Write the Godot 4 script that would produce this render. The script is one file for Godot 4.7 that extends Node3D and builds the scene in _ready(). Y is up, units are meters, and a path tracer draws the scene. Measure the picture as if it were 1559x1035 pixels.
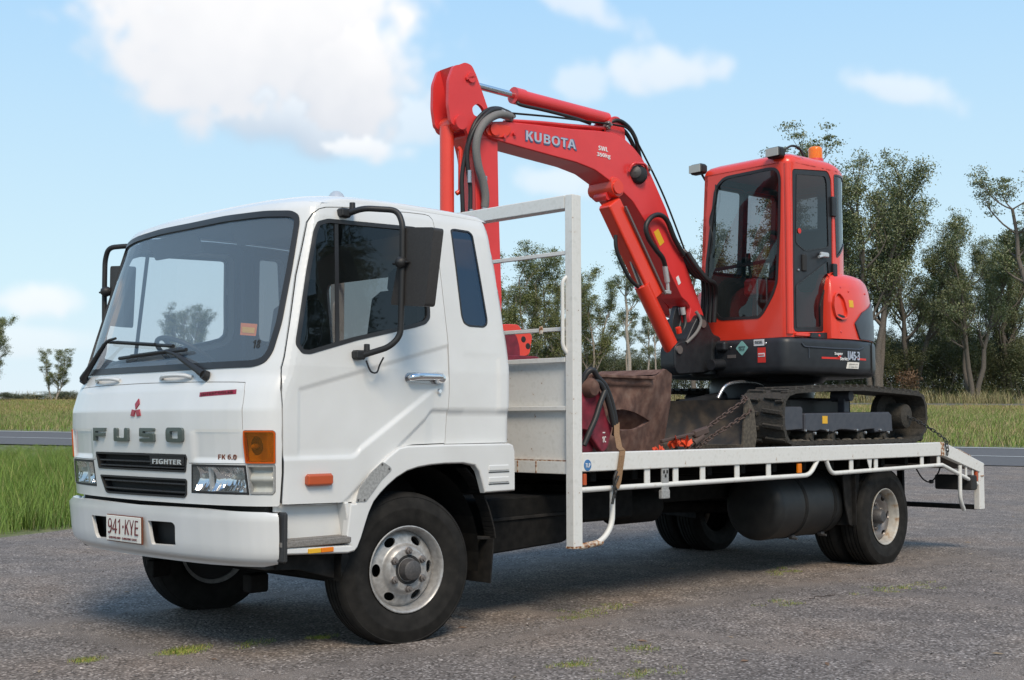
extends Node3D

# ---------------------------------------------------------------- mesh builder
class MB:
	var v := PackedVector3Array()
	var n := PackedVector3Array()
	var c := PackedColorArray()
	var tint := Color(1, 1, 1)
	var tinted := false

	func tri(a: Vector3, b: Vector3, d: Vector3, na: Vector3, nb: Vector3, nd: Vector3) -> void:
		var g := (d - a).cross(b - a)
		if g.length_squared() < 1e-16:
			return
		if g.dot(na + nb + nd) < 0.0:
			v.append(a); v.append(d); v.append(b)
			n.append(na); n.append(nd); n.append(nb)
		else:
			v.append(a); v.append(b); v.append(d)
			n.append(na); n.append(nb); n.append(nd)
		if tinted:
			for k in 3:
				c.append(tint)

	func quad(a: Vector3, b: Vector3, d: Vector3, e: Vector3, na: Vector3, nb: Vector3, nd: Vector3, ne: Vector3) -> void:
		tri(a, b, d, na, nb, nd)
		tri(a, d, e, na, nd, ne)

	func flat_quad(a: Vector3, b: Vector3, d: Vector3, e: Vector3, out: Vector3) -> void:
		var m := (b - a).cross(d - a)
		if m.length_squared() < 1e-14:
			m = (d - a).cross(e - a)
		m = m.normalized()
		if m.dot(out) < 0.0:
			m = -m
		quad(a, b, d, e, m, m, m, m)

	# box with softened edges
	func box(at: Vector3, size: Vector3, bev := 0.0, B := Basis.IDENTITY) -> void:
		var h := size * 0.5
		bev = minf(bev, minf(h.x, minf(h.y, h.z)) * 0.95)
		var ax := [Vector3(1, 0, 0), Vector3(0, 1, 0), Vector3(0, 0, 1)]
		for i in 3:
			var j := (i + 1) % 3
			var k := (i + 2) % 3
			for s in [-1.0, 1.0]:
				var nn: Vector3 = B * (ax[i] * s)
				var q := []
				for w in [[-1, -1], [1, -1], [1, 1], [-1, 1]]:
					var p: Vector3 = ax[i] * (s * h[i]) + ax[j] * (w[0] * (h[j] - bev)) + ax[k] * (w[1] * (h[k] - bev))
					q.append(at + B * p)
				quad(q[0], q[1], q[2], q[3], nn, nn, nn, nn)
			if bev > 0.0:
				for s in [-1.0, 1.0]:
					for t in [-1.0, 1.0]:
						var e0: Vector3 = ax[j] * (s * h[j]) + ax[k] * (t * (h[k] - bev))
						var e1: Vector3 = ax[j] * (s * (h[j] - bev)) + ax[k] * (t * h[k])
						var l: Vector3 = ax[i] * (h[i] - bev)
						var n0: Vector3 = B * (ax[j] * s)
						var n1: Vector3 = B * (ax[k] * t)
						quad(at + B * (e0 - l), at + B * (e0 + l), at + B * (e1 + l), at + B * (e1 - l), n0, n0, n1, n1)
		if bev > 0.0:
			for s in [-1.0, 1.0]:
				for t in [-1.0, 1.0]:
					for r in [-1.0, 1.0]:
						var a := at + B * Vector3(s * h.x, t * (h.y - bev), r * (h.z - bev))
						var b := at + B * Vector3(s * (h.x - bev), t * h.y, r * (h.z - bev))
						var d := at + B * Vector3(s * (h.x - bev), t * (h.y - bev), r * h.z)
						tri(a, b, d, B * Vector3(s, 0, 0), B * Vector3(0, t, 0), B * Vector3(0, 0, r))

	# box whose long axis runs from a to b
	func bar(a: Vector3, b: Vector3, w: float, h: float, bev := 0.0, up := Vector3.UP) -> void:
		var d := b - a
		var x := d.normalized()
		var z := x.cross(up).normalized()
		var y := z.cross(x)
		box((a + b) * 0.5, Vector3(d.length(), h, w), bev, Basis(x, y, z))

	func tube(p: Array, r, sides := 10, caps := true) -> void:
		var m := p.size()
		var t0: Vector3 = (p[1] - p[0]).normalized()
		var up := Vector3.UP if absf(t0.y) < 0.9 else Vector3.RIGHT
		var x := t0.cross(up).normalized()
		var rings := []
		var norms := []
		for i in m:
			var t: Vector3 = (p[mini(i + 1, m - 1)] - p[maxi(i - 1, 0)]).normalized()
			x = (x - t * x.dot(t)).normalized()
			var y := t.cross(x)
			var rr: float = r[i] if r is Array else r
			var ring := []
			var nr := []
			for k in sides:
				var a := TAU * k / sides
				var d := x * cos(a) + y * sin(a)
				ring.append(p[i] + d * rr)
				nr.append(d)
			rings.append(ring)
			norms.append(nr)
		for i in m - 1:
			for k in sides:
				var k2 := (k + 1) % sides
				quad(rings[i][k], rings[i][k2], rings[i + 1][k2], rings[i + 1][k], norms[i][k], norms[i][k2], norms[i + 1][k2], norms[i + 1][k])
		if caps:
			var t1: Vector3 = (p[m - 1] - p[m - 2]).normalized()
			for k in sides:
				var k2 := (k + 1) % sides
				tri(p[0], rings[0][k], rings[0][k2], -t0, -t0, -t0)
				tri(p[m - 1], rings[m - 1][k], rings[m - 1][k2], t1, t1, t1)

	# profile of (radius, height) turned about axis through at; "out" is decided by going round the profile
	func lathe(prof: Array, at: Vector3, axis: Vector3, segs := 32, flip := false, soft := 42.0) -> void:
		axis = axis.normalized()
		var up := Vector3.UP if absf(axis.y) < 0.9 else Vector3.RIGHT
		var x := axis.cross(up).normalized()
		var y := axis.cross(x)
		var m := prof.size()
		var fn := []
		for i in m - 1:
			var d: Vector2 = prof[i + 1] - prof[i]
			var q := Vector2(d.y, -d.x).normalized()
			fn.append(-q if flip else q)
		for i in m - 1:
			var n0: Vector2 = fn[i]
			var n1: Vector2 = fn[i]
			if i > 0 and rad_to_deg(absf(fn[i - 1].angle_to(fn[i]))) < soft:
				n0 = (fn[i - 1] + fn[i]).normalized()
			if i < m - 2 and rad_to_deg(absf(fn[i + 1].angle_to(fn[i]))) < soft:
				n1 = (fn[i + 1] + fn[i]).normalized()
			for k in segs:
				var a0 := TAU * k / segs
				var a1 := TAU * (k + 1) / segs
				var d0 := x * cos(a0) + y * sin(a0)
				var d1 := x * cos(a1) + y * sin(a1)
				var p0: Vector2 = prof[i]
				var p1: Vector2 = prof[i + 1]
				quad(at + d0 * p0.x + axis * p0.y, at + d1 * p0.x + axis * p0.y, at + d1 * p1.x + axis * p1.y, at + d0 * p1.x + axis * p1.y,
					d0 * n0.x + axis * n0.y, d1 * n0.x + axis * n0.y, d1 * n1.x + axis * n1.y, d0 * n1.x + axis * n1.y)

	func mesh() -> ArrayMesh:
		var a := []
		a.resize(Mesh.ARRAY_MAX)
		a[Mesh.ARRAY_VERTEX] = v
		a[Mesh.ARRAY_NORMAL] = n
		if tinted:
			a[Mesh.ARRAY_COLOR] = c
		var m := ArrayMesh.new()
		m.add_surface_from_arrays(Mesh.PRIMITIVE_TRIANGLES, a)
		return m

	func centre() -> Vector3:
		var lo := v[0]
		var hi := v[0]
		for p in v:
			lo = lo.min(p)
			hi = hi.max(p)
		return (lo + hi) * 0.5

	func shift(o: Vector3) -> void:
		for i in v.size():
			v[i] -= o

# ---------------------------------------------------------------- nodes
var M := {}
var rng := RandomNumberGenerator.new()

func wpos(o: Node3D) -> Transform3D:
	var t := o.transform
	var q := o.get_parent()
	while q is Node3D and q != self:
		t = q.transform * t
		q = q.get_parent()
	return t

func numbered(called: String) -> String:
	if not has_node(called):
		return called
	var k := 1
	while has_node("%s_%03d" % [called, k]):
		k += 1
	return "%s_%03d" % [called, k]

func thing(called: String, label: String, category: String, at := Vector3.ZERO, group := "") -> Node3D:
	var o := Node3D.new()
	o.name = numbered(called)
	add_child(o)
	o.position = at
	tag(o, label, category, group)
	return o

func tag(o: Node3D, label: String, category: String, group := "") -> void:
	o.set_meta("label", label)
	o.set_meta("category", category)
	if group:
		o.set_meta("group", group)

func numbered_in(par: Node, called: String) -> String:
	if not par.has_node(called):
		return called
	var k := 1
	while par.has_node("%s_%03d" % [called, k]):
		k += 1
	return "%s_%03d" % [called, k]

# builder in world coordinates -> one named mesh whose origin is its own middle
func put(called: String, mb: MB, mat: Material, par: Node = null, label := "") -> MeshInstance3D:
	var o := MeshInstance3D.new()
	var cc := mb.centre()
	mb.shift(cc)
	o.mesh = mb.mesh()
	o.mesh.surface_set_material(0, mat)
	var p: Node = par if par else self
	o.name = numbered_in(p, called)
	p.add_child(o)
	if par:
		o.position = wpos(par).affine_inverse() * cc
		o.basis = wpos(par).basis.inverse()
	else:
		o.position = cc
	if label:
		o.set_meta("label", label)
	return o

func struct(called: String, mb: MB, mat: Material, kind := "structure") -> MeshInstance3D:
	var o := put(called, mb, mat)
	o.set_meta("kind", kind)
	return o

# a copy of a finished mesh with another place (world)
func again(src: MeshInstance3D, called: String, t: Transform3D, par: Node) -> MeshInstance3D:
	var o := MeshInstance3D.new()
	o.mesh = src.mesh
	o.name = numbered_in(par, called)
	par.add_child(o)
	o.transform = wpos(par).affine_inverse() * t if par != self else t
	return o

# ---------------------------------------------------------------- outlines
func pv(a: Array) -> PackedVector2Array:
	var p := PackedVector2Array()
	var i := 0
	while i < a.size():
		p.append(Vector2(a[i], a[i + 1]))
		i += 2
	return p

# rounded corners of radius r
func fillet(p: PackedVector2Array, r: float, k := 4) -> PackedVector2Array:
	var o := PackedVector2Array()
	var m := p.size()
	for i in m:
		var a := p[(i + m - 1) % m]
		var b := p[i]
		var d := p[(i + 1) % m]
		var u := (a - b)
		var w := (d - b)
		var rr := minf(r, minf(u.length(), w.length()) * 0.45)
		var s := b + u.normalized() * rr
		var e := b + w.normalized() * rr
		for j in k + 1:
			var t := float(j) / k
			o.append(s.lerp(b, t).lerp(b.lerp(e, t), t))
	return o

func rect(x0: float, y0: float, x1: float, y1: float) -> PackedVector2Array:
	return pv([x0, y0, x1, y0, x1, y1, x0, y1])

func ring2(cx: float, cy: float, rx: float, ry: float, k := 24, turn := 0.0) -> PackedVector2Array:
	var o := PackedVector2Array()
	for i in k:
		var a := TAU * i / k + turn
		o.append(Vector2(cx + rx * cos(a), cy + ry * sin(a)))
	return o

func mirror(p: PackedVector2Array) -> PackedVector2Array:
	var o := PackedVector2Array()
	for i in range(p.size() - 1, -1, -1):
		o.append(Vector2(-p[i].x, p[i].y))
	return o

# half outline from the middle top to the middle bottom -> whole symmetrical outline
func whole(p: PackedVector2Array) -> PackedVector2Array:
	var o := p.duplicate()
	for i in range(p.size() - 1, -1, -1):
		if absf(p[i].x) > 1e-4:
			o.append(Vector2(-p[i].x, p[i].y))
	return o

func grown(p: PackedVector2Array, d: float) -> PackedVector2Array:
	var r := Geometry2D.offset_polygon(p, d, Geometry2D.JOIN_ROUND)
	if r.is_empty():
		return p
	var best: PackedVector2Array = r[0]
	for q in r:
		if q.size() > best.size():
			best = q
	return best

# inset along the vertex bisectors, same vertex count
func inset(p: PackedVector2Array, d: float) -> PackedVector2Array:
	var o := PackedVector2Array()
	var m := p.size()
	var s := -1.0 if Geometry2D.is_polygon_clockwise(p) else 1.0
	for i in m:
		var u := (p[i] - p[(i + m - 1) % m]).normalized()
		var w := (p[(i + 1) % m] - p[i]).normalized()
		var nu := Vector2(-u.y, u.x) * s
		var nw := Vector2(-w.y, w.x) * s
		var b := (nu + nw).normalized()
		o.append(p[i] + b * d / maxf(0.4, b.dot(nu)))
	return o

# ---------------------------------------------------------------- sheets: an outline with holes laid on a curved surface f(Vector2) -> Vector3
func fnorm(f: Callable, p: Vector2, inn: Vector3) -> Vector3:
	var e := 0.003
	var a: Vector3 = f.call(p + Vector2(e, 0)) - f.call(p - Vector2(e, 0))
	var b: Vector3 = f.call(p + Vector2(0, e)) - f.call(p - Vector2(0, e))
	var m := a.cross(b).normalized()
	var q: Vector3 = f.call(p)
	return -m if m.dot(q - inn) < 0.0 else m

func clip_cell(x0: float, y0: float, x1: float, y1: float, outl: PackedVector2Array, holes: Array, deep: int, res: Array) -> void:
	var work: Array = Geometry2D.intersect_polygons(rect(x0, y0, x1, y1), outl)
	for h in holes:
		var nxt := []
		for w in work:
			nxt.append_array(Geometry2D.clip_polygons(w, h))
		work = nxt
	var bad := false
	for w in work:
		if Geometry2D.is_polygon_clockwise(w):
			bad = true
	if bad and deep < 5:
		var xm := (x0 + x1) * 0.5 + (x1 - x0) * 0.013
		var ym := (y0 + y1) * 0.5 + (y1 - y0) * 0.017
		clip_cell(x0, y0, xm, ym, outl, holes, deep + 1, res)
		clip_cell(xm, y0, x1, ym, outl, holes, deep + 1, res)
		clip_cell(x0, ym, xm, y1, outl, holes, deep + 1, res)
		clip_cell(xm, ym, x1, y1, outl, holes, deep + 1, res)
		return
	res.append_array(work)

func sheet(mb: MB, outl: PackedVector2Array, holes: Array, f: Callable, step: float, thick: float, inn: Vector3, back := false, lip := 0.0) -> void:
	var lo := outl[0]
	var hi := outl[0]
	for p in outl:
		lo = lo.min(p)
		hi = hi.max(p)
	var nx := maxi(1, ceili((hi.x - lo.x) / step))
	var ny := maxi(1, ceili((hi.y - lo.y) / step))
	var sx := (hi.x - lo.x) / nx
	var sy := (hi.y - lo.y) / ny
	var marked := {}
	var loops := [outl]
	loops.append_array(holes)
	for lp in loops:
		var m: int = lp.size()
		for i in m:
			var a: Vector2 = lp[i]
			var b: Vector2 = lp[(i + 1) % m]
			var k := maxi(1, ceili((b - a).length() / (minf(sx, sy) * 0.2)))
			for j in k + 1:
				var q := a.lerp(b, float(j) / k)
				var gx := (q.x - lo.x) / sx
				var gy := (q.y - lo.y) / sy
				for ox in [-0.02, 0.02]:
					for oy in [-0.02, 0.02]:
						marked[Vector2i(floori(gx + ox), floori(gy + oy))] = true
	var cp := {}
	var emit := func(poly: PackedVector2Array, idx: PackedInt32Array):
		var P := []
		var N := []
		for q in poly:
			var key := Vector2i(roundi(q.x * 20000), roundi(q.y * 20000))
			if not cp.has(key):
				cp[key] = [f.call(q), fnorm(f, q, inn)]
			P.append(cp[key][0])
			N.append(cp[key][1])
		for t in range(0, idx.size(), 3):
			mb.tri(P[idx[t]], P[idx[t + 1]], P[idx[t + 2]], N[idx[t]], N[idx[t + 1]], N[idx[t + 2]])
			if back:
				var A := []
				for z in 3:
					A.append(P[idx[t + z]] - N[idx[t + z]] * thick)
				mb.tri(A[0], A[1], A[2], -N[idx[t]], -N[idx[t + 1]], -N[idx[t + 2]])
	for ix in nx:
		for iy in ny:
			var x0 := lo.x + ix * sx
			var y0 := lo.y + iy * sy
			var r := rect(x0, y0, x0 + sx, y0 + sy)
			if marked.has(Vector2i(ix, iy)):
				var res := []
				clip_cell(x0, y0, x0 + sx, y0 + sy, outl, holes, 0, res)
				for w in res:
					var idx := Geometry2D.triangulate_polygon(w)
					emit.call(w, idx)
			else:
				var mid := Vector2(x0 + sx * 0.5, y0 + sy * 0.5)
				if not Geometry2D.is_point_in_polygon(mid, outl):
					continue
				var skip := false
				for h in holes:
					if Geometry2D.is_point_in_polygon(mid, h):
						skip = true
				if not skip:
					emit.call(r, PackedInt32Array([0, 1, 2, 0, 2, 3]))
	if thick <= 0.0:
		return
	for li in loops.size():
		var lp: PackedVector2Array = loops[li]
		var m := lp.size()
		for i in m:
			var a := lp[i]
			var b := lp[(i + 1) % m]
			if (b - a).length() < 1e-5:
				continue
			var side := Vector2(b.y - a.y, a.x - b.x).normalized() * 0.002
			var mid := (a + b) * 0.5
			var inside := Geometry2D.is_point_in_polygon(mid + side, lp)
			if (li == 0) == inside:
				side = -side
			var k := maxi(1, ceili((b - a).length() / step))
			for j in k:
				var p0 := a.lerp(b, float(j) / k)
				var p1 := a.lerp(b, float(j + 1) / k)
				var P0: Vector3 = f.call(p0)
				var P1: Vector3 = f.call(p1)
				var N0 := fnorm(f, p0, inn)
				var N1 := fnorm(f, p1, inn)
				var out: Vector3 = f.call((p0 + p1) * 0.5 + side) - f.call((p0 + p1) * 0.5)
				mb.flat_quad(P0, P1, P1 - N1 * thick, P0 - N0 * thick, out)

# flat plate: outline in the plane o + x*ex + y*ey, thickness along ez (towards -ez), with chamfered front edge
func plate(mb: MB, outl: PackedVector2Array, o: Vector3, ex: Vector3, ey: Vector3, ez: Vector3, thick: float, bev := 0.0, holes := []) -> void:
	if holes.size():
		var f := func(p: Vector2): return o + ex * p.x + ey * p.y
		sheet(mb, outl, holes, f, 10.0, thick, o - ez * 100.0, true)
		return
	var m := outl.size()
	var face := inset(outl, bev) if bev > 0.0 else outl
	var idx := Geometry2D.triangulate_polygon(face)
	if idx.is_empty():
		face = outl
		bev = 0.0
		idx = Geometry2D.triangulate_polygon(face)
	var pt := func(q: Vector2, d: float): return o + ex * q.x + ey * q.y - ez * d
	for t in range(0, idx.size(), 3):
		mb.tri(pt.call(face[idx[t]], 0.0), pt.call(face[idx[t + 1]], 0.0), pt.call(face[idx[t + 2]], 0.0), ez, ez, ez)
		mb.tri(pt.call(face[idx[t]], thick), pt.call(face[idx[t + 1]], thick), pt.call(face[idx[t + 2]], thick), -ez, -ez, -ez)
	var s := 1.0 if Geometry2D.is_polygon_clockwise(outl) else -1.0
	var en := []
	for i in m:
		var d := (outl[(i + 1) % m] - outl[i]).normalized()
		en.append((ex * -d.y + ey * d.x) * s)
	for i in m:
		var j := (i + 1) % m
		var n0: Vector3 = en[i]
		var n1: Vector3 = en[i]
		var pi: Vector3 = en[(i + m - 1) % m]
		var ni: Vector3 = en[j]
		if pi.dot(n0) > 0.75:
			n0 = (pi + en[i]).normalized()
		if ni.dot(n1) > 0.75:
			n1 = (ni + en[i]).normalized()
		mb.quad(pt.call(outl[i], bev), pt.call(outl[j], bev), pt.call(outl[j], thick - bev), pt.call(outl[i], thick - bev), n0, n1, n1, n0)
		if bev > 0.0:
			mb.quad(pt.call(outl[i], bev), pt.call(outl[j], bev), pt.call(face[j], 0.0), pt.call(face[i], 0.0), n0, n1, ez, ez)
			mb.quad(pt.call(outl[i], thick - bev), pt.call(outl[j], thick - bev), pt.call(face[j], thick), pt.call(face[i], thick), n0, n1, -ez, -ez)

func smooth(p: Array, k := 6) -> Array:
	var o := []
	var m := p.size()
	for i in m - 1:
		var a: Vector3 = p[maxi(i - 1, 0)]
		var b: Vector3 = p[i]
		var d: Vector3 = p[i + 1]
		var e: Vector3 = p[mini(i + 2, m - 1)]
		for j in k:
			o.append(b.cubic_interpolate(d, a, e, float(j) / k))
	o.append(p[m - 1])
	return o

# pipe with rounded bends
func bent(p: Array, r: float, k := 5) -> Array:
	var o := [p[0]]
	for i in range(1, p.size() - 1):
		var a: Vector3 = p[i - 1]
		var b: Vector3 = p[i]
		var d: Vector3 = p[i + 1]
		var rr := minf(r, minf((a - b).length(), (d - b).length()) * 0.48)
		var s := b + (a - b).normalized() * rr
		var e := b + (d - b).normalized() * rr
		for j in k + 1:
			var t := float(j) / k
			o.append(s.lerp(b, t).lerp(b.lerp(e, t), t))
	o.append(p[p.size() - 1])
	return o

func lut(t: Array, x: float) -> float:
	if x <= t[0]:
		return t[1]
	var i := 2
	while i < t.size():
		if x <= t[i]:
			return lerpf(t[i - 1], t[i + 1], (x - t[i - 2]) / (t[i] - t[i - 2]))
		i += 2
	return t[t.size() - 1]

func text_mesh(s: String, height: float, depth: float, mat: Material, fam := "Droid Sans", bold := true) -> TextMesh:
	var t := TextMesh.new()
	t.text = s
	var fo := SystemFont.new()
	fo.font_names = PackedStringArray([fam])
	fo.font_weight = 700 if bold else 400
	t.font = fo
	t.font_size = 64
	t.pixel_size = height / 46.0
	t.depth = depth
	t.curve_step = 2.0
	t.material = mat
	return t

# lettering on a surface: at = middle, right/up = directions of the line of writing; width fits the word
func words(called: String, s: String, at: Vector3, right: Vector3, up: Vector3, width: float, height: float, mat: Material, par: Node3D, depth := 0.004, bold := true) -> MeshInstance3D:
	var o := MeshInstance3D.new()
	var t := text_mesh(s, height, depth, mat, "Droid Sans", bold)
	o.mesh = t
	o.name = numbered_in(par, called)
	par.add_child(o)
	right = right.normalized()
	var nn := right.cross(up).normalized()
	up = nn.cross(right)
	var w := t.get_aabb().size.x
	var hh := t.get_aabb().size.y
	var k := width / maxf(w, 0.001)
	var kh := height / maxf(hh, 0.001)
	o.transform = wpos(par).affine_inverse() * Transform3D(Basis(right * k, up * kh, nn), at - up * kh * (t.get_aabb().position.y + hh * 0.5) - right * k * (t.get_aabb().position.x + w * 0.5))
	return o

# ---------------------------------------------------------------- materials
func lin(r: float, g: float, b: float, a := 1.0) -> Color:
	var q := Color(r, g, b).linear_to_srgb()
	q.a = a
	return q

func noise(freq: float, sd: int, kind := FastNoiseLite.TYPE_SIMPLEX_SMOOTH, oct := 4) -> FastNoiseLite:
	var f := FastNoiseLite.new()
	f.noise_type = kind
	f.frequency = freq
	f.seed = sd
	f.fractal_octaves = oct
	return f

func ntex(f: FastNoiseLite, stops: Array, size := 512, normalize := true) -> NoiseTexture2D:
	var t := NoiseTexture2D.new()
	t.width = size
	t.height = size
	t.seamless = true
	t.normalize = normalize
	t.noise = f
	var g := Gradient.new()
	var off := PackedFloat32Array()
	var col := PackedColorArray()
	for i in range(0, stops.size(), 2):
		off.append(stops[i])
		col.append(stops[i + 1])
	g.offsets = off
	g.colors = col
	t.color_ramp = g
	return t

func bump_tex(f: FastNoiseLite, size := 512) -> NoiseTexture2D:
	var t := NoiseTexture2D.new()
	t.width = size
	t.height = size
	t.seamless = true
	t.noise = f
	return t

func mat(col: Color, rough := 0.5, metal := 0.0) -> StandardMaterial3D:
	var m := StandardMaterial3D.new()
	m.albedo_color = col
	m.roughness = rough
	m.metallic = metal
	m.metallic_specular = 0.5
	return m

func tri(m: StandardMaterial3D, scale: float, world := false) -> StandardMaterial3D:
	m.uv1_triplanar = true
	m.uv1_world_triplanar = world
	m.uv1_scale = Vector3(scale, scale, scale)
	return m

func grain(m: StandardMaterial3D, a: Color, b: Color, freq: float, scale: float, sd: int, size := 256) -> StandardMaterial3D:
	m.albedo_color = Color.WHITE
	m.albedo_texture = ntex(noise(freq, sd), [0.0, a, 1.0, b], size)
	return tri(m, scale)

func relief(m: StandardMaterial3D, f: FastNoiseLite, cm: float, size := 512) -> StandardMaterial3D:
	m.heightmap_enabled = true
	m.heightmap_texture = bump_tex(f, size)
	m.heightmap_scale = cm
	return m

func pane(col: Color, alpha: float) -> StandardMaterial3D:
	var m := mat(Color(col.r, col.g, col.b, alpha), 0.02)
	m.transparency = BaseMaterial3D.TRANSPARENCY_ALPHA
	return m

func make_materials() -> void:
	var W := lin(0.76, 0.76, 0.75)
	M.white = grain(mat(W, 0.32), lin(0.63, 0.628, 0.615), lin(0.70, 0.702, 0.695), 0.012, 0.6, 3)
	M.white.clearcoat_enabled = true
	M.white.clearcoat = 0.5
	M.white.clearcoat_roughness = 0.08
	# older paint of the tray with chips, scuffs and rust
	M.tray = mat(Color.WHITE, 0.5)
	M.tray.albedo_texture = ntex(noise(0.016, 8, FastNoiseLite.TYPE_SIMPLEX_SMOOTH, 6), [0.0, lin(0.60, 0.59, 0.55), 0.42, lin(0.70, 0.69, 0.66), 0.80, lin(0.67, 0.655, 0.62), 0.865, lin(0.62, 0.58, 0.52), 0.89, lin(0.36, 0.24, 0.15), 0.92, lin(0.18, 0.09, 0.05), 1.0, lin(0.05, 0.03, 0.02)], 1024)
	tri(M.tray, 0.9)
	M.rust_paint = mat(Color.WHITE, 0.7)
	M.rust_paint.albedo_texture = ntex(noise(0.03, 18, FastNoiseLite.TYPE_SIMPLEX_SMOOTH, 5), [0.0, lin(0.60, 0.57, 0.52), 0.42, lin(0.58, 0.52, 0.44), 0.52, lin(0.42, 0.22, 0.10), 0.66, lin(0.22, 0.08, 0.03), 1.0, lin(0.08, 0.03, 0.015)], 256)
	tri(M.rust_paint, 3.0)
	M.rubber = mat(lin(0.016, 0.016, 0.017), 0.55)
	M.seal = mat(lin(0.02, 0.019, 0.02), 0.4)
	M.plastic = mat(lin(0.03, 0.03, 0.031), 0.5)
	M.mirror_shell = grain(mat(Color.WHITE, 0.6), lin(0.032, 0.029, 0.028), lin(0.045, 0.041, 0.039), 0.03, 6.0, 5)
	M.void = mat(lin(0.022, 0.022, 0.022), 0.8)  # near-black: shade in gaps, slots and holes put in as colour; also black parts
	M.chassis = grain(mat(Color.WHITE, 0.75), lin(0.007, 0.007, 0.007), lin(0.017, 0.016, 0.015), 0.02, 2.0, 6)
	M.guard = grain(mat(Color.WHITE, 0.75), lin(0.014, 0.014, 0.014), lin(0.034, 0.031, 0.029), 0.02, 2.0, 7)
	M.tank = grain(mat(Color.WHITE, 0.55), lin(0.010, 0.0105, 0.011), lin(0.026, 0.025, 0.024), 0.014, 2.0, 9)
	M.tyre = grain(mat(Color.WHITE, 0.7), lin(0.013, 0.0125, 0.012), lin(0.030, 0.028, 0.026), 0.016, 2.6, 11)
	relief(M.tyre, noise(0.2, 12), 0.05, 256)
	M.rim = grain(mat(Color.WHITE, 0.42, 0.35), lin(0.26, 0.25, 0.24), lin(0.52, 0.51, 0.50), 0.02, 5.0, 13)
	M.rim_dusty = mat(Color.WHITE, 0.6, 0.15)
	M.rim_dusty.albedo_texture = ntex(noise(0.012, 14), [0.0, lin(0.30, 0.29, 0.27), 0.5, lin(0.46, 0.44, 0.40), 0.72, lin(0.40, 0.33, 0.25), 0.85, lin(0.24, 0.12, 0.05), 1.0, lin(0.16, 0.06, 0.02)], 256)
	tri(M.rim_dusty, 3.0)
	M.nut = mat(lin(0.20, 0.18, 0.17), 0.45, 0.5)
	for dull in [M.chassis, M.guard, M.tyre]:
		dull.metallic_specular = 0.22
	M.hub = grain(mat(Color.WHITE, 0.55, 0.2), lin(0.05, 0.05, 0.05), lin(0.11, 0.10, 0.10), 0.04, 6.0, 15)
	M.chrome = mat(lin(0.75, 0.75, 0.76), 0.08, 1.0)
	M.steel = mat(lin(0.45, 0.45, 0.46), 0.25, 0.9)
	M.badge = mat(lin(0.13, 0.155, 0.15), 0.3, 0.6)
	M.silver = mat(lin(0.55, 0.57, 0.58), 0.35, 0.4)
	M.logo_red = mat(lin(0.30, 0.012, 0.03), 0.3)
	M.red_print = mat(lin(0.28, 0.02, 0.05), 0.5)
	M.brown_print = mat(lin(0.16, 0.045, 0.02), 0.5)
	M.black_print = mat(lin(0.02, 0.02, 0.02), 0.6)
	M.white_print = mat(lin(0.75, 0.75, 0.75), 0.5)
	M.windscreen = pane(Color(0.50, 0.56, 0.62), 0.34)  # pale tint paints in the veil of sky reflected on the glass
	M.clear_glass = pane(Color(0.3, 0.42, 0.45), 0.12)
	M.side_glass = pane(Color(0.03, 0.045, 0.05), 0.76)
	M.sky_tint_glass = pane(Color(0.10, 0.20, 0.31), 0.80)  # blue of the reflected sky is mixed into the quarter window colour
	M.lens = pane(Color(0.9, 0.95, 0.95), 0.08)
	M.lens_fog = mat(lin(0.40, 0.40, 0.36), 0.18)
	M.lens_fog.clearcoat_enabled = true
	M.amber = mat(Color(1.0, 0.70, 0.10, 0.05), 0.03)
	M.amber.refraction_enabled = true
	M.amber.refraction_scale = 0.05
	M.amber.transparency = BaseMaterial3D.TRANSPARENCY_ALPHA
	M.amber_deep = mat(lin(0.52, 0.085, 0.004), 0.15)
	M.red_lens = mat(lin(0.46, 0.085, 0.03), 0.15)
	M.reflex = mat(lin(0.75, 0.20, 0.01), 0.15)
	M.yellow = mat(lin(0.72, 0.40, 0.02), 0.5)
	M.plate = mat(lin(0.72, 0.69, 0.63), 0.5)
	M.maroon_print = mat(lin(0.12, 0.015, 0.02), 0.6)
	M.trim_dark = grain(mat(Color.WHITE, 0.85), lin(0.045, 0.048, 0.054), lin(0.075, 0.078, 0.084), 0.05, 5.0, 16)
	M.cloth = grain(mat(Color.WHITE, 0.95), lin(0.035, 0.037, 0.045), lin(0.06, 0.063, 0.07), 0.08, 6.0, 17)
	M.dash = mat(lin(0.075, 0.08, 0.09), 0.7)
	M.tread_plate = grain(mat(Color.WHITE, 0.6, 0.2), lin(0.16, 0.145, 0.13), lin(0.30, 0.28, 0.26), 0.05, 5.0, 19)
	M.grey_scuff = grain(mat(Color.WHITE, 0.55), lin(0.22, 0.22, 0.215), lin(0.40, 0.40, 0.39), 0.05, 4.0, 20)
	M.deck = mat(Color.WHITE, 0.75)
	M.deck.albedo_texture = ntex(noise(0.02, 21, FastNoiseLite.TYPE_SIMPLEX_SMOOTH, 5), [0.0, lin(0.05, 0.045, 0.04), 0.5, lin(0.12, 0.10, 0.085), 1.0, lin(0.22, 0.15, 0.10)], 256)
	tri(M.deck, 1.3)
	M.blue_print = mat(lin(0.05, 0.17, 0.38), 0.5)

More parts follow.
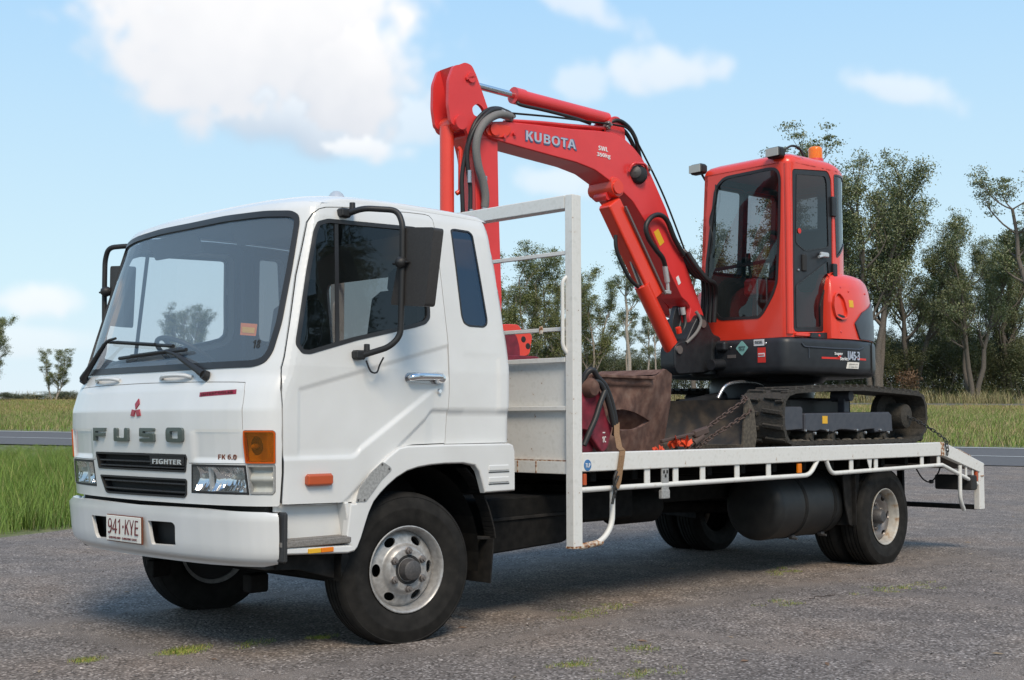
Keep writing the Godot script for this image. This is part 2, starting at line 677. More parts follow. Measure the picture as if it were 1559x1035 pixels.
# ---------------------------------------------------------------- truck body surfaces (metres; x to the rear, y up, z to the near side)
const XF := [0.45, -0.955, 0.6, -0.99, 0.78, -1.01, 1.05, -1.037, 1.15, -1.045, 1.28, -1.045, 1.38, -1.015, 1.45, -0.98, 2.346, -0.709, 2.45, -0.63]
const WD := [0.4, 1.05, 1.5, 1.05, 1.7, 1.035, 2.1, 0.995, 2.3, 0.972, 2.36, 0.957, 2.42, 0.93]
const DK := [0.4, 1.0, 1.45, 0.95, 2.35, 0.75]
const PZ := [0.0, 0.15, 0.3, 0.45, 0.6, 0.7, 0.8, 0.87, 0.93, 0.98, 1.015, 1.038, 1.048, 1.05]
const PX := [0.0, 0.001, 0.004, 0.010, 0.023, 0.038, 0.059, 0.080, 0.105, 0.134, 0.163, 0.194, 0.224, 0.255]
var S_Z := []
var S_X := []
var X_Z := []
var s_end := 0.0

func body_tables() -> void:
	var s := 0.0
	for i in PZ.size():
		if i:
			s += Vector2(PZ[i] - PZ[i - 1], PX[i] - PX[i - 1]).length()
		S_Z.append_array([s, PZ[i]])
		S_X.append_array([s, PX[i]])
		X_Z.append_array([PX[i], PZ[i]])
	s_end = s

# front of the cab: s runs round the front from the middle, y is height
func cab_front(p: Vector2) -> Vector3:
	var a := absf(p.x)
	var dx := lut(S_X, a) + maxf(0.0, a - s_end)
	return Vector3(lut(XF, p.y) + dx * lut(DK, p.y), p.y, signf(p.x) * lut(S_Z, a) * lut(WD, p.y) / 1.05)

# the same shell with the pressed bands of the front panel
func cab_front_pressed(p: Vector2) -> Vector3:
	var q := cab_front(p)
	var a := absf(p.x)
	var k := smoothstep(0.52, 0.57, a) * smoothstep(1.172, 1.164, p.y) * smoothstep(1.0, 1.03, p.y)
	q.x += 0.014 * k
	return q

# side of the cab: x along the truck, y up
func cab_side(p: Vector2) -> Vector3:
	var dx := (p.x - lut(XF, p.y)) / lut(DK, p.y)
	return Vector3(p.x, p.y, lut(X_Z, dx) * lut(WD, p.y) / 1.05)

func line_side(p: Vector2, a: Vector2, b: Vector2) -> float:
	return (b - a).normalized().cross(p - a)

# door with its pressed panels
func door_pressed(p: Vector2) -> Vector3:
	var q := cab_side(p)
	# upper panel below the window, its rim runs up to the rear
	var up := line_side(p, Vector2(-0.70, 1.40), Vector2(0.20, 1.63))
	var fr := p.x + 0.742
	var d1 := smoothstep(0.0, 0.030, minf(-up, fr))
	if p.y < 1.08:
		d1 *= smoothstep(1.0, 1.08, p.y)
	# band that climbs from the front of the sill to the handle
	var b1 := line_side(p, Vector2(-0.405, 1.028), Vector2(0.206, 1.404))
	if p.x < -0.33:
		b1 = minf(b1, p.y - 1.031) if p.x < -0.405 else lerpf(p.y - 1.031, b1, (p.x + 0.405) / 0.075)
	var b2 := line_side(p, Vector2(-0.06, 1.085), Vector2(0.164, 1.256))
	if p.x > 0.12:
		b2 = lerpf(b2, p.y - 1.275, smoothstep(0.12, 0.22, p.x))
	var low := smoothstep(0.016, -0.016, b1)
	var out := 0.008 * low * smoothstep(0.20, 0.12, p.x)
	out -= 0.012 * smoothstep(0.014, -0.014, b2)
	q.z += out - 0.006 * d1 * (1.0 - low)
	return q

func rear_side_pressed(p: Vector2) -> Vector3:
	var q := cab_side(p)
	var d := smoothstep(1.285, 1.265, p.y)
	q.z -= 0.012 * d
	q.z -= 0.004 * smoothstep(0.42, 0.432, p.x) * smoothstep(0.712, 0.70, p.x) * (1.0 - d) * smoothstep(1.60, 1.58, p.y)
	# rear edge rolls inwards
	var xr := lut([0.8, 0.812, 1.1, 0.815, 1.53, 0.825, 2.04, 0.765, 2.40, 0.712], p.y)
	var e := clampf((p.x - xr + 0.05) / 0.05, 0.0, 1.0)
	q.z -= 0.045 * (1.0 - sqrt(1.0 - e * e * 0.96))
	return q

const SEATED := Vector3(-0.1, 1.3, 0.0)

func flip_z(f: Callable) -> Callable:
	return func(p: Vector2):
		var q: Vector3 = f.call(p)
		q.z = -q.z
		return q

func lift(f: Callable, d: float, inn := SEATED) -> Callable:
	return func(p: Vector2): return f.call(p) + fnorm(f, p, inn) * d

# prism-shaped letter on the front panel
func front_letter(mb: MB, o: PackedVector2Array, holes := []) -> void:
	sheet(mb, o, holes, lift(cab_front, 0.016), 0.5, 0.02, SEATED)

func build_truck() -> void:
	body_tables()
	var T := thing("flatbed_truck", "white cab-over flatbed truck with a red excavator on its tray", "truck", Vector3(2.6, 0.0, 0.0))
	build_cab(T)
	build_front(T)
	build_cab_inside(T)
	build_wheel_arches(T)
	build_mirrors(T)
	build_wheels(T)
	build_chassis(T)
	build_tray(T)

func build_cab(T: Node3D) -> void:
	var ws_half := pv([0.0, 2.345, 0.35, 2.347, 0.735, 2.338, 0.936, 2.323, 0.985, 2.300, 1.001, 2.258, 1.006, 2.0, 1.004, 1.72, 0.986, 1.565, 0.955, 1.512, 0.888, 1.491, 0.5, 1.488, 0.0, 1.487])
	var ws := fillet(whole(ws_half), 0.03, 3)
	var edge := [0.70, 1.0598, 0.80, 1.0747, 0.96, 1.0993, 1.10, 1.1116, 1.20, 1.1146, 1.28, 1.1136, 1.36, 1.0860, 1.42, 1.0625, 1.485, 1.0401, 1.542, 1.0448, 1.65, 1.0399, 1.80, 1.0326, 1.967, 1.0238, 2.10, 1.0289, 2.254, 1.0354, 2.304, 1.0647, 2.345, 1.11]
	var half := PackedVector2Array()
	half.append(Vector2(0.0, 2.386))
	half.append(Vector2(0.6, 2.382))
	half.append(Vector2(1.0, 2.376))
	half.append(Vector2(1.07, 2.372))
	half.append(Vector2(1.12, 2.366))
	for y in [2.33, 2.304, 2.254, 2.1, 1.967, 1.8, 1.65, 1.542, 1.485, 1.42, 1.36, 1.28, 1.2, 1.1, 0.96, 0.80]:
		half.append(Vector2(lut(edge, y), y))
	half.append(Vector2(1.066, 0.793))
	half.append(Vector2(0.0, 0.788))
	var hood_half := pv([0.0, 1.424, 0.5, 1.42, 0.80, 1.414, 0.868, 1.411, 0.886, 1.36, 0.895, 1.307, 0.901, 1.178, 0.904, 1.107, 0.904, 1.003, 0.0, 0.998])
	var grille_up := fillet(pv([-0.478, 1.045, 0.478, 1.045, 0.488, 1.03, 0.468, 0.952, -0.452, 0.952]), 0.012)
	var hood_low := pv([0.0, 1.424, 0.5, 1.42, 0.80, 1.414, 0.868, 1.411, 0.886, 1.36, 0.895, 1.307, 0.901, 1.178, 0.904, 1.107, 0.904, 1.007, 0.497, 1.003, 0.485, 1.03, 0.478, 1.046, 0.0, 1.047])
	var hood := whole(hood_low)
	var fascia_half := pv([0.0, 1.047, 0.478, 1.047, 0.487, 1.03, 0.497, 0.999, 0.91, 0.999, 0.918, 0.838, 1.06, 0.838, 1.06, 0.79, 0.0, 0.786])
	var amber := fillet(pv([0.907, 1.172, 1.070, 1.172, 1.083, 1.160, 1.073, 1.005, 0.911, 1.005, 0.905, 1.107]), 0.008)
	var clear := fillet(pv([0.915, 1.001, 1.071, 1.001, 1.060, 0.862, 1.046, 0.850, 0.922, 0.850]), 0.008)
	var head := pv([0.520, 0.997, 0.911, 0.997, 0.919, 0.848, 0.502, 0.847])
	# shell: windscreen surround, corners, lower fascia
	var mb := MB.new()
	sheet(mb, whole(half), [ws, grown(hood, 0.004), amber, mirror(amber), clear, mirror(clear), head, mirror(head), grille_up, fillet(pv([-0.44, 0.917, 0.462, 0.919, 0.474, 0.909, 0.464, 0.833, 0.440, 0.819, -0.36, 0.814, -0.385, 0.822]), 0.012)], cab_front, 0.03, 0.014, SEATED)
	var shell := put("cab_shell", mb, M.white, T)
	# front panel
	mb = MB.new()
	sheet(mb, hood, [], cab_front_pressed, 0.018, 0.012, SEATED)
	put("front_panel", mb, M.white, T)
	# dark behind the joints
	mb = MB.new()
	sheet(mb, whole(pv([0.0, 1.46, 0.9, 1.45, 1.04, 1.40, 1.06, 0.82, 0.0, 0.80])), [head, mirror(head)], lift(cab_front, -0.05), 0.06, 0.0, SEATED)
	put("front_bulkhead", mb, M.void, T)
	# windscreen rubber and glass
	mb = MB.new()
	sheet(mb, ws, [grown(ws, -0.034)], lift(cab_front, 0.006), 0.05, 0.02, SEATED)
	put("windscreen_seal", mb, M.seal, T)
	mb = MB.new()
	sheet(mb, grown(ws, -0.02), [], lift(cab_front, -0.004), 0.05, 0.0, SEATED)
	var glass := put("windscreen", mb, M.windscreen, T)
	# permit label and the number 18 inside the glass corner
	var inside := lift(cab_front, -0.007)
	mb = MB.new()
	sheet(mb, pv([0.722, 1.730, 0.845, 1.718, 0.852, 1.655, 0.738, 1.665]), [], inside, 0.03, 0.0, SEATED)
	put("permit_label", mb, M.reflex, glass, "red and yellow permit label")
	mb = MB.new()
	sheet(mb, pv([0.742, 1.708, 0.836, 1.698, 0.840, 1.668, 0.752, 1.677]), [], lift(cab_front, -0.005), 0.03, 0.0, SEATED)
	put("permit_label_field", mb, M.yellow, glass)
	var c18: Vector3 = lift(cab_front, -0.002).call(Vector2(0.873, 1.612))
	var r18: Vector3 = (cab_front(Vector2(0.88, 1.612)) - cab_front(Vector2(0.86, 1.612))).normalized()
	words("number", "18", c18, r18, Vector3(0.28, 0.96, 0.0), 0.046, 0.045, M.black_print, glass, 0.002)
	# lettering and emblem on the front panel
	mb = MB.new()
	front_letter(mb, pv([-0.473, 1.109, -0.473, 1.182, -0.333, 1.182, -0.333, 1.164, -0.440, 1.164, -0.440, 1.153, -0.343, 1.153, -0.343, 1.136, -0.440, 1.136, -0.440, 1.109]))
	put("letter_f", mb, M.badge, T)
	mb = MB.new()
	front_letter(mb, fillet(pv([-0.221, 1.182, -0.221, 1.109, -0.067, 1.109, -0.067, 1.182, -0.102, 1.182, -0.102, 1.128, -0.186, 1.128, -0.186, 1.182]), 0.012))
	put("letter_u", mb, M.badge, T)
	mb = MB.new()
	front_letter(mb, fillet(pv([0.203, 1.182, 0.061, 1.182, 0.061, 1.137, 0.168, 1.137, 0.168, 1.127, 0.061, 1.127, 0.061, 1.109, 0.203, 1.109, 0.203, 1.154, 0.096, 1.154, 0.096, 1.165, 0.203, 1.165]), 0.008))
	put("letter_s", mb, M.badge, T)
	mb = MB.new()
	front_letter(mb, fillet(rect(0.325, 1.109, 0.475, 1.185), 0.024), [fillet(rect(0.362, 1.128, 0.438, 1.166), 0.008)])
	put("letter_o", mb, M.badge, T)
	mb = MB.new()
	var em := Vector2(0.0, 1.279)
	var dia := pv([0.0, 0.0, -0.022, 0.029, 0.0, 0.058, 0.022, 0.029])
	for a in [0.0, TAU / 3.0, -TAU / 3.0]:
		var q := PackedVector2Array()
		for v in dia:
			q.append(em + v.rotated(a) + Vector2(0, 0.003).rotated(a))
		sheet(mb, q, [], lift(cab_front, 0.006), 0.5, 0.008, SEATED)
	put("emblem", mb, M.logo_red, T)
	var pr: Vector3 = (cab_front(Vector2(0.80, 1.04)) - cab_front(Vector2(0.76, 1.04))).normalized()
	words("model_lettering", "FK 6.0", lift(cab_front_pressed, 0.001).call(Vector2(0.782, 1.037)), pr, Vector3.UP, 0.128, 0.026, M.brown_print, T, 0.003)
	mb = MB.new()
	sheet(mb, pv([0.566, 1.366, 0.833, 1.378, 0.838, 1.354, 0.571, 1.343]), [], lift(cab_front, 0.0015), 0.03, 0.0, SEATED)
	put("red_badge", mb, M.red_print, T)
	var ir: Vector3 = (cab_front(Vector2(0.80, 1.37)) - cab_front(Vector2(0.60, 1.36))).normalized()
	words("badge_lettering", "INTERCOOLER", lift(cab_front, 0.003).call(Vector2(0.702, 1.3605)), ir, Vector3.UP, 0.235, 0.013, M.maroon_print, T, 0.002)

	# sides, near then far
	var xw := [0.80, -0.822, 0.96, -0.818, 1.36, -0.827, 1.485, -0.812, 1.542, -0.794, 1.967, -0.692, 2.254, -0.609, 2.304, -0.579]
	var door := PackedVector2Array()
	for y in [0.803, 0.96, 1.2, 1.36, 1.485, 1.542, 1.75, 1.967, 2.12, 2.254, 2.304]:
		door.append(Vector2(lut(xw, y), y))
	door.append_array(pv([-0.545, 2.33, -0.50, 2.344, -0.385, 2.358, -0.1, 2.375, 0.087, 2.387, 0.215, 2.391, 0.245, 2.386, 0.262, 2.366, 0.274, 2.184, 0.292, 1.9, 0.308, 1.638, 0.305, 1.373, 0.292, 1.2, 0.284, 1.093, 0.041, 1.089, -0.02, 1.083, -0.07, 1.07, -0.138, 1.024, -0.235, 0.952, -0.30, 0.895, -0.338, 0.851, -0.358, 0.806, -0.380, 0.795]))
	var win := fillet(pv([-0.742, 1.60, -0.740, 1.63, -0.650, 2.0, -0.592, 2.21, -0.566, 2.262, -0.50, 2.284, 0.0, 2.303, 0.11, 2.307, 0.142, 2.298, 0.152, 2.275, 0.172, 2.0, 0.186, 1.84, 0.181, 1.79, 0.146, 1.757, 0.073, 1.735, -0.349, 1.643, -0.66, 1.558, -0.71, 1.560]), 0.015, 3)
	var quarter := fillet(pv([0.390, 2.322, 0.419, 2.332, 0.542, 2.331, 0.568, 2.311, 0.638, 1.808, 0.631, 1.777, 0.600, 1.760, 0.481, 1.760, 0.440, 1.778, 0.425, 1.82]), 0.014, 3)
	var side := PackedVector2Array()
	for y in [0.80, 0.96, 1.2, 1.36, 1.485, 1.542, 1.75, 1.967, 2.12, 2.254, 2.304]:
		side.append(Vector2(lut(xw, y) - 0.006, y))
	side.append_array(pv([-0.585, 2.345, -0.55, 2.362, -0.4, 2.385, -0.2, 2.398, 0.0, 2.405, 0.2, 2.408, 0.45, 2.408, 0.708, 2.402, 0.740, 2.2, 0.765, 2.04, 0.80, 1.75, 0.825, 1.53, 0.819, 1.25, 0.815, 1.09, 0.28, 1.088, -0.36, 0.79, -0.6, 0.79]))
	for sg in [1, -1]:
		var near: bool = sg > 0
		var fx := func(f: Callable) -> Callable: return f if near else flip_z(f)
		mb = MB.new()
		sheet(mb, side, [grown(door, 0.005), quarter], fx.call(rear_side_pressed), 0.03, 0.012, SEATED)
		put("cab_side", mb, M.white, T)
		mb = MB.new()
		sheet(mb, side, [grown(win, 0.03), grown(quarter, 0.01)], fx.call(lift(cab_side, -0.045)), 0.05, 0.0, SEATED)
		put("side_lining", mb, M.trim_dark, T)
		mb = MB.new()
		sheet(mb, door, [win], fx.call(door_pressed), 0.0105 if near else 0.05, 0.012, SEATED)
		var d := put("door", mb, M.white, T)
		mb = MB.new()
		sheet(mb, win, [grown(win, -0.022)], fx.call(lift(cab_side, 0.003)), 0.05, 0.02, SEATED)
		put("window_seal", mb, M.seal, d)
		mb = MB.new()
		sheet(mb, grown(win, -0.012), [], fx.call(lift(cab_side, -0.008)), 0.08, 0.0, SEATED)
		put("window", mb, M.side_glass if near else M.clear_glass, d)
		mb = MB.new()
		var zz: Vector3 = cab_side(Vector2(-0.478, 1.9))
		mb.bar(Vector3(-0.478, 1.60, (cab_side(Vector2(-0.478, 1.60)).z - 0.004) * sg), Vector3(-0.44, 2.28, (cab_side(Vector2(-0.44, 2.28)).z - 0.004) * sg), 0.006, 0.024, 0.0, Vector3(1, 0, 0))
		put("window_bar", mb, M.seal, d)
		mb = MB.new()
		sheet(mb, quarter, [grown(quarter, -0.010)], fx.call(lift(cab_side, 0.002)), 0.05, 0.012, SEATED)
		put("quarter_window_seal", mb, M.seal, T)
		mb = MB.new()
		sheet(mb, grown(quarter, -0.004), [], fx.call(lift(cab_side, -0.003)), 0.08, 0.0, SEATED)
		put("quarter_window", mb, M.sky_tint_glass, T)
		if near:
			# chrome pull handle with its dish and lock
			var hz: float = cab_side(Vector2(0.1, 1.455)).z
			mb = MB.new()
			mb.tube(smooth([Vector3(0.0, 1.449, hz + 0.012), Vector3(0.012, 1.456, hz + 0.03), Vector3(0.06, 1.462, hz + 0.036), Vector3(0.15, 1.463, hz + 0.036), Vector3(0.20, 1.463, hz + 0.034), Vector3(0.235, 1.457, hz + 0.02)], 4), [0.010, 0.016, 0.019, 0.02, 0.021, 0.021, 0.021, 0.021, 0.021, 0.021, 0.021, 0.020, 0.020, 0.020, 0.020, 0.020, 0.020, 0.020, 0.019, 0.017, 0.012], 10)
			mb.lathe([Vector2(0.0, 0.045), Vector2(0.022, 0.042), Vector2(0.030, 0.03), Vector2(0.034, 0.0)], Vector3(0.222, 1.455, hz), Vector3(0, 0, 1), 20)
			var hd := put("door_handle", mb, M.chrome, d)
			mb = MB.new()
			sheet(mb, fillet(pv([-0.015, 1.43, 0.25, 1.422, 0.268, 1.455, 0.25, 1.487, 0.0, 1.484, -0.02, 1.462]), 0.02), [], lift(door_pressed, 0.003), 0.05, 0.006, SEATED)
			put("handle_dish", mb, M.steel, d)
			mb = MB.new()
			mb.lathe([Vector2(0.0, 0.012), Vector2(0.011, 0.012), Vector2(0.014, 0.008), Vector2(0.014, -0.004)], Vector3(0.226, 1.383, cab_side(Vector2(0.226, 1.383)).z + 0.004), Vector3(0, 0, 1), 14)
			put("door_lock", mb, M.chrome, d)
			mb = MB.new()
			mb.box(Vector3(-0.613, 0.919, 1.070), Vector3(0.166, 0.062, 0.045), 0.014)
			put("side_indicator", mb, M.red_lens, d)
	# roof
	mb = MB.new()
	var z_s := []
	for i in range(0, S_Z.size(), 2):
		z_s.append_array([S_Z[i + 1], S_Z[i]])
	var nu := 26
	var nv := 30
	var rp := func(i: int, j: int) -> Vector3:
		var v := float(i) / nu
		var ph := lerpf(-PI / 2, PI / 2, float(j) / nv)
		var zs := signf(sin(ph)) * pow(absf(sin(ph)), 0.62)
		var xr := 0.710 + 0.02 * (1.0 - zs * zs)
		var wt := lut([0.0, 0.957, 0.25, 0.938, 0.5, 0.934, 1.0, 0.936], v)
		var z := zs * wt
		var sfront := lut(z_s, absf(z) * 1.05 / 0.951)
		var xh := cab_front(Vector2(minf(sfront, 1.12), 2.374)).x + 0.004
		var vv := v * v * (1.6 - 0.6 * v)
		var x := lerpf(xh, xr, vv)
		var xi := x - xh
		var ye := lut([-0.7, 2.362, -0.55, 2.364, -0.4, 2.386, -0.2, 2.399, 0.0, 2.406, 0.2, 2.409, 0.45, 2.409, 0.71, 2.403], x)
		var H := lut([0.0, 2.372, 0.02, 2.390, 0.06, 2.412, 0.12, 2.436, 0.2, 2.455, 0.35, 2.470, 0.6, 2.478, 1.2, 2.470, 1.6, 2.46], xi)
		var er := clampf((x - xr + 0.10) / 0.10, 0.0, 1.0)
		H -= 0.055 * (1.0 - sqrt(maxf(0.0, 1.0 - er * er)))
		return Vector3(x, ye + maxf(0.0, H - ye) * pow(maxf(0.0, cos(ph)), 0.6), z)
	var grid := []
	for i in nu + 1:
		var row := []
		for j in nv + 1:
			row.append(rp.call(i, j))
		grid.append(row)
	var rn := func(i: int, j: int) -> Vector3:
		var a: Vector3 = grid[mini(i + 1, nu)][j] - grid[maxi(i - 1, 0)][j]
		var b: Vector3 = grid[i][mini(j + 1, nv)] - grid[i][maxi(j - 1, 0)]
		var q := b.cross(a).normalized()
		return q if q.y >= 0.0 else -q
	for i in nu:
		for j in nv:
			mb.quad(grid[i][j], grid[i + 1][j], grid[i + 1][j + 1], grid[i][j + 1], rn.call(i, j), rn.call(i + 1, j), rn.call(i + 1, j + 1), rn.call(i, j + 1))
	put("roof", mb, M.white, T)
	mb = MB.new()
	for i in nu:
		for j in nv:
			var dn := Vector3(0, -0.035, 0)
			if absf(grid[i][j].z) < 0.9:
				mb.quad(grid[i][j] + dn, grid[i + 1][j] + dn, grid[i + 1][j + 1] + dn, grid[i][j + 1] + dn, Vector3.DOWN, Vector3.DOWN, Vector3.DOWN, Vector3.DOWN)
	put("roof_lining", mb, M.trim_dark, T)
	# cap of the roof marker
	mb = MB.new()
	mb.lathe([Vector2(0.0, 0.062), Vector2(0.02, 0.06), Vector2(0.035, 0.048), Vector2(0.058, 0.012), Vector2(0.072, 0.008), Vector2(0.075, -0.05)], Vector3(-0.06, 2.490, 0.48), Vector3.UP, 8, false, 20.0)
	put("roof_vent", mb, M.silver, T)
	# rear wall with its window
	mb = MB.new()
	var rear := func(p: Vector2): return Vector3(lut([0.8, 0.79, 1.53, 0.80, 2.04, 0.745, 2.40, 0.70], p.y), p.y, p.x)
	var rwin := fillet(rect(-0.62, 1.62, 0.62, 2.15), 0.06)
	sheet(mb, fillet(pv([-1.01, 0.82, 1.01, 0.82, 1.01, 1.5, 0.985, 1.75, 0.945, 2.1, 0.90, 2.36, 0.84, 2.40, -0.84, 2.40, -0.90, 2.36, -0.945, 2.1, -0.985, 1.75, -1.01, 1.5]), 0.02), [rwin], rear, 0.2, 0.02, SEATED, true)
	put("rear_wall", mb, M.white, T)
	mb = MB.new()
	sheet(mb, rwin, [], lift(rear, -0.01), 0.3, 0.0, SEATED)
	put("rear_window", mb, M.clear_glass, T)
	# drip line and wipers
	for w in [[[-0.80, 1.462, -0.53, 1.672, -0.42, 1.680], [-0.60, 1.678, 0.21, 1.618]], [[0.575, 1.448, 0.30, 1.560, 0.20, 1.582], [-0.35, 1.570, 0.35, 1.592]]]:
		var arm: Array = w[0]
		var bl: Array = w[1]
		mb = MB.new()
		var F := lift(cab_front, 0.05)
		var a0: Vector3 = lift(cab_front, 0.03).call(Vector2(arm[0], arm[1]))
		var a1: Vector3 = F.call(Vector2(arm[2], arm[3]))
		var a2: Vector3 = F.call(Vector2(arm[4], arm[5]))
		mb.tube(bent([a0, a0 + (a1 - a0) * 0.12, a1, a2], 0.05), [0.022, 0.021, 0.021, 0.020, 0.020, 0.019, 0.018, 0.013, 0.011, 0.010, 0.009, 0.009, 0.008, 0.008], 8)
		mb.lathe([Vector2(0.0, 0.03), Vector2(0.024, 0.028), Vector2(0.028, 0.0)], a0 - Vector3(-0.02, 0.01, 0), Vector3(-0.9, 0.4, 0), 12)
		var wp := put("wiper", mb, M.rubber, T)
		mb = MB.new()
		var G := lift(cab_front, 0.022)
		var pts := []
		for k in 9:
			pts.append(G.call(Vector2(lerpf(bl[0], bl[2], k / 8.0), lerpf(bl[1], bl[3], k / 8.0))))
		mb.tube(pts, 0.011, 6)
		var G2 := lift(cab_front, 0.034)
		var p2 := []
		for k in 7:
			var t := lerpf(0.22, 0.78, k / 6.0)
			p2.append(G2.call(Vector2(lerpf(bl[0], bl[2], t), lerpf(bl[1], bl[3], t))))
		mb.tube(p2, 0.009, 6)
		put("wiper_blade", mb, M.rubber, wp)
	# grab handles under the windscreen
	for q in [-0.45, 0.30]:
		mb = MB.new()
		var pth := []
		for k in 9:
			var s: float = q - 0.15 + 0.30 * k / 8.0
			pth.append(lift(cab_front, 0.004 + 0.028 * pow(sin(PI * k / 8.0), 0.4)).call(Vector2(s, 1.447)))
		mb.tube(pth, 0.011, 8)
		put("grab_handle", mb, M.white, T)

func build_front(T: Node3D) -> void:
	var mb := MB.new()
	# grille slats
	var g1 := fillet(pv([-0.478, 1.045, 0.478, 1.045, 0.488, 1.03, 0.468, 0.952, -0.452, 0.952]), 0.012)
	var g2 := fillet(pv([-0.44, 0.917, 0.462, 0.919, 0.474, 0.909, 0.464, 0.833, 0.440, 0.819, -0.36, 0.814, -0.385, 0.822]), 0.012)
	for g in [g1, g2]:
		mb = MB.new()
		sheet(mb, g, [grown(g, -0.010)], lift(cab_front, 0.004), 0.1, 0.05, SEATED)
		var gr := put("grille", mb, M.rubber, T)
		mb = MB.new()
		sheet(mb, g, [], lift(cab_front, -0.045), 0.1, 0.0, SEATED)
		put("grille_back", mb, M.void, gr)
		var up: bool = g == g1
		for y in ([1.0, 0.972] if up else [0.888, 0.845]):
			var p := []
			for k in 13:
				p.append(lift(cab_front, -0.012).call(Vector2(lerpf(-0.43 if up else -0.39, 0.455, k / 12.0), y)))
			mb = MB.new()
			for k in 12:
				mb.bar(p[k], p[k + 1], 0.03, 0.010, 0.003)
			put("grille_slat", mb, M.rubber, gr)
		if up:
			mb = MB.new()
			sheet(mb, pv([0.13, 1.035, 0.462, 1.035, 0.455, 0.985, 0.13, 0.985]), [], lift(cab_front, 0.0), 0.1, 0.01, SEATED)
			put("grille_name_bar", mb, M.rubber, gr)
			var fr: Vector3 = (cab_front(Vector2(0.44, 1.0)) - cab_front(Vector2(0.16, 1.0))).normalized()
			words("grille_lettering", "FIGHTER", lift(cab_front, 0.003).call(Vector2(0.302, 1.005)), fr, Vector3(0.0, 1.0, 0.0) + fr * 0.18, 0.275, 0.026, M.silver, gr, 0.004)
	# lamps
	for sg in [1, -1]:
		var fx := func(f: Callable) -> Callable: return f if sg > 0 else flip_z(f)
		var head := pv([0.520, 0.997, 0.911, 0.997, 0.919, 0.848, 0.502, 0.847])
		mb = MB.new()
		sheet(mb, grown(head, -0.002), [grown(head, -0.012)], fx.call(lift(cab_front, 0.002)), 0.1, 0.06, SEATED)
		var hl := put("headlight", mb, M.rubber, T)
		# two faceted reflectors with bulbs and a clear lens
		for c in [[0.575, 0.922, 0.072], [0.755, 0.922, 0.145]]:
			mb = MB.new()
			var bowl := func(p: Vector2):
				var q := Vector2((p.x - c[0]) / (c[2] * 1.0), (p.y - c[1]) / 0.085)
				var r := minf(1.0, q.length())
				var d := 0.07 * (1.0 - r * r) + 0.006 * sin(p.x * 190.0) * absf(q.y)
				return lift(cab_front, -0.012 - d).call(p)
			var x0: float = 0.512 if c[0] < 0.6 else 0.655
			var x1: float = 0.640 if c[0] < 0.6 else 0.912
			sheet(mb, rect(x0, 0.856, x1, 0.990), [], fx.call(bowl), 0.012, 0.0, SEATED)
			put("reflector", mb, M.chrome, hl)
			mb = MB.new()
			var bc: Vector3 = fx.call(lift(cab_front, -0.05)).call(Vector2(c[0] + (0.0 if c[0] < 0.6 else 0.055), c[1] + 0.008))
			mb.lathe([Vector2(0.0, 0.03), Vector2(0.012, 0.026), Vector2(0.015, 0.01), Vector2(0.015, -0.03)], bc, Vector3(-1, 0, 0.2 * sg), 12)
			put("bulb", mb, M.lens_fog, hl)
		mb = MB.new()
		sheet(mb, rect(0.640, 0.850, 0.656, 0.994), [], fx.call(lift(cab_front, -0.012)), 0.05, 0.02, SEATED)
		put("divider", mb, M.silver, hl)
		mb = MB.new()
		sheet(mb, grown(head, -0.006), [], fx.call(cab_front), 0.06, 0.0, SEATED)
		put("lens", mb, M.lens, hl)
		var amber := fillet(pv([0.907, 1.172, 1.070, 1.172, 1.083, 1.160, 1.073, 1.005, 0.911, 1.005, 0.905, 1.107]), 0.008)
		mb = MB.new()
		sheet(mb, grown(amber, -0.003), [], fx.call(lift(cab_front, 0.005)), 0.02, 0.010, SEATED, true)
		var ind := put("corner_indicator", mb, M.amber, T)
		# silvered bowl behind the amber lens, stepped down the middle
		mb = MB.new()
		var amb_bowl := func(p: Vector2):
			var qx := (p.x - 0.955) / 0.07
			var qy := (p.y - 1.09) / 0.085
			var dd := 0.045 * (1.0 - minf(1.0, qx * qx * 0.7 + qy * qy * 0.6)) if p.x < 1.03 else 0.012
			return lift(cab_front, -0.014 - dd).call(p)
		sheet(mb, amber, [], fx.call(amb_bowl), 0.010, 0.0, SEATED)
		put("reflector", mb, M.silver, ind)
		mb = MB.new()
		var bb: Vector3 = fx.call(lift(cab_front, -0.03)).call(Vector2(0.955, 1.09))
		mb.lathe([Vector2(0.0, 0.02), Vector2(0.010, 0.016), Vector2(0.013, 0.0), Vector2(0.013, -0.03)], bb, Vector3(-1, 0, 0.5 * sg), 12)
		put("bulb", mb, M.silver, ind)
		mb = MB.new()
		sheet(mb, grown(amber, -0.002), [grown(amber, -0.010)], fx.call(lift(cab_front, 0.0065)), 0.03, 0.03, SEATED)
		put("lens_rim", mb, M.amber_deep, ind)
		var clear := fillet(pv([0.915, 1.001, 1.071, 1.001, 1.060, 0.862, 1.046, 0.850, 0.922, 0.850]), 0.008)
		mb = MB.new()
		sheet(mb, grown(clear, -0.003), [grown(clear, -0.012)], fx.call(lift(cab_front, 0.004)), 0.03, 0.05, SEATED)
		var cl := put("corner_lamp", mb, M.grey_scuff, T)
		mb = MB.new()
		var rib := func(p: Vector2): return lift(cab_front, -0.014 + 0.012 * cos((p.y - 0.926) * 75.0)).call(p)
		sheet(mb, grown(clear, -0.010), [], fx.call(rib), 0.008, 0.0, SEATED)
		put("lens", mb, M.lens_fog, cl)
	# bumper: a wrapped bar with two slots and the plate between
	var bump := func(p: Vector2):
		var q := lift(cab_front, 0.047).call(Vector2(p.x, p.y))
		var top := smoothstep(0.742, 0.772, p.y)
		var low := smoothstep(0.56, 0.49, p.y)
		q.x += 0.022 * top * top + 0.05 * low * low
		q.z *= 1.0 - 0.01 * top - 0.02 * low
		return q
	var bh := PackedVector2Array()
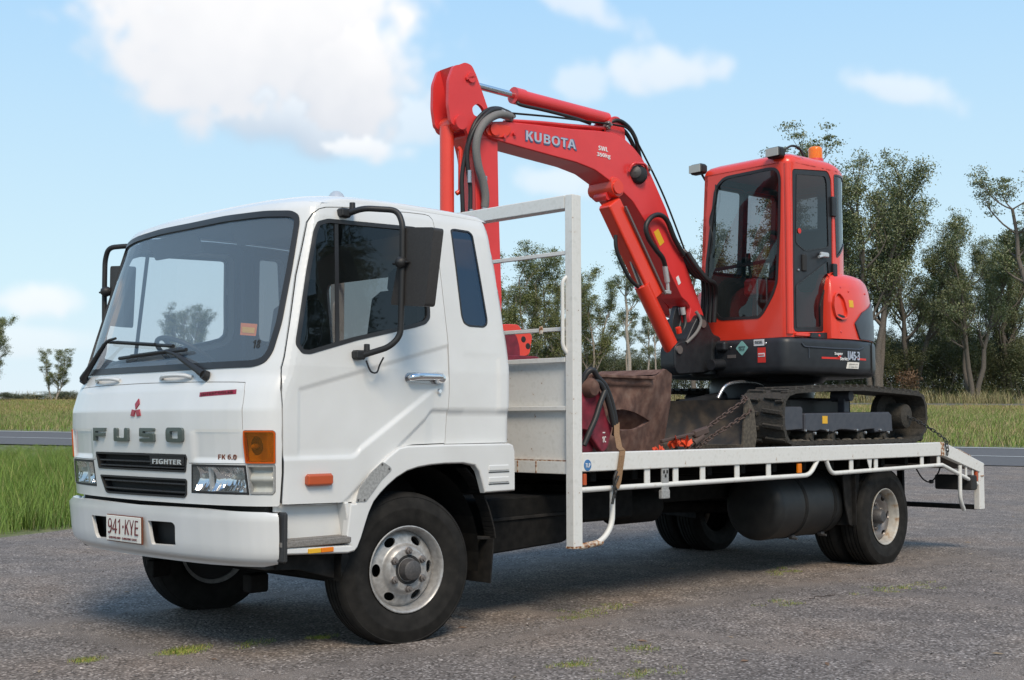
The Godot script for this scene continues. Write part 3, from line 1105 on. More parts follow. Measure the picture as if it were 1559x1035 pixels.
	bh.append_array(pv([0.0, 0.772, 0.6, 0.775, 1.0, 0.770, 1.055, 0.764, 1.068, 0.745, 1.060, 0.63, 1.045, 0.53, 1.035, 0.515, 0.95, 0.498, 0.6, 0.493, 0.0, 0.490]))
	var slot := fillet(pv([-0.50, 0.690, -0.262, 0.692, -0.272, 0.576, -0.455, 0.568, -0.47, 0.585]), 0.012)
	var slot2 := fillet(pv([0.142, 0.694, 0.378, 0.697, 0.402, 0.682, 0.390, 0.585, 0.376, 0.578, 0.158, 0.572]), 0.012)
	mb = MB.new()
	sheet(mb, whole(bh), [slot, slot2], bump, 0.03, 0.02, Vector3(0, 0.6, 0))
	# top flange back to the fascia
	for k in 40:
		var a0: Vector3 = bump.call(Vector2(lerpf(-1.05, 1.05, k / 40.0), 0.771))
		var a1: Vector3 = bump.call(Vector2(lerpf(-1.05, 1.05, (k + 1) / 40.0), 0.771))
		mb.quad(a0, a1, a1 + Vector3(0.06, -0.012, 0), a0 + Vector3(0.06, -0.012, 0), Vector3.UP, Vector3.UP, Vector3.UP, Vector3.UP)
	var bp := put("bumper", mb, M.white, T)
	mb = MB.new()
	for s in [slot, slot2]:
		var dm := func(p: Vector2): return bump.call(p) + Vector3(0.07, 0, 0)
		sheet(mb, grown(s, 0.03), [], dm, 0.1, 0.0, Vector3(3, 0.6, 0))
	put("bumper_slot", mb, M.void, bp)
	for sg in [1, -1]:
		mb = MB.new()
		mb.box(Vector3(-0.828, 0.64, 1.058 * sg), Vector3(0.026, 0.25, 0.07), 0.01)
		put("bumper_end", mb, M.plastic, bp)
	# number plate
	var pc: Vector3 = bump.call(Vector2(-0.075, 0.637)) + Vector3(-0.026, 0, 0)
	mb = MB.new()
	var tilt := Basis(Vector3(0, 0, 1), 0.03)
	mb.box(pc, Vector3(0.006, 0.138, 0.372), 0.003, tilt)
	var np := put("number_plate", mb, M.plate, T, "cream number plate with maroon characters")
	words("plate_number", "941·KYE", pc + Vector3(-0.0045, 0.012, 0.0), Vector3(0, 0, 1), Vector3(0.03, 1, 0), 0.325, 0.082, M.maroon_print, np, 0.003, false)
	words("plate_line", "QUEENSLAND · SUNSHINE STATE", pc + Vector3(-0.005, -0.052, 0.0), Vector3(0, 0, 1), Vector3(0.03, 1, 0), 0.30, 0.014, M.maroon_print, np, 0.002, false)
	mb = MB.new()
	mb.box(pc + Vector3(0.008, 0, 0), Vector3(0.008, 0.148, 0.382), 0.002, tilt)
	put("plate_frame", mb, M.brown_print, np)

func build_cab_inside(T: Node3D) -> void:
	var mb := MB.new()
	# floor, dashboard, steering wheel, seats
	mb.box(Vector3(0.0, 1.06, 0.0), Vector3(1.58, 0.06, 2.0), 0.0)
	put("cab_floor", mb, M.void, T)
	mb = MB.new()
	plate(mb, fillet(pv([-0.80, 1.1, -0.79, 1.44, -0.76, 1.485, -0.66, 1.50, -0.56, 1.46, -0.52, 1.36, -0.56, 1.1]), 0.03), Vector3(0, 0, 0.94), Vector3.RIGHT, Vector3.UP, Vector3(0, 0, 1), 1.88, 0.02)
	put("dashboard", mb, M.dash, T)
	mb = MB.new()
	plate(mb, fillet(pv([-0.80, 1.49, -0.76, 1.56, -0.60, 1.585, -0.52, 1.55, -0.50, 1.40, -0.6, 1.4]), 0.03), Vector3(0, 0, -0.18), Vector3.RIGHT, Vector3.UP, Vector3(0, 0, 1), 0.62, 0.03)
	put("instrument_hood", mb, M.dash, T)
	var c := Vector3(-0.42, 1.60, -0.50)
	var ax := Vector3(0.55, 0.83, 0.0).normalized()
	var ex := Vector3(0, 0, 1)
	var ey := ax.cross(ex)
	mb = MB.new()
	var ringp := []
	for k in 33:
		var a := TAU * k / 32.0
		ringp.append(c + (ex * cos(a) + ey * sin(a)) * 0.215)
	mb.tube(ringp, 0.015, 8, false)
	for a in [0.3, PI - 0.3, -PI / 2]:
		mb.tube([c - ax * 0.03, c + (ex * cos(a) + ey * sin(a)) * 0.21], 0.013, 6)
	mb.lathe([Vector2(0.0, 0.02), Vector2(0.05, 0.01), Vector2(0.06, -0.03), Vector2(0.03, -0.25)], c - ax * 0.03, ax, 14)
	put("steering_wheel", mb, M.plastic, T)
	for z in [-0.5, 0.52]:
		mb = MB.new()
		mb.box(Vector3(0.08, 1.36, z), Vector3(0.52, 0.16, 0.50), 0.06)
		var st := put("seat", mb, M.cloth, T)
		mb = MB.new()
		mb.box(Vector3(0.36, 1.70, z), Vector3(0.15, 0.62, 0.48), 0.06, Basis(Vector3(0, 0, 1), -0.16))
		put("backrest", mb, M.cloth, st)
		mb = MB.new()
		mb.box(Vector3(0.43, 2.06, z), Vector3(0.10, 0.17, 0.27), 0.04, Basis(Vector3(0, 0, 1), -0.12))
		put("headrest", mb, M.cloth, st)
	for z in [-0.9, 0.9]:
		mb = MB.new()
		mb.bar(Vector3(0.30, 1.1, z), Vector3(0.24, 2.36, z * 0.97), 0.06, 0.09, 0.02, Vector3(1, 0, 0))
		put("door_pillar", mb, M.trim_dark, T)
	mb = MB.new()
	mb.box(Vector3(-0.55, 2.27, 0.45), Vector3(0.02, 0.13, 0.55), 0.008, Basis(Vector3(0, 0, 1), 0.5))
	mb.box(Vector3(-0.55, 2.27, -0.45), Vector3(0.02, 0.13, 0.55), 0.008, Basis(Vector3(0, 0, 1), 0.5))
	put("sun_visor", mb, M.trim_dark, T)

func build_wheel_arches(T: Node3D) -> void:
	var arch := pv([-0.418, 0.790, -0.382, 0.790, -0.350, 0.842, -0.259, 0.955, -0.164, 1.026, -0.085, 1.074, -0.02, 1.084, 0.30, 1.086, 0.77, 1.086, 0.800, 1.075, 0.815, 1.035, 0.815, 0.806, 0.562, 0.803, 0.535, 0.88, 0.514, 0.929, 0.481, 0.962, 0.393, 0.976, 0.25, 0.977, 0.138, 0.972, 0.05, 0.962, -0.025, 0.945, -0.10, 0.912, -0.163, 0.872, -0.215, 0.832, -0.258, 0.79, -0.29, 0.735, -0.314, 0.677, -0.340, 0.61, -0.365, 0.560, -0.385, 0.541, -0.43, 0.534, -0.836, 0.555, -0.838, 0.593, -0.425, 0.578, -0.446, 0.60])
	for sg in [1, -1]:
		var ez := Vector3(0, 0, sg)
		var mb := MB.new()
		plate(mb, arch, Vector3(0, 0, 1.083 * sg), Vector3.RIGHT, Vector3.UP, ez, 0.055, 0.012)
		var ar := put("wheel_arch", mb, M.white, T)
		# inner liner of the arch
		mb = MB.new()
		var prof := []
		for k in 18:
			var a := lerpf(-0.18, PI + 0.12, k / 17.0)
			prof.append(Vector2(cos(a), sin(a)) * Vector2(0.50, 0.53) + Vector2(0.06, 0.45))
		for k in 17:
			var a: Vector2 = prof[k]
			var b: Vector2 = prof[k + 1]
			var nn := Vector3(0.06 - (a.x + b.x) * 0.5, 0.45 - (a.y + b.y) * 0.5, 0).normalized()
			mb.quad(Vector3(a.x, a.y, 1.03 * sg), Vector3(b.x, b.y, 1.03 * sg), Vector3(b.x, b.y, 0.62 * sg), Vector3(a.x, a.y, 0.62 * sg), nn, nn, nn, nn)
			mb.tri(Vector3(a.x, a.y, 0.62 * sg), Vector3(b.x, b.y, 0.62 * sg), Vector3(0.06, 0.62, 0.62 * sg), ez, ez, ez)
		put("arch_liner", mb, M.chassis, T)
		# louvre pressings at the rear foot of the arch
		for y in [0.945, 0.877]:
			mb = MB.new()
			mb.box(Vector3(0.672, y, 1.079 * sg), Vector3(0.176, 0.040, 0.022), 0.010)
			put("arch_louvre", mb, M.white, ar)
			mb = MB.new()
			mb.bar(Vector3(0.588, y - 0.024, 1.084 * sg), Vector3(0.756, y - 0.024, 1.084 * sg), 0.004, 0.006)
			put("louvre_gap", mb, M.plastic, ar)
		# grey scuff plate with screws
		mb = MB.new()
		var sp := fillet(pv([-0.385, 0.796, -0.365, 0.868, -0.290, 0.945, -0.206, 1.002, -0.150, 0.972, -0.142, 0.955, -0.215, 0.900, -0.262, 0.850, -0.318, 0.793]), 0.012)
		plate(mb, sp, Vector3(0, 0, 1.0865 * sg), Vector3.RIGHT, Vector3.UP, ez, 0.006, 0.002)
		var scuff := put("scuff_plate", mb, M.grey_scuff, T)
		for q in [Vector2(-0.372, 0.806), Vector2(-0.33, 0.805), Vector2(-0.21, 0.987), Vector2(-0.162, 0.962)]:
			mb = MB.new()
			mb.lathe([Vector2(0, 0.004), Vector2(0.005, 0.003), Vector2(0.007, 0.0)], Vector3(q.x, q.y, 1.0865 * sg), ez, 8)
			put("screw", mb, M.hub, scuff)
		# recessed step well, step board, reflector
		mb = MB.new()
		mb.box(Vector3(-0.60, 0.715, 0.985 * sg), Vector3(0.46, 0.19, 0.03), 0.006)
		mb.box(Vector3(-0.415, 0.70, 1.02 * sg), Vector3(0.03, 0.20, 0.10), 0.008, Basis(Vector3(0, 0, 1), 0.18))
		put("step_well", mb, M.white, T)
		mb = MB.new()
		plate(mb, fillet(pv([-0.842, 0.955, -0.842, 1.088, -0.41, 1.088, -0.40, 0.99, -0.62, 0.955]), 0.02), Vector3(0, 0.622, 0), Vector3.RIGHT, Vector3(0, 0, sg), Vector3.UP, 0.034, 0.006)
		var stp := put("step_board", mb, M.tread_plate, T)
		for k in 7:
			mb = MB.new()
			mb.bar(Vector3(-0.82, 0.624, (0.965 + k * 0.018) * sg), Vector3(-0.43, 0.624, (0.965 + k * 0.018) * sg), 0.007, 0.006, 0.002)
			put("tread_rib", mb, M.tread_plate, stp)
		mb = MB.new()
		mb.box(Vector3(-0.651, 0.564, 1.086 * sg), Vector3(0.078, 0.024, 0.012), 0.003)
		put("step_reflector", mb, M.yellow, T)
		mb = MB.new()
		mb.box(Vector3(-0.571, 0.564, 1.086 * sg), Vector3(0.078, 0.024, 0.012), 0.003)
		put("step_reflector", mb, M.reflex, T)
		# dark valance and flaps around the front wheel
		mb = MB.new()
		plate(mb, pv([-0.80, 0.535, -0.36, 0.535, -0.33, 0.50, -0.395, 0.385, -0.55, 0.43, -0.66, 0.46, -0.80, 0.47]), Vector3(0, 0, 0.97 * sg), Vector3.RIGHT, Vector3.UP, ez, 0.02, 0.004)
		put("step_bracket", mb, M.guard, T)
		mb = MB.new()
		mb.box(Vector3(-0.60, 0.35, 0.50 * sg), Vector3(0.12, 0.10, 0.08), 0.01)
		put("spring_hanger", mb, M.chassis, T)
		# rear guard edge of the front arch and its mud flap
		mb = MB.new()
		var gp := smooth([Vector3(0.47, 0.95, 0.97 * sg), Vector3(0.56, 0.87, 0.97 * sg), Vector3(0.65, 0.73, 0.97 * sg), Vector3(0.70, 0.60, 0.97 * sg), Vector3(0.715, 0.53, 0.97 * sg)], 4)
		for k in gp.size() - 1:
			mb.bar(gp[k], gp[k + 1], 0.09, 0.012, 0.003, Vector3(1, 0.4, 0))
		mb.bar(Vector3(0.56, 0.54, 0.95 * sg), Vector3(0.72, 0.53, 0.95 * sg), 0.05, 0.02, 0.004)
		put("arch_guard", mb, M.guard, T)
		mb = MB.new()
		plate(mb, pv([0.0, 0.53, 0.40, 0.53, 0.37, 0.27, 0.08, 0.27, 0.0, 0.30]), Vector3(0.69, 0, 0.62 * sg), Vector3(0, 0, sg), Vector3.UP, Vector3(-1, 0, 0), 0.012, 0.003)
		put("mud_flap", mb, M.guard, T)

func build_mirrors(T: Node3D) -> void:
	for sg in [1, -1]:
		# near side: hoop from two brackets; far side shows at the other edge of the windscreen
		var mb := MB.new()
		var hoop: Array
		if sg > 0:
			hoop = mirror_path()
		else:
			hoop = []
			for p in mirror_path():
				hoop.append(Vector3(p.x - 0.37 * clampf((p.z - 1.0) / 0.2, 0.0, 1.0), p.y, -p.z))
		mb.tube(bent(hoop, 0.07), 0.0165, 9)
		var arm := put("mirror_arm", mb, M.rubber, T)
		mb = MB.new()
		for q in [hoop[0], hoop[hoop.size() - 1]]:
			mb.box(q + Vector3(-0.02, 0, -0.02 * sg), Vector3(0.07, 0.05, 0.06), 0.012)
			mb.lathe([Vector2(0, 0.03), Vector2(0.016, 0.028), Vector2(0.018, -0.03)], q + Vector3(0.02, 0.03, 0.0), Vector3.UP, 10)
		put("mirror_bracket", mb, M.rubber, arm)
		# housing: tall shell that leans a little, its back to the front
		mb = MB.new()
		var sh := fillet(pv([1.249, 2.240, 1.484, 2.215, 1.415, 1.81, 1.14, 1.835]), 0.02)
		var mx := -0.205 if sg > 0 else -0.575
		if sg < 0:
			sh = fillet(pv([0.995, 2.20, 1.20, 2.215, 1.20, 1.83, 1.02, 1.81]), 0.02)
		plate(mb, sh, Vector3(mx, 0, 0), Vector3(0, 0, sg), Vector3.UP, Vector3(-1, 0, 0), 0.07, 0.016)
		var mir := put("mirror", mb, M.mirror_shell, T)
		mb = MB.new()
		plate(mb, grown(sh, -0.012), Vector3(mx + 0.071, 0, 0), Vector3(0, 0, sg), Vector3.UP, Vector3(1, 0, 0), 0.003)
		put("mirror_glass", mb, M.chrome, mir)
		mb = MB.new()
		mb.lathe([Vector2(0, 0.036), Vector2(0.017, 0.032), Vector2(0.030, 0.016), Vector2(0.033, -0.01), Vector2(0.022, -0.03)], Vector3(mx - 0.02, 2.05, (1.25 if sg > 0 else 1.21) * sg), Vector3(-1, 0, 0.3 * sg), 14)
		mb.bar(Vector3(mx - 0.01, 2.05, 1.18 * sg), Vector3(mx - 0.01, 2.05, 1.30 * sg), 0.03, 0.012, 0.004)
		put("mirror_pivot", mb, M.rubber, mir)
	var mb2 := MB.new()
	var lo: Vector3 = mirror_path()[mirror_path().size() - 1]
	mb2.tube(smooth([lo + Vector3(0.0, -0.03, 0.02), lo + Vector3(0.03, -0.085, 0.02), lo + Vector3(0.08, -0.09, 0.01), lo + Vector3(0.10, -0.05, 0.01), lo + Vector3(0.11, -0.01, 0.03)], 5), 0.005, 6)
	put("mirror_cable", mb2, M.rubber, T)

func mirror_path() -> Array:
	return [Vector3(-0.375, 2.325, 1.0), Vector3(-0.345, 2.345, 1.08), Vector3(-0.215, 2.335, 1.205), Vector3(-0.215, 2.26, 1.25), Vector3(-0.215, 2.05, 1.25), Vector3(-0.215, 1.665, 1.235), Vector3(-0.26, 1.605, 1.20), Vector3(-0.335, 1.565, 1.08)]

# ---------------------------------------------------------------- wheels
const TYRE_R := 0.418

func tyre_profile(hw: float) -> Array:
	var p := [Vector2(0.218, hw - 0.035), Vector2(0.236, hw - 0.022), Vector2(0.25, hw - 0.012), Vector2(0.285, hw - 0.002), Vector2(0.325, hw), Vector2(0.33, hw + 0.002), Vector2(0.336, hw), Vector2(0.365, hw - 0.004), Vector2(0.390, hw - 0.013), Vector2(0.394, hw - 0.011), Vector2(0.405, hw - 0.020), Vector2(0.411, hw - 0.030)]
	var w := hw - 0.030
	var g := [0.62, 0.22, -0.22, -0.62]
	for q in g:
		var h: float = w * q
		p.append_array([Vector2(TYRE_R, h + 0.006), Vector2(TYRE_R - 0.012, h + 0.004), Vector2(TYRE_R - 0.012, h - 0.004), Vector2(TYRE_R, h - 0.006)])
	var m := p.size()
	var k := 11
	while k >= 0:
		p.append(Vector2(p[k].x, -p[k].y))
		k -= 1
	return p

# profile height of the front disc at radius r
func disc_h(r: float) -> float:
	return lut([0.0, 0.112, 0.116, 0.111, 0.123, 0.105, 0.130, 0.078, 0.138, 0.064, 0.17, 0.055, 0.195, 0.046, 0.203, 0.036, 0.212, 0.022], r)

func disc_h_rear(r: float) -> float:
	return lut([0.0, 0.0, 0.105, 0.0, 0.118, 0.005, 0.135, 0.020, 0.155, 0.032, 0.185, 0.034, 0.198, 0.024, 0.212, 0.008], r)

func wheel(T: Node3D, at: Vector3, side: float, steer: float, rear: bool, inner_only := false) -> Node3D:
	var w := Node3D.new()
	w.name = numbered_in(T, "wheel")
	T.add_child(w)
	w.position = at - T.position
	w.basis = Basis(Vector3.UP, steer) * (Basis.IDENTITY if side > 0 else Basis(Vector3.UP, PI))
	var add := func(called: String, mb: MB, m: Material) -> MeshInstance3D:
		var o := MeshInstance3D.new()
		o.mesh = mb.mesh()
		o.mesh.surface_set_material(0, m)
		o.name = numbered_in(w, called)
		w.add_child(o)
		return o
	var Z := Vector3(0, 0, 1)
	var mb := MB.new()
	mb.lathe(tyre_profile(0.112), Vector3.ZERO, Z, 72, true)
	add.call("tyre", mb, M.tyre)
	if inner_only:
		return w
	var rm: Material = M.rim_dusty if rear else M.rim
	# flange, drop and inner barrel
	mb = MB.new()
	mb.lathe([Vector2(0.228, 0.088), Vector2(0.236, 0.096), Vector2(0.237, 0.102), Vector2(0.232, 0.104), Vector2(0.226, 0.100), Vector2(0.219, 0.088), Vector2(0.217, 0.066), Vector2(0.208, 0.052), Vector2(0.206, -0.095), Vector2(0.23, -0.11)], Vector3.ZERO, Z, 56, false)
	add.call("rim", mb, rm)
	# disc with hand holes
	var dh: Callable = disc_h_rear if rear else disc_h
	var f := func(p: Vector2):
		var a: float = p.x / 0.17
		return Vector3(cos(a) * p.y, sin(a) * p.y, dh.call(p.y))
	var holes := []
	for k in 6:
		holes.append(ring2(k * TAU / 6.0 * 0.17, 0.169 if not rear else 0.170, 0.036, 0.023, 20))
	mb = MB.new()
	sheet(mb, rect(-TAU / 12.0 * 0.17, 0.055, TAU * 11.0 / 12.0 * 0.17, 0.210), holes, f, 0.014, 0.012, Vector3(0, 0, -5))
	add.call("wheel_disc", mb, M.nut if rear else rm)
	mb = MB.new()
	var bk := -0.075
	mb.lathe([Vector2(0.0, bk), Vector2(0.215, bk)], Vector3.ZERO, Z, 24)
	add.call("wheel_back", mb, M.void)
	mb = MB.new()
	if rear:
		mb.lathe([Vector2(0.0, 0.085), Vector2(0.045, 0.083), Vector2(0.058, 0.07), Vector2(0.062, 0.01), Vector2(0.09, 0.004), Vector2(0.095, -0.02)], Vector3.ZERO, Z, 24)
	else:
		mb.lathe([Vector2(0.0, 0.166), Vector2(0.045, 0.166), Vector2(0.053, 0.160), Vector2(0.055, 0.135), Vector2(0.060, 0.125), Vector2(0.062, 0.10)], Vector3.ZERO, Z, 28)
	add.call("hub", mb, M.hub)
	if not rear:
		mb = MB.new()
		mb.lathe([Vector2(0.064, 0.112), Vector2(0.080, 0.1135), Vector2(0.081, 0.100)], Vector3.ZERO, Z, 28)
		add.call("hub_ring", mb, M.void)
	mb = MB.new()
	mb.lathe([Vector2(0.0, 0.030), Vector2(0.008, 0.030), Vector2(0.010, 0.024), Vector2(0.011, 0.020), Vector2(0.017, 0.019), Vector2(0.019, 0.016), Vector2(0.019, 0.003), Vector2(0.024, 0.0)], Vector3.ZERO, Z, 6, false, 20.0)
	var nut: MeshInstance3D
	for k in 6:
		var a := TAU * k / 6.0 + PI / 6.0 + 0.0
		var pos := Vector3(cos(a) * 0.102, sin(a) * 0.102, dh.call(0.102))
		if k == 0:
			nut = add.call("wheel_nut", mb, M.nut)
			nut.position = pos
		else:
			var o: MeshInstance3D = nut.duplicate()
			o.name = numbered_in(w, "wheel_nut")
			w.add_child(o)
			o.position = pos
	return w

func build_wheels(T: Node3D) -> void:
	var wb := 5.30
	wheel(T, Vector3(0.037, 0.410, 0.925), 1.0, -0.16, false)
	wheel(T, Vector3(0.0, 0.408, -0.918), -1.0, -0.16, false)
	for sg in [1.0, -1.0]:
		wheel(T, Vector3(wb, 0.408, 0.975 * sg), sg, 0.0, true)
		wheel(T, Vector3(wb, 0.408, 0.715 * sg), sg, 0.0, true, true)

func build_chassis(T: Node3D) -> void:
	var mb := MB.new()
	for z in [0.40, -0.40]:
		mb = MB.new()
		mb.box(Vector3(2.85, 0.70, z), Vector3(7.3, 0.20, 0.07), 0.01)
		put("chassis_rail", mb, M.chassis, T)
	for x in [0.0, 5.30]:
		mb = MB.new()
		mb.tube([Vector3(x, 0.408, -0.85), Vector3(x, 0.408, 0.85)], 0.06, 12)
		if x > 1.0:
			mb.lathe([Vector2(0.0, 0.20), Vector2(0.10, 0.17), Vector2(0.17, 0.05), Vector2(0.17, -0.05), Vector2(0.10, -0.17), Vector2(0.0, -0.20)], Vector3(x, 0.42, 0.0), Vector3(1, 0, 0), 18)
		put("axle", mb, M.chassis, T)
		for z in [0.45, -0.45]:
			mb = MB.new()
			for k in 5:
				var l := 0.75 - k * 0.12
				for q in 8:
					var u0 := lerpf(-l, l, q / 8.0)
					var u1 := lerpf(-l, l, (q + 1) / 8.0)
					mb.bar(Vector3(x + u0, 0.50 - k * 0.016 + u0 * u0 * 0.16, z), Vector3(x + u1, 0.50 - k * 0.016 + u1 * u1 * 0.16, z), 0.07, 0.014, 0.0)
			put("leaf_spring", mb, M.chassis, T)
	# engine and gearbox mass, radiator, cab underside
	mb = MB.new()
	mb.box(Vector3(0.1, 0.78, 0.0), Vector3(1.5, 0.45, 0.66), 0.05)
	mb.box(Vector3(1.2, 0.66, 0.0), Vector3(0.8, 0.32, 0.42), 0.06)
	mb.tube([Vector3(1.6, 0.62, 0.0), Vector3(5.2, 0.45, 0.0)], 0.05, 10)
	put("engine", mb, M.chassis, T)
	mb = MB.new()
	mb.box(Vector3(-0.80, 0.70, 0.0), Vector3(0.10, 0.46, 1.9), 0.01)
	put("radiator", mb, M.void, T)
	for sg in [1.0, -1.0]:
		mb = MB.new()
		mb.box(Vector3(0.69, 0.92, 0.78 * sg), Vector3(0.20, 0.26, 0.56), 0.01)
		put("cab_underside", mb, M.chassis, T)
	mb = MB.new()
	mb.tube([Vector3(-0.25, 0.36, -0.72), Vector3(-0.25, 0.36, 0.72)], 0.022, 8)
	mb.tube([Vector3(-0.55, 0.44, 0.38), Vector3(-0.2, 0.38, 0.2)], 0.02, 8)
	put("steering_rod", mb, M.chassis, T)
	# box with sloping belly behind the near front wheel, batteries, air tank further in
	mb = MB.new()
	plate(mb, fillet(pv([0.80, 0.75, 0.80, 0.415, 1.50, 0.445, 1.58, 0.50, 1.60, 0.75]), 0.05), Vector3(0, 0, 0.86), Vector3.RIGHT, Vector3.UP, Vector3(0, 0, 1), 0.42, 0.012)
	put("toolbox", mb, M.chassis, T)
	mb = MB.new()
	mb.bar(Vector3(0.80, 0.62, 0.868), Vector3(1.60, 0.63, 0.868), 0.012, 0.02, 0.004)
	put("toolbox_strap", mb, M.guard, T)
	mb = MB.new()
	mb.box(Vector3(1.95, 0.68, 0.62), Vector3(0.62, 0.26, 0.4), 0.03)
	mb.lathe([Vector2(0, 0.30), Vector2(0.08, 0.28), Vector2(0.115, 0.22), Vector2(0.115, -0.22), Vector2(0.08, -0.28), Vector2(0, -0.30)], Vector3(2.55, 0.60, 0.55), Vector3(1, 0, 0), 18)
	put("air_tank", mb, M.chassis, T)
	mb = MB.new()
	mb.box(Vector3(2.35, 0.62, -0.72), Vector3(1.3, 0.34, 0.42), 0.05)
	put("battery_box", mb, M.chassis, T)
	# round fuel tank with straps
	mb = MB.new()
	var c := Vector3(4.33, 0.545, 0.72)
	mb.lathe([Vector2(0.0, 0.505), Vector2(0.20, 0.50), Vector2(0.24, 0.482), Vector2(0.260, 0.455), Vector2(0.264, 0.43), Vector2(0.264, -0.43), Vector2(0.260, -0.455), Vector2(0.24, -0.482), Vector2(0.20, -0.50), Vector2(0.0, -0.505)], c, Vector3(1, 0, 0), 40)
	var ft := put("fuel_tank", mb, M.tank, T)
	for x in [-0.12, 0.32]:
		mb = MB.new()
		mb.lathe([Vector2(0.264, -0.022), Vector2(0.269, -0.018), Vector2(0.269, 0.018), Vector2(0.264, 0.022)], c + Vector3(x, 0, 0), Vector3(1, 0, 0), 40, true)
		put("tank_strap", mb, M.guard, ft)
		mb = MB.new()
		mb.box(c + Vector3(x, -0.245, 0.12), Vector3(0.05, 0.03, 0.05), 0.008)
		mb.tube([c + Vector3(x, -0.26, 0.10), c + Vector3(x, -0.26, 0.17)], 0.010, 6)
		put("strap_bolt", mb, M.hub, ft)
	# guard and flap ahead of the rear wheels
	for sg in [1.0, -1.0]:
		mb = MB.new()
		plate(mb, fillet(pv([4.70, 0.80, 4.98, 0.80, 4.955, 0.60, 4.930, 0.33, 4.80, 0.365, 4.74, 0.52]), 0.01), Vector3(0, 0, 1.02 * sg), Vector3.RIGHT, Vector3.UP, Vector3(0, 0, sg), 0.015, 0.003)
		put("side_guard", mb, M.guard, T)
		mb = MB.new()
		plate(mb, pv([0.0, 0.86, 0.56, 0.86, 0.56, 0.36, 0.0, 0.34]), Vector3(4.78, 0, 0.5 * sg), Vector3(0.12, 0, sg * 0.99), Vector3.UP, Vector3(-1, 0, 0), 0.012, 0.003)
		put("mud_flap", mb, M.guard, T)

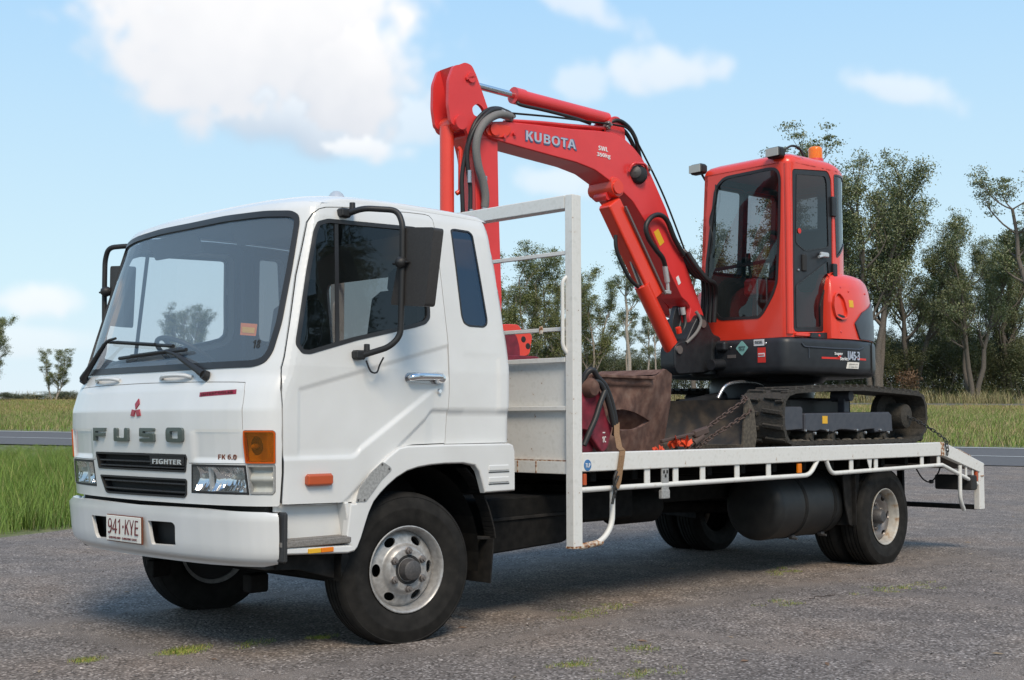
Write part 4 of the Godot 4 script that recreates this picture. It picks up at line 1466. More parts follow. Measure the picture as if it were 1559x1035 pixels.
# ---------------------------------------------------------------- tray
func build_tray(T: Node3D) -> void:
	var mb := MB.new()
	# deck of steel sheets, cross bearers below
	for k in 4:
		mb = MB.new()
		mb.box(Vector3(1.305 + 1.2125 * (k + 0.5), 0.972, 0.0), Vector3(1.205, 0.026, 2.27), 0.003)
		put("deck_sheet", mb, M.deck, T)
	for k in 12:
		mb = MB.new()
		mb.box(Vector3(1.5 + k * 0.415, 0.895, 0.0), Vector3(0.06, 0.12, 2.2), 0.006)
		put("cross_bearer", mb, M.chassis, T)
	for sg in [1.0, -1.0]:
		var zo: float = 1.2 * sg
		mb = MB.new()
		mb.box(Vector3(3.72, 0.963, 1.17 * sg), Vector3(4.88, 0.118, 0.06), 0.008)
		var rail := put("side_rail", mb, M.tray, T)
		if sg > 0:
			mb = MB.new()
			mb.box(Vector3(6.125, 0.963, 1.1705 * sg), Vector3(0.07, 0.122, 0.066), 0.006)
			put("rail_end", mb, M.rust_paint, rail)
			mb = MB.new()
			mb.lathe([Vector2(0, 0.0018), Vector2(0.034, 0.0018), Vector2(0.035, 0.0)], Vector3(1.325, 0.945, 1.2), Vector3(0, 0, 1), 20)
			var st := put("round_sticker", mb, M.blue_print, rail, "round blue maker's sticker")
			words("sticker_lettering", "TLP", Vector3(1.325, 0.945, 1.2035), Vector3.RIGHT, Vector3.UP, 0.045, 0.026, M.white_print, st, 0.001)
		# pipe rails hung below the rail, with uprights
		mb = MB.new()
		mb.tube(bent([Vector3(1.275, 0.795, 1.18 * sg), Vector3(3.93, 0.802, 1.18 * sg), Vector3(4.04, 0.91, 1.18 * sg)], 0.12), 0.0175, 10)
		put("pipe_rail", mb, M.tray, T)
		mb = MB.new()
		mb.tube(bent([Vector3(4.17, 0.91, 1.18 * sg), Vector3(4.24, 0.805, 1.18 * sg), Vector3(6.15, 0.822, 1.18 * sg)], 0.12), 0.0175, 10)
		put("pipe_rail", mb, M.tray, T)
		for x in [1.935, 2.24, 2.545, 2.957, 3.36, 4.555, 4.955, 5.766, 6.083]:
			mb = MB.new()
			mb.box(Vector3(x, 0.86, 1.18 * sg), Vector3(0.055, 0.095, 0.012), 0.003)
			put("rail_upright", mb, M.tray, T)
		for x in [1.3125, 3.775]:
			mb = MB.new()
			mb.box(Vector3(x, 0.858, 1.183 * sg), Vector3(0.030 if x < 2 else 0.05, 0.07, 0.02), 0.004)
			put("side_marker", mb, M.reflex if x > 2.0 else M.red_lens, T)
		# twisted gusset
		mb = MB.new()
		plate(mb, pv([4.80, 0.905, 4.88, 0.905, 4.865, 0.82, 4.845, 0.82]), Vector3(0, 0, 1.188 * sg), Vector3.RIGHT, Vector3.UP, Vector3(0, 0, sg), 0.008, 0.002)
		put("gusset", mb, M.tray, T)
		# ratchet plate with marks
		mb = MB.new()
		mb.box(Vector3(2.115, 0.83, 1.187 * sg), Vector3(0.075, 0.15, 0.012), 0.003)
		mb.box(Vector3(2.115, 0.735, 1.182 * sg), Vector3(0.09, 0.06, 0.03), 0.006)
		var rp := put("winch_plate", mb, M.grey_scuff, T)
		for q in [[2.098, 0.882], [2.132, 0.882], [2.115, 0.855]]:
			mb = MB.new()
			mb.box(Vector3(q[0], q[1], 1.1945 * sg), Vector3(0.014, 0.02, 0.006), 0.001)
			put("winch_slot", mb, M.void, rp)
		# step loop below the front corner
		mb = MB.new()
		mb.tube(bent([Vector3(1.585, 0.79, 1.18 * sg), Vector3(1.58, 0.56, 1.18 * sg), Vector3(1.47, 0.465, 1.18 * sg), Vector3(1.28, 0.452, 1.18 * sg)], 0.08), 0.018, 10)
		put("step_loop", mb, M.tray, T)
		mb = MB.new()
		mb.tube([Vector3(1.475, 0.467, 1.18 * sg), Vector3(1.28, 0.452, 1.18 * sg)], [0.0195, 0.0195], 10)
		put("step_wear", mb, M.rust_paint, T)
		# ramp (beaver tail): side plate, pipe, end post, drop pipe
		mb = MB.new()
		plate(mb, pv([6.165, 1.022, 6.975, 0.818, 6.988, 0.800, 6.885, 0.735, 6.165, 0.900]), Vector3(0, 0, zo), Vector3.RIGHT, Vector3.UP, Vector3(0, 0, sg), 0.06, 0.006)
		var rs := put("ramp_side", mb, M.tray, T)
		mb = MB.new()
		mb.bar(Vector3(6.45, 0.9555, 1.17 * sg), Vector3(6.72, 0.8875, 1.17 * sg), 0.05, 0.008, 0.002)
		put("rust_patch", mb, M.rust_paint, rs)
		mb = MB.new()
		mb.tube([Vector3(6.15, 0.822, 1.18 * sg), Vector3(6.86, 0.628, 1.18 * sg)], 0.018, 10)
		put("ramp_pipe", mb, M.tray, T)
		mb = MB.new()
		mb.box(Vector3(6.93, 0.595, 1.165 * sg), Vector3(0.11, 0.41, 0.06), 0.008)
		put("ramp_post", mb, M.tray, T)
		mb = MB.new()
		mb.box(Vector3(6.93, 0.70, 1.197 * sg), Vector3(0.06, 0.012, 0.012), 0.003)
		put("post_weld", mb, M.rust_paint, T)
		mb = MB.new()
		mb.tube(bent([Vector3(6.485, 0.81, 1.19 * sg), Vector3(6.475, 0.50, 1.19 * sg), Vector3(6.59, 0.405, 1.17 * sg)], 0.12), 0.018, 10)
		put("drop_pipe", mb, M.tray, T)
		for x in [6.63, 6.765]:
			mb = MB.new()
			mb.box(Vector3(x, 0.742 - (x - 6.63) * 0.25, 1.18 * sg), Vector3(0.03, 0.11, 0.012), 0.003)
			put("rail_upright", mb, M.tray, T)
		mb = MB.new()
		mb.box(Vector3(6.835, 0.70, 1.183 * sg), Vector3(0.04, 0.09, 0.02), 0.004)
		put("side_marker", mb, M.red_lens, T)
		# rear lamp box
		mb = MB.new()
		mb.box(Vector3(6.74, 0.645, 1.03 * sg), Vector3(0.12, 0.135, 0.36), 0.012)
		var lb := put("rear_lamp_box", mb, M.void, T)
		for z in [0.92, 1.03, 1.14]:
			mb = MB.new()
			mb.lathe([Vector2(0, 0.018), Vector2(0.03, 0.014), Vector2(0.045, 0.0)], Vector3(6.80, 0.645, z * sg), Vector3(1, 0, 0), 18)
			put("rear_lamp", mb, M.red_lens, lb)
		mb = MB.new()
		mb.tube(smooth([Vector3(6.2, 0.80, 0.9 * sg), Vector3(6.3, 0.69, 0.92 * sg), Vector3(6.42, 0.655, 0.94 * sg), Vector3(6.55, 0.73, 0.95 * sg), Vector3(6.62, 0.82, 0.95 * sg)], 5), 0.007, 6)
		put("lamp_cable", mb, M.rubber, T)
		mb = MB.new()
		mb.box(Vector3(6.43, 0.657, 0.94 * sg), Vector3(0.05, 0.035, 0.035), 0.01)
		put("cable_plug", mb, M.rubber, T)
	# ramp floor, rear bar
	mb = MB.new()
	plate(mb, pv([6.165, 0.985, 6.95, 0.79, 6.95, 0.76, 6.165, 0.955]), Vector3(0, 0, 1.138), Vector3.RIGHT, Vector3.UP, Vector3(0, 0, 1), 2.276, 0.0)
	put("ramp_floor", mb, M.deck, T)
	mb = MB.new()
	mb.box(Vector3(6.93, 0.410, 0.0), Vector3(0.06, 0.045, 2.26), 0.006)
	put("rear_bar", mb, M.guard, T)
	for z in [-0.4, 0.4]:
		mb = MB.new()
		mb.box(Vector3(6.90, 0.60, z), Vector3(0.05, 0.40, 0.06), 0.006)
		put("bar_hanger", mb, M.chassis, T)
	# headboard: two posts, top beam, two rails, sheet panel and front beam
	for sg in [1.0, -1.0]:
		mb = MB.new()
		mb.box(Vector3(1.2375, 1.525, 1.1675 * sg), Vector3(0.085, 2.165, 0.065), 0.006)
		put("headboard_post", mb, M.tray, T)
		# worn foot of the post
		mb = MB.new()
		mb.box(Vector3(1.2375, 0.452, 1.1675 * sg), Vector3(0.088, 0.016, 0.068), 0.003)
		put("post_foot", mb, M.rust_paint, T)
		mb = MB.new()
		mb.tube(bent([Vector3(1.215, 2.11, 1.15 * sg), Vector3(1.175, 2.075, 1.135 * sg), Vector3(1.175, 1.665, 1.135 * sg), Vector3(1.215, 1.615, 1.15 * sg)], 0.05), 0.0125, 8)
		put("grab_rail", mb, M.tray, T)
	mb = MB.new()
	mb.box(Vector3(1.2375, 2.565, 0.0), Vector3(0.083, 0.085, 2.268), 0.006)
	put("headboard_beam", mb, M.tray, T)
	mb = MB.new()
	mb.box(Vector3(1.238, 2.610, 0.20), Vector3(0.05, 0.006, 0.12), 0.002)
	put("beam_rust", mb, M.rust_paint, T)
	for y in [2.25, 1.781]:
		mb = MB.new()
		mb.box(Vector3(1.215, y, 0.0), Vector3(0.026, 0.024, 2.268), 0.003)
		var hr := put("headboard_rail", mb, M.tray, T)
		if y < 2.0:
			mb = MB.new()
			mb.box(Vector3(1.20, y, 0.93), Vector3(0.012, 0.05, 0.028), 0.004)
			put("rail_stain", mb, M.rust_paint, hr)
	for q in [[1.59, 0.030, 1.208], [1.293, 0.028, 1.210]]:
		mb = MB.new()
		mb.box(Vector3(q[2], q[0], 0.0), Vector3(0.022, q[1], 2.266), 0.003)
		put("panel_rib", mb, M.tray, T)
	for z in [-0.567, 0.567]:
		mb = MB.new()
		mb.box(Vector3(1.2325, 1.276, z), Vector3(0.004, 0.60, 1.131), 0.0)
		put("headboard_panel", mb, M.tray, T)
	mb = MB.new()
	mb.box(Vector3(1.23, 0.930, 0.0), Vector3(0.05, 0.078, 2.267), 0.004)
	put("front_beam", mb, M.tray, T)
	mb = MB.new()
	mb.box(Vector3(1.222, 0.9715, 0.0), Vector3(0.03, 0.005, 2.262), 0.001)
	put("beam_seam", mb, M.rust_paint, T)
	for z in [0.72, 0.88, 0.30, -0.3, -0.8]:
		mb = MB.new()
		mb.box(Vector3(1.2045, 0.930, z), Vector3(0.004, 0.074, 0.010), 0.001)
		put("beam_drip", mb, M.rust_paint, T)
	# bent black lever behind the cab
	mb = MB.new()
	mb.tube(bent([Vector3(0.99, 1.70, 0.78), Vector3(0.99, 1.545, 0.78), Vector3(0.93, 1.47, 0.78), Vector3(0.915, 1.22, 0.78)], 0.04), 0.02, 10)
	for y in [1.43, 1.37, 1.26]:
		mb.box(Vector3(0.915, y, 0.79), Vector3(0.05, 0.03, 0.05), 0.008)
	put("breather_pipe", mb, M.rubber, T)
	mb = MB.new()
	mb.tube([Vector3(0.99, 1.64, 0.78), Vector3(0.99, 1.55, 0.78)], 0.024, 10)
	put("pipe_sleeve", mb, M.guard, T)

# ---------------------------------------------------------------- excavator
const EX_AT := Vector3(5.1, 0.985, 0.0)
var FW := Vector3(-cos(deg_to_rad(5.0)), 0.0, -sin(deg_to_rad(5.0)))
var LF := Vector3(-sin(deg_to_rad(5.0)), 0.0, cos(deg_to_rad(5.0)))

# machine frame: a forwards from the swing centre, y height above the ground, l to the machine's left
func ex(a: float, y: float, l: float) -> Vector3:
	return Vector3(EX_AT.x, y, 0.0) + FW * a + LF * l

func exs(p: Array) -> Array:
	var o := []
	for q in p:
		o.append(ex(q[0], q[1], q[2]))
	return o

# side plate of the machine between two l values
func ex_plate(mb: MB, outl: PackedVector2Array, l: float, thick: float, bev := 0.008, holes := []) -> void:
	plate(mb, outl, ex(0, 0, l), FW, Vector3.UP, LF, thick, bev, holes)

# rings of equal count joined to a smooth body; the last ring is closed
func loft(mb: MB, rings: Array, cap := true, hard := 0.6) -> void:
	var m: int = rings[0].size()
	var mid := Vector3.ZERO
	for r in rings:
		for q in r:
			mid += q / (m * rings.size())
	var fnn := []
	for i in rings.size() - 1:
		var row := []
		for k in m:
			var k2 := (k + 1) % m
			var g: Vector3 = (rings[i][k2] - rings[i][k]).cross(rings[i + 1][k] - rings[i][k])
			if g.length() < 1e-9:
				g = (rings[i + 1][k2] - rings[i + 1][k]).cross(rings[i + 1][k] - rings[i][k])
			g = g.normalized()
			row.append(g)
		fnn.append(row)
	var s := 0.0
	for i in fnn.size():
		for k in m:
			s += fnn[i][k].dot(rings[i][k] - mid)
	if s < 0.0:
		for i in fnn.size():
			for k in m:
				fnn[i][k] = -fnn[i][k]
	var vn := func(i: int, k: int, f: Vector3) -> Vector3:
		var sum := Vector3.ZERO
		for di in [-1, 0]:
			for dk in [-1, 0]:
				var ii: int = i + di
				if ii < 0 or ii >= fnn.size():
					continue
				var g: Vector3 = fnn[ii][(k + dk + m) % m]
				if g.dot(f) > hard:
					sum += g
		return sum.normalized() if sum.length() > 1e-6 else f
	for i in rings.size() - 1:
		for k in m:
			var k2 := (k + 1) % m
			var f: Vector3 = fnn[i][k]
			mb.quad(rings[i][k], rings[i][k2], rings[i + 1][k2], rings[i + 1][k], vn.call(i, k, f), vn.call(i, k2, f), vn.call(i + 1, k2, f), vn.call(i + 1, k, f))
	if cap:
		for e in [0, rings.size() - 1]:
			var r: Array = rings[e]
			var c := Vector3.ZERO
			for q in r:
				c += q / m
			var nn: Vector3 = (c - mid).normalized()
			for k in m:
				mb.tri(c, r[k], r[(k + 1) % m], nn, nn, nn)

func level(plan: PackedVector2Array, y: float, ins := 0.0) -> Array:
	var o := []
	for q in (inset(plan, ins) if ins != 0.0 else plan):
		o.append(ex(q.x, y, q.y))
	return o

func ex_materials() -> void:
	M.maroon = grain(mat(Color.WHITE, 0.5), lin(0.13, 0.014, 0.026), lin(0.28, 0.026, 0.05), 0.02, 2.2, 53)
	M.orange = grain(mat(Color.WHITE, 0.34), lin(0.72, 0.043, 0.019), lin(0.80, 0.051, 0.023), 0.012, 0.8, 31)
	M.orange.clearcoat_enabled = true
	M.orange.clearcoat = 0.4
	M.orange.clearcoat_roughness = 0.12
	M.boom_red = grain(mat(Color.WHITE, 0.40), lin(0.64, 0.036, 0.036), lin(0.74, 0.046, 0.045), 0.012, 0.8, 32)
	M.boom_red.clearcoat_enabled = true
	M.boom_red.clearcoat = 0.3
	M.boom_red.clearcoat_roughness = 0.2
	M.ex_black = grain(mat(Color.WHITE, 0.45), lin(0.013, 0.014, 0.017), lin(0.024, 0.026, 0.030), 0.02, 2.0, 33)
	M.ex_grey = grain(mat(Color.WHITE, 0.4), lin(0.032, 0.040, 0.054), lin(0.045, 0.054, 0.070), 0.02, 2.0, 34)
	M.frame_blue = grain(mat(Color.WHITE, 0.5), lin(0.036, 0.040, 0.054), lin(0.062, 0.064, 0.076), 0.02, 2.2, 35)
	M.track = grain(mat(Color.WHITE, 0.85), lin(0.020, 0.018, 0.015), lin(0.065, 0.056, 0.045), 0.03, 3.0, 36)
	relief(M.track, noise(0.09, 37), 0.4, 256)
	M.mud = grain(mat(Color.WHITE, 0.95), lin(0.05, 0.042, 0.033), lin(0.13, 0.11, 0.085), 0.04, 3.0, 38)
	M.blade = mat(Color.WHITE, 0.7)
	M.blade.albedo_texture = ntex(noise(0.018, 39, FastNoiseLite.TYPE_SIMPLEX_SMOOTH, 5), [0.0, lin(0.020, 0.020, 0.021), 0.4, lin(0.040, 0.035, 0.031), 0.65, lin(0.080, 0.060, 0.043), 1.0, lin(0.14, 0.105, 0.07)], 256)
	tri(M.blade, 1.1)
	M.hose = mat(lin(0.018, 0.018, 0.019), 0.5)
	M.hose_grey = grain(mat(Color.WHITE, 0.7), lin(0.13, 0.125, 0.12), lin(0.22, 0.21, 0.20), 0.05, 8.0, 40)
	M.ex_glass = pane(Color(0.05, 0.11, 0.115), 0.46)
	M.door_glass = pane(Color(0.05, 0.065, 0.08), 0.80)
	M.decal_red = mat(lin(0.62, 0.03, 0.02), 0.5)
	M.decal_teal = mat(lin(0.22, 0.46, 0.42), 0.5)
	M.decal_blue = mat(lin(0.12, 0.19, 0.30), 0.4)
	M.kub_edge = mat(lin(0.07, 0.11, 0.22), 0.4)
	M.kub_face = mat(lin(0.42, 0.47, 0.56), 0.35, 0.1)
	M.beacon = mat(lin(0.80, 0.20, 0.01), 0.15)
	M.beacon.subsurf_scatter_enabled = true
	M.beacon.subsurf_scatter_strength = 0.3

func build_excavator() -> void:
	ex_materials()
	var E := thing("excavator", "red orange mini excavator with a dark glazed cab chained on the truck tray", "excavator", EX_AT)
	build_undercarriage(E)
	build_upper(E)
	build_ex_cab(E)
	build_boom(E)

func build_undercarriage(E: Node3D) -> void:
	var mb := MB.new()
	var loop := pv([4.02, 1.002, 6.06, 1.002, 6.19, 1.03, 6.285, 1.11, 6.325, 1.23, 6.315, 1.36, 6.27, 1.44, 6.20, 1.482, 6.05, 1.492, 5.60, 1.507, 5.16, 1.520, 4.60, 1.507, 4.08, 1.480, 3.965, 1.455, 3.89, 1.395, 3.862, 1.29, 3.865, 1.17, 3.90, 1.075, 3.95, 1.022])
	var band := inset(loop, 0.022)
	var per := []
	var tot := 0.0
	for i in loop.size():
		per.append(tot)
		tot += loop[i].distance_to(loop[(i + 1) % loop.size()])
	var n := 46
	for sg in [1.0, -1.0]:
		mb = MB.new()
		plate(mb, band, Vector3(0, 0, (0.98 if sg > 0 else -0.58)), Vector3.RIGHT, Vector3.UP, Vector3(0, 0, 1), 0.40, 0.0, [inset(loop, 0.052)])
		var tr := put("rubber_track", mb, M.track, E)
		var first: MeshInstance3D = null
		for k in n:
			var s := tot * k / n
			var i := loop.size() - 1
			while per[i] > s:
				i -= 1
			var a := loop[i]
			var b := loop[(i + 1) % loop.size()]
			var q := a.lerp(b, (s - per[i]) / a.distance_to(b))
			var d := (b - a).normalized()
			var nn := Vector2(d.y, -d.x)
			var c := Vector3(q.x - nn.x * 0.014, q.y - nn.y * 0.014, 0.78 * sg)
			var B := Basis(Vector3(d.x, d.y, 0), Vector3(nn.x, nn.y, 0), Vector3(0, 0, 1))
			if first == null:
				mb = MB.new()
				for h in [-1.0, 1.0]:
					mb.bar(Vector3(0.012 * h, 0, 0.195 * h), Vector3(-0.014 * h, 0, 0.02 * h), 0.034, 0.028, 0.007)
					mb.bar(Vector3(0.012 * h, -0.008, 0.20 * h), Vector3(0.012 * h, -0.008, 0.13 * h), 0.05, 0.022, 0.006)
				first = MeshInstance3D.new()
				first.mesh = mb.mesh()
				first.mesh.surface_set_material(0, M.track)
				first.name = "track_lug"
				tr.add_child(first)
				first.transform = wpos(tr).affine_inverse() * Transform3D(B, c)
			else:
				again(first, "track_lug", Transform3D(B, c), tr)
		# side frame
		var zf: float = 0.945 * sg
		mb = MB.new()
		plate(mb, pv([4.262, 1.135, 4.262, 1.262, 4.28, 1.275, 5.66, 1.291, 5.70, 1.27, 5.715, 1.118, 5.40, 1.112, 5.38, 1.14, 5.22, 1.135, 5.12, 1.122, 4.90, 1.138, 4.80, 1.138, 4.70, 1.118, 4.50, 1.138, 4.42, 1.125]), Vector3(0, 0, zf), Vector3.RIGHT, Vector3.UP, Vector3(0, 0, sg), 0.34, 0.012)
		var fr := put("track_frame", mb, M.frame_blue, E)
		mb = MB.new()
		plate(mb, pv([3.915, 1.132, 3.90, 1.315, 3.915, 1.327, 4.24, 1.327, 4.256, 1.31, 4.256, 1.145]), Vector3(0, 0, zf - 0.012 * sg), Vector3.RIGHT, Vector3.UP, Vector3(0, 0, sg), 0.31, 0.01)
		put("idler_guard", mb, M.frame_blue, fr)
		mb = MB.new()
		mb.box(Vector3(4.567, 1.222, zf + 0.001 * sg), Vector3(0.078, 0.062, 0.004), 0.001)
		put("yellow_label", mb, M.yellow, fr, "small yellow warning label")
		for q in [[4.385, 1.085], [4.72, 1.085], [5.20, 1.085], [5.60, 1.085]]:
			mb = MB.new()
			mb.lathe([Vector2(0, 0.02), Vector2(0.03, 0.018), Vector2(0.034, 0.006), Vector2(0.06, 0.0), Vector2(0.062, -0.28)], Vector3(q[0], q[1], (0.915) * sg), Vector3(0, 0, sg), 18)
			var rl := put("track_roller", mb, M.track, fr)
			mb = MB.new()
			mb.lathe([Vector2(0, 0.018), Vector2(0.012, 0.016), Vector2(0.014, 0.0)], Vector3(q[0] + 0.01, q[1] + 0.028, 0.946 * sg), Vector3(0, 0, sg), 8)
			mb.lathe([Vector2(0, 0.016), Vector2(0.010, 0.014), Vector2(0.012, 0.0)], Vector3(q[0] - 0.13, q[1] + 0.05, 0.946 * sg), Vector3(0, 0, sg), 8)
			put("roller_bolt", mb, M.steel, fr)
		# drive motor with sprocket, front idler, carrier roller
		mb = MB.new()
		mb.lathe([Vector2(0, 0.075), Vector2(0.07, 0.07), Vector2(0.105, 0.055), Vector2(0.115, 0.01), Vector2(0.115, -0.10), Vector2(0.17, -0.10), Vector2(0.205, -0.13), Vector2(0.205, -0.19), Vector2(0.1, -0.2)], Vector3(6.03, 1.255, 0.86 * sg), Vector3(0, 0, sg), 28)
		put("drive_motor", mb, M.track, E)
		mb = MB.new()
		mb.lathe([Vector2(0, 0.04), Vector2(0.06, 0.035), Vector2(0.19, 0.02), Vector2(0.195, -0.06), Vector2(0.05, -0.1)], Vector3(4.10, 1.235, 0.80 * sg), Vector3(0, 0, sg), 28)
		put("idler_wheel", mb, M.track, E)
		mb = MB.new()
		mb.lathe([Vector2(0, 0.06), Vector2(0.045, 0.055), Vector2(0.05, -0.12)], Vector3(5.16, 1.425, 0.80 * sg), Vector3(0, 0, sg), 18)
		mb.bar(Vector3(5.16, 1.28, 0.78 * sg), Vector3(5.16, 1.42, 0.78 * sg), 0.07, 0.09, 0.01, Vector3(1, 0, 0))
		put("carrier_roller", mb, M.frame_blue, E)
		# dirt lying on the lower run of the track
		mb = MB.new()
		for k in 70:
			var px := rng.randf_range(4.05, 6.15)
			var r := rng.randf_range(0.012, 0.034)
			mb.lathe([Vector2(0, r * 0.6), Vector2(r * 0.6, r * 0.45), Vector2(r, 0.0)], Vector3(px, 1.052, rng.randf_range(0.84, 0.965) * sg), Vector3(rng.randf_range(-0.3, 0.3), 1, rng.randf_range(-0.3, 0.3)), 7)
		var dirt := put("dirt_clods", mb, M.mud, E)
		dirt.set_meta("kind", "stuff")
	mb = MB.new()
	mb.box(Vector3(5.1, 1.28, 0.0), Vector3(1.05, 0.26, 1.2), 0.03)
	mb.lathe([Vector2(0.0, 0.20), Vector2(0.42, 0.20), Vector2(0.46, 0.12), Vector2(0.46, -0.02)], Vector3(5.1, 1.42, 0.0), Vector3.UP, 36)
	put("centre_frame", mb, M.ex_black, E)
	# dozer blade: bent plate with end ribs, arms and lift cylinder
	mb = MB.new()
	var bp := pv([3.345, 1.000, 3.37, 0.998, 3.44, 1.08, 3.462, 1.18, 3.455, 1.29, 3.42, 1.372, 3.395, 1.372, 3.425, 1.285, 3.432, 1.18, 3.405, 1.085])
	plate(mb, bp, Vector3(0, 0, 0.975), Vector3.RIGHT, Vector3.UP, Vector3(0, 0, 1), 1.95, 0.0)
	var bl := put("dozer_blade", mb, M.blade, E)
	for z in [0.978, -0.958]:
		mb = MB.new()
		plate(mb, pv([3.335, 0.997, 3.50, 0.997, 3.53, 1.10, 3.50, 1.30, 3.44, 1.38, 3.385, 1.38]), Vector3(0, 0, z), Vector3.RIGHT, Vector3.UP, Vector3(0, 0, 1), 0.02, 0.004)
		put("blade_end", mb, M.mud, bl)
	mb = MB.new()
	mb.bar(Vector3(3.345, 1.01, -0.97), Vector3(3.345, 1.01, 0.97), 0.02, 0.06, 0.004)
	put("cutting_edge", mb, M.mud, bl)
	mb = MB.new()
	for z in [0.42, -0.42]:
		mb.bar(Vector3(3.45, 1.15, z), Vector3(4.6, 1.25, z), 0.09, 0.13, 0.015)
	mb.tube([Vector3(3.5, 1.28, 0.0), Vector3(4.5, 1.42, 0.0)], 0.05, 12)
	put("blade_arm", mb, M.ex_black, E)
	mb = MB.new()
	mb.tube(smooth([Vector3(4.0, 1.40, 0.30), Vector3(4.08, 1.50, 0.32), Vector3(4.25, 1.535, 0.34), Vector3(4.5, 1.53, 0.34), Vector3(4.7, 1.50, 0.3)], 5), 0.016, 8)
	put("blade_hose", mb, M.steel, E)

func build_upper(E: Node3D) -> void:
	var mb := MB.new()
	# lower body: black skirt, straight ahead and round at the tail
	var plan := [Vector2(0.70, -0.30), Vector2(0.79, -0.12), Vector2(0.79, 0.10), Vector2(0.792, 0.45), Vector2(0.79, 0.78), Vector2(0.775, 0.835), Vector2(0.735, 0.872), Vector2(0.55, 0.91), Vector2(0.35, 0.945), Vector2(0.15, 0.975)]
	for k in 25:
		var t := PI * k / 24.0
		plan.append(Vector2(-sin(t), cos(t) if cos(t) > 0.0 else cos(t) * 0.82) * 0.988)
	plan.append_array([Vector2(0.25, -0.78), Vector2(0.45, -0.70), Vector2(0.60, -0.55)])
	var pl := PackedVector2Array(plan)
	loft(mb, [level(pl, 1.592, 0.16), level(pl, 1.594, 0.05), level(pl, 1.602, 0.022), level(pl, 1.625, 0.006), level(pl, 1.66, 0.0), level(pl, 1.845, 0.0), level(pl, 1.872, 0.005), level(pl, 1.886, 0.018), level(pl, 1.891, 0.034)], true, 0.7)
	var sk := put("lower_body", mb, M.ex_black, E)
	mb = MB.new()
	loft(mb, [level(pl, 1.545, 0.45), level(pl, 1.60, 0.40)], true)
	put("swing_base", mb, M.ex_black, E)
	# pressed line and seams of the skirt
	mb = MB.new()
	mb.tube(bent(exs([[0.62, 1.845, 0.9005], [0.60, 1.818, 0.9045], [0.55, 1.815, 0.9135], [0.30, 1.81, 0.955], [0.10, 1.81, 0.982], [-0.06, 1.81, 0.989], [-0.12, 1.83, 0.984]]), 0.02), 0.007, 6)
	mb.tube(exs([[0.545, 1.815, 0.914], [0.545, 1.725, 0.914]]), 0.005, 6)
	put("skirt_pressing", mb, M.ex_grey, sk)
	mb = MB.new()
	mb.bar(ex(-0.30, 1.62, 0.945), ex(-0.30, 1.88, 0.945), 0.004, 0.012, 0.0, LF)
	put("skirt_seam", mb, M.void, sk)
	# round the left side: stripe, writing and white label
	var wall := func(p: Vector2) -> Vector3:
		# p.x = a along the left side
		var l: float
		if p.x > 0.0:
			l = lut([0.0, 0.988, 0.15, 0.975, 0.35, 0.945, 0.55, 0.91, 0.735, 0.872], p.x)
		else:
			l = sqrt(maxf(0.0, 0.988 * 0.988 - p.x * p.x))
		return ex(p.x, p.y, l + 0.003)
	var inx := ex(0.0, 1.7, 0.0)
	for q in [[0.405, 0.20], [-0.02, -0.17]]:
		mb = MB.new()
		sheet(mb, rect(q[1], 1.722, q[0], 1.738), [], wall, 0.05, 0.002, inx)
		put("red_stripe", mb, M.decal_red, sk)
	mb = MB.new()
	sheet(mb, pv([0.235, 1.728, 0.21, 1.752, 0.18, 1.752, 0.205, 1.728]), [], wall, 0.05, 0.003, inx)
	put("red_swoosh", mb, M.decal_red, sk)
	var wr := (-FW + LF * 0.14)
	words("series_lettering", "Super", wall.call(Vector2(0.215, 1.765)) + LF * 0.002, wr, Vector3.UP, 0.095, 0.030, M.white_print, sk, 0.003)
	words("series_lettering", "Series", wall.call(Vector2(0.150, 1.728)) + LF * 0.003, wr, Vector3.UP, 0.10, 0.028, M.white_print, sk, 0.003)
	words("model_lettering", "U45-3", wall.call(Vector2(0.035, 1.754)) + LF * 0.006, -FW + LF * 0.03, Vector3.UP, 0.16, 0.074, M.kub_face, sk, 0.006)
	mb = MB.new()
	sheet(mb, pv([0.125, 1.648, -0.035, 1.648, -0.05, 1.702, 0.105, 1.702]), [], wall, 0.05, 0.002, inx)
	var wl := put("white_label", mb, M.plate, sk, "slanted white label")
	for k in 2:
		words("label_line", ["WARNING KEEP CLEAR", "OF SWING AREA"][k], wall.call(Vector2(0.038, 1.684 - 0.022 * k)) + LF * 0.003, -FW + LF * 0.02, Vector3.UP, 0.12, 0.012, M.grey_scuff, wl, 0.001, false)
	# front of the skirt: diamond, white and red labels, grey plate
	var fc := func(l: float, y: float) -> Vector3: return ex(0.7945, y, l)
	mb = MB.new()
	plate(mb, fillet(pv([-0.066, 0.0, 0.0, 0.064, 0.066, 0.0, 0.0, -0.064]), 0.012), fc.call(0.426, 1.818), LF, Vector3.UP, FW, 0.003)
	var dm := put("diamond_label", mb, M.decal_teal, sk, "pale green diamond label")
	words("diamond_line", "AUTO", fc.call(0.426, 1.826) + FW * 0.003, LF, Vector3.UP, 0.07, 0.016, M.frame_blue, dm, 0.001)
	words("diamond_line", "IDLE", fc.call(0.426, 1.806) + FW * 0.003, LF, Vector3.UP, 0.055, 0.014, M.frame_blue, dm, 0.001)
	mb = MB.new()
	plate(mb, rect(-0.053, -0.026, 0.053, 0.026), fc.call(0.603, 1.855), LF, Vector3.UP, FW, 0.003)
	var w1 := put("small_white_label", mb, M.white_print, sk)
	words("label_line", "DIESEL", fc.call(0.603, 1.858) + FW * 0.003, LF, Vector3.UP, 0.08, 0.024, M.black_print, w1, 0.001)
	mb = MB.new()
	plate(mb, rect(-0.04, -0.062, 0.04, 0.062), fc.call(0.628, 1.752), LF, Vector3.UP, FW, 0.003)
	var w2 := put("red_label", mb, M.decal_red, sk)
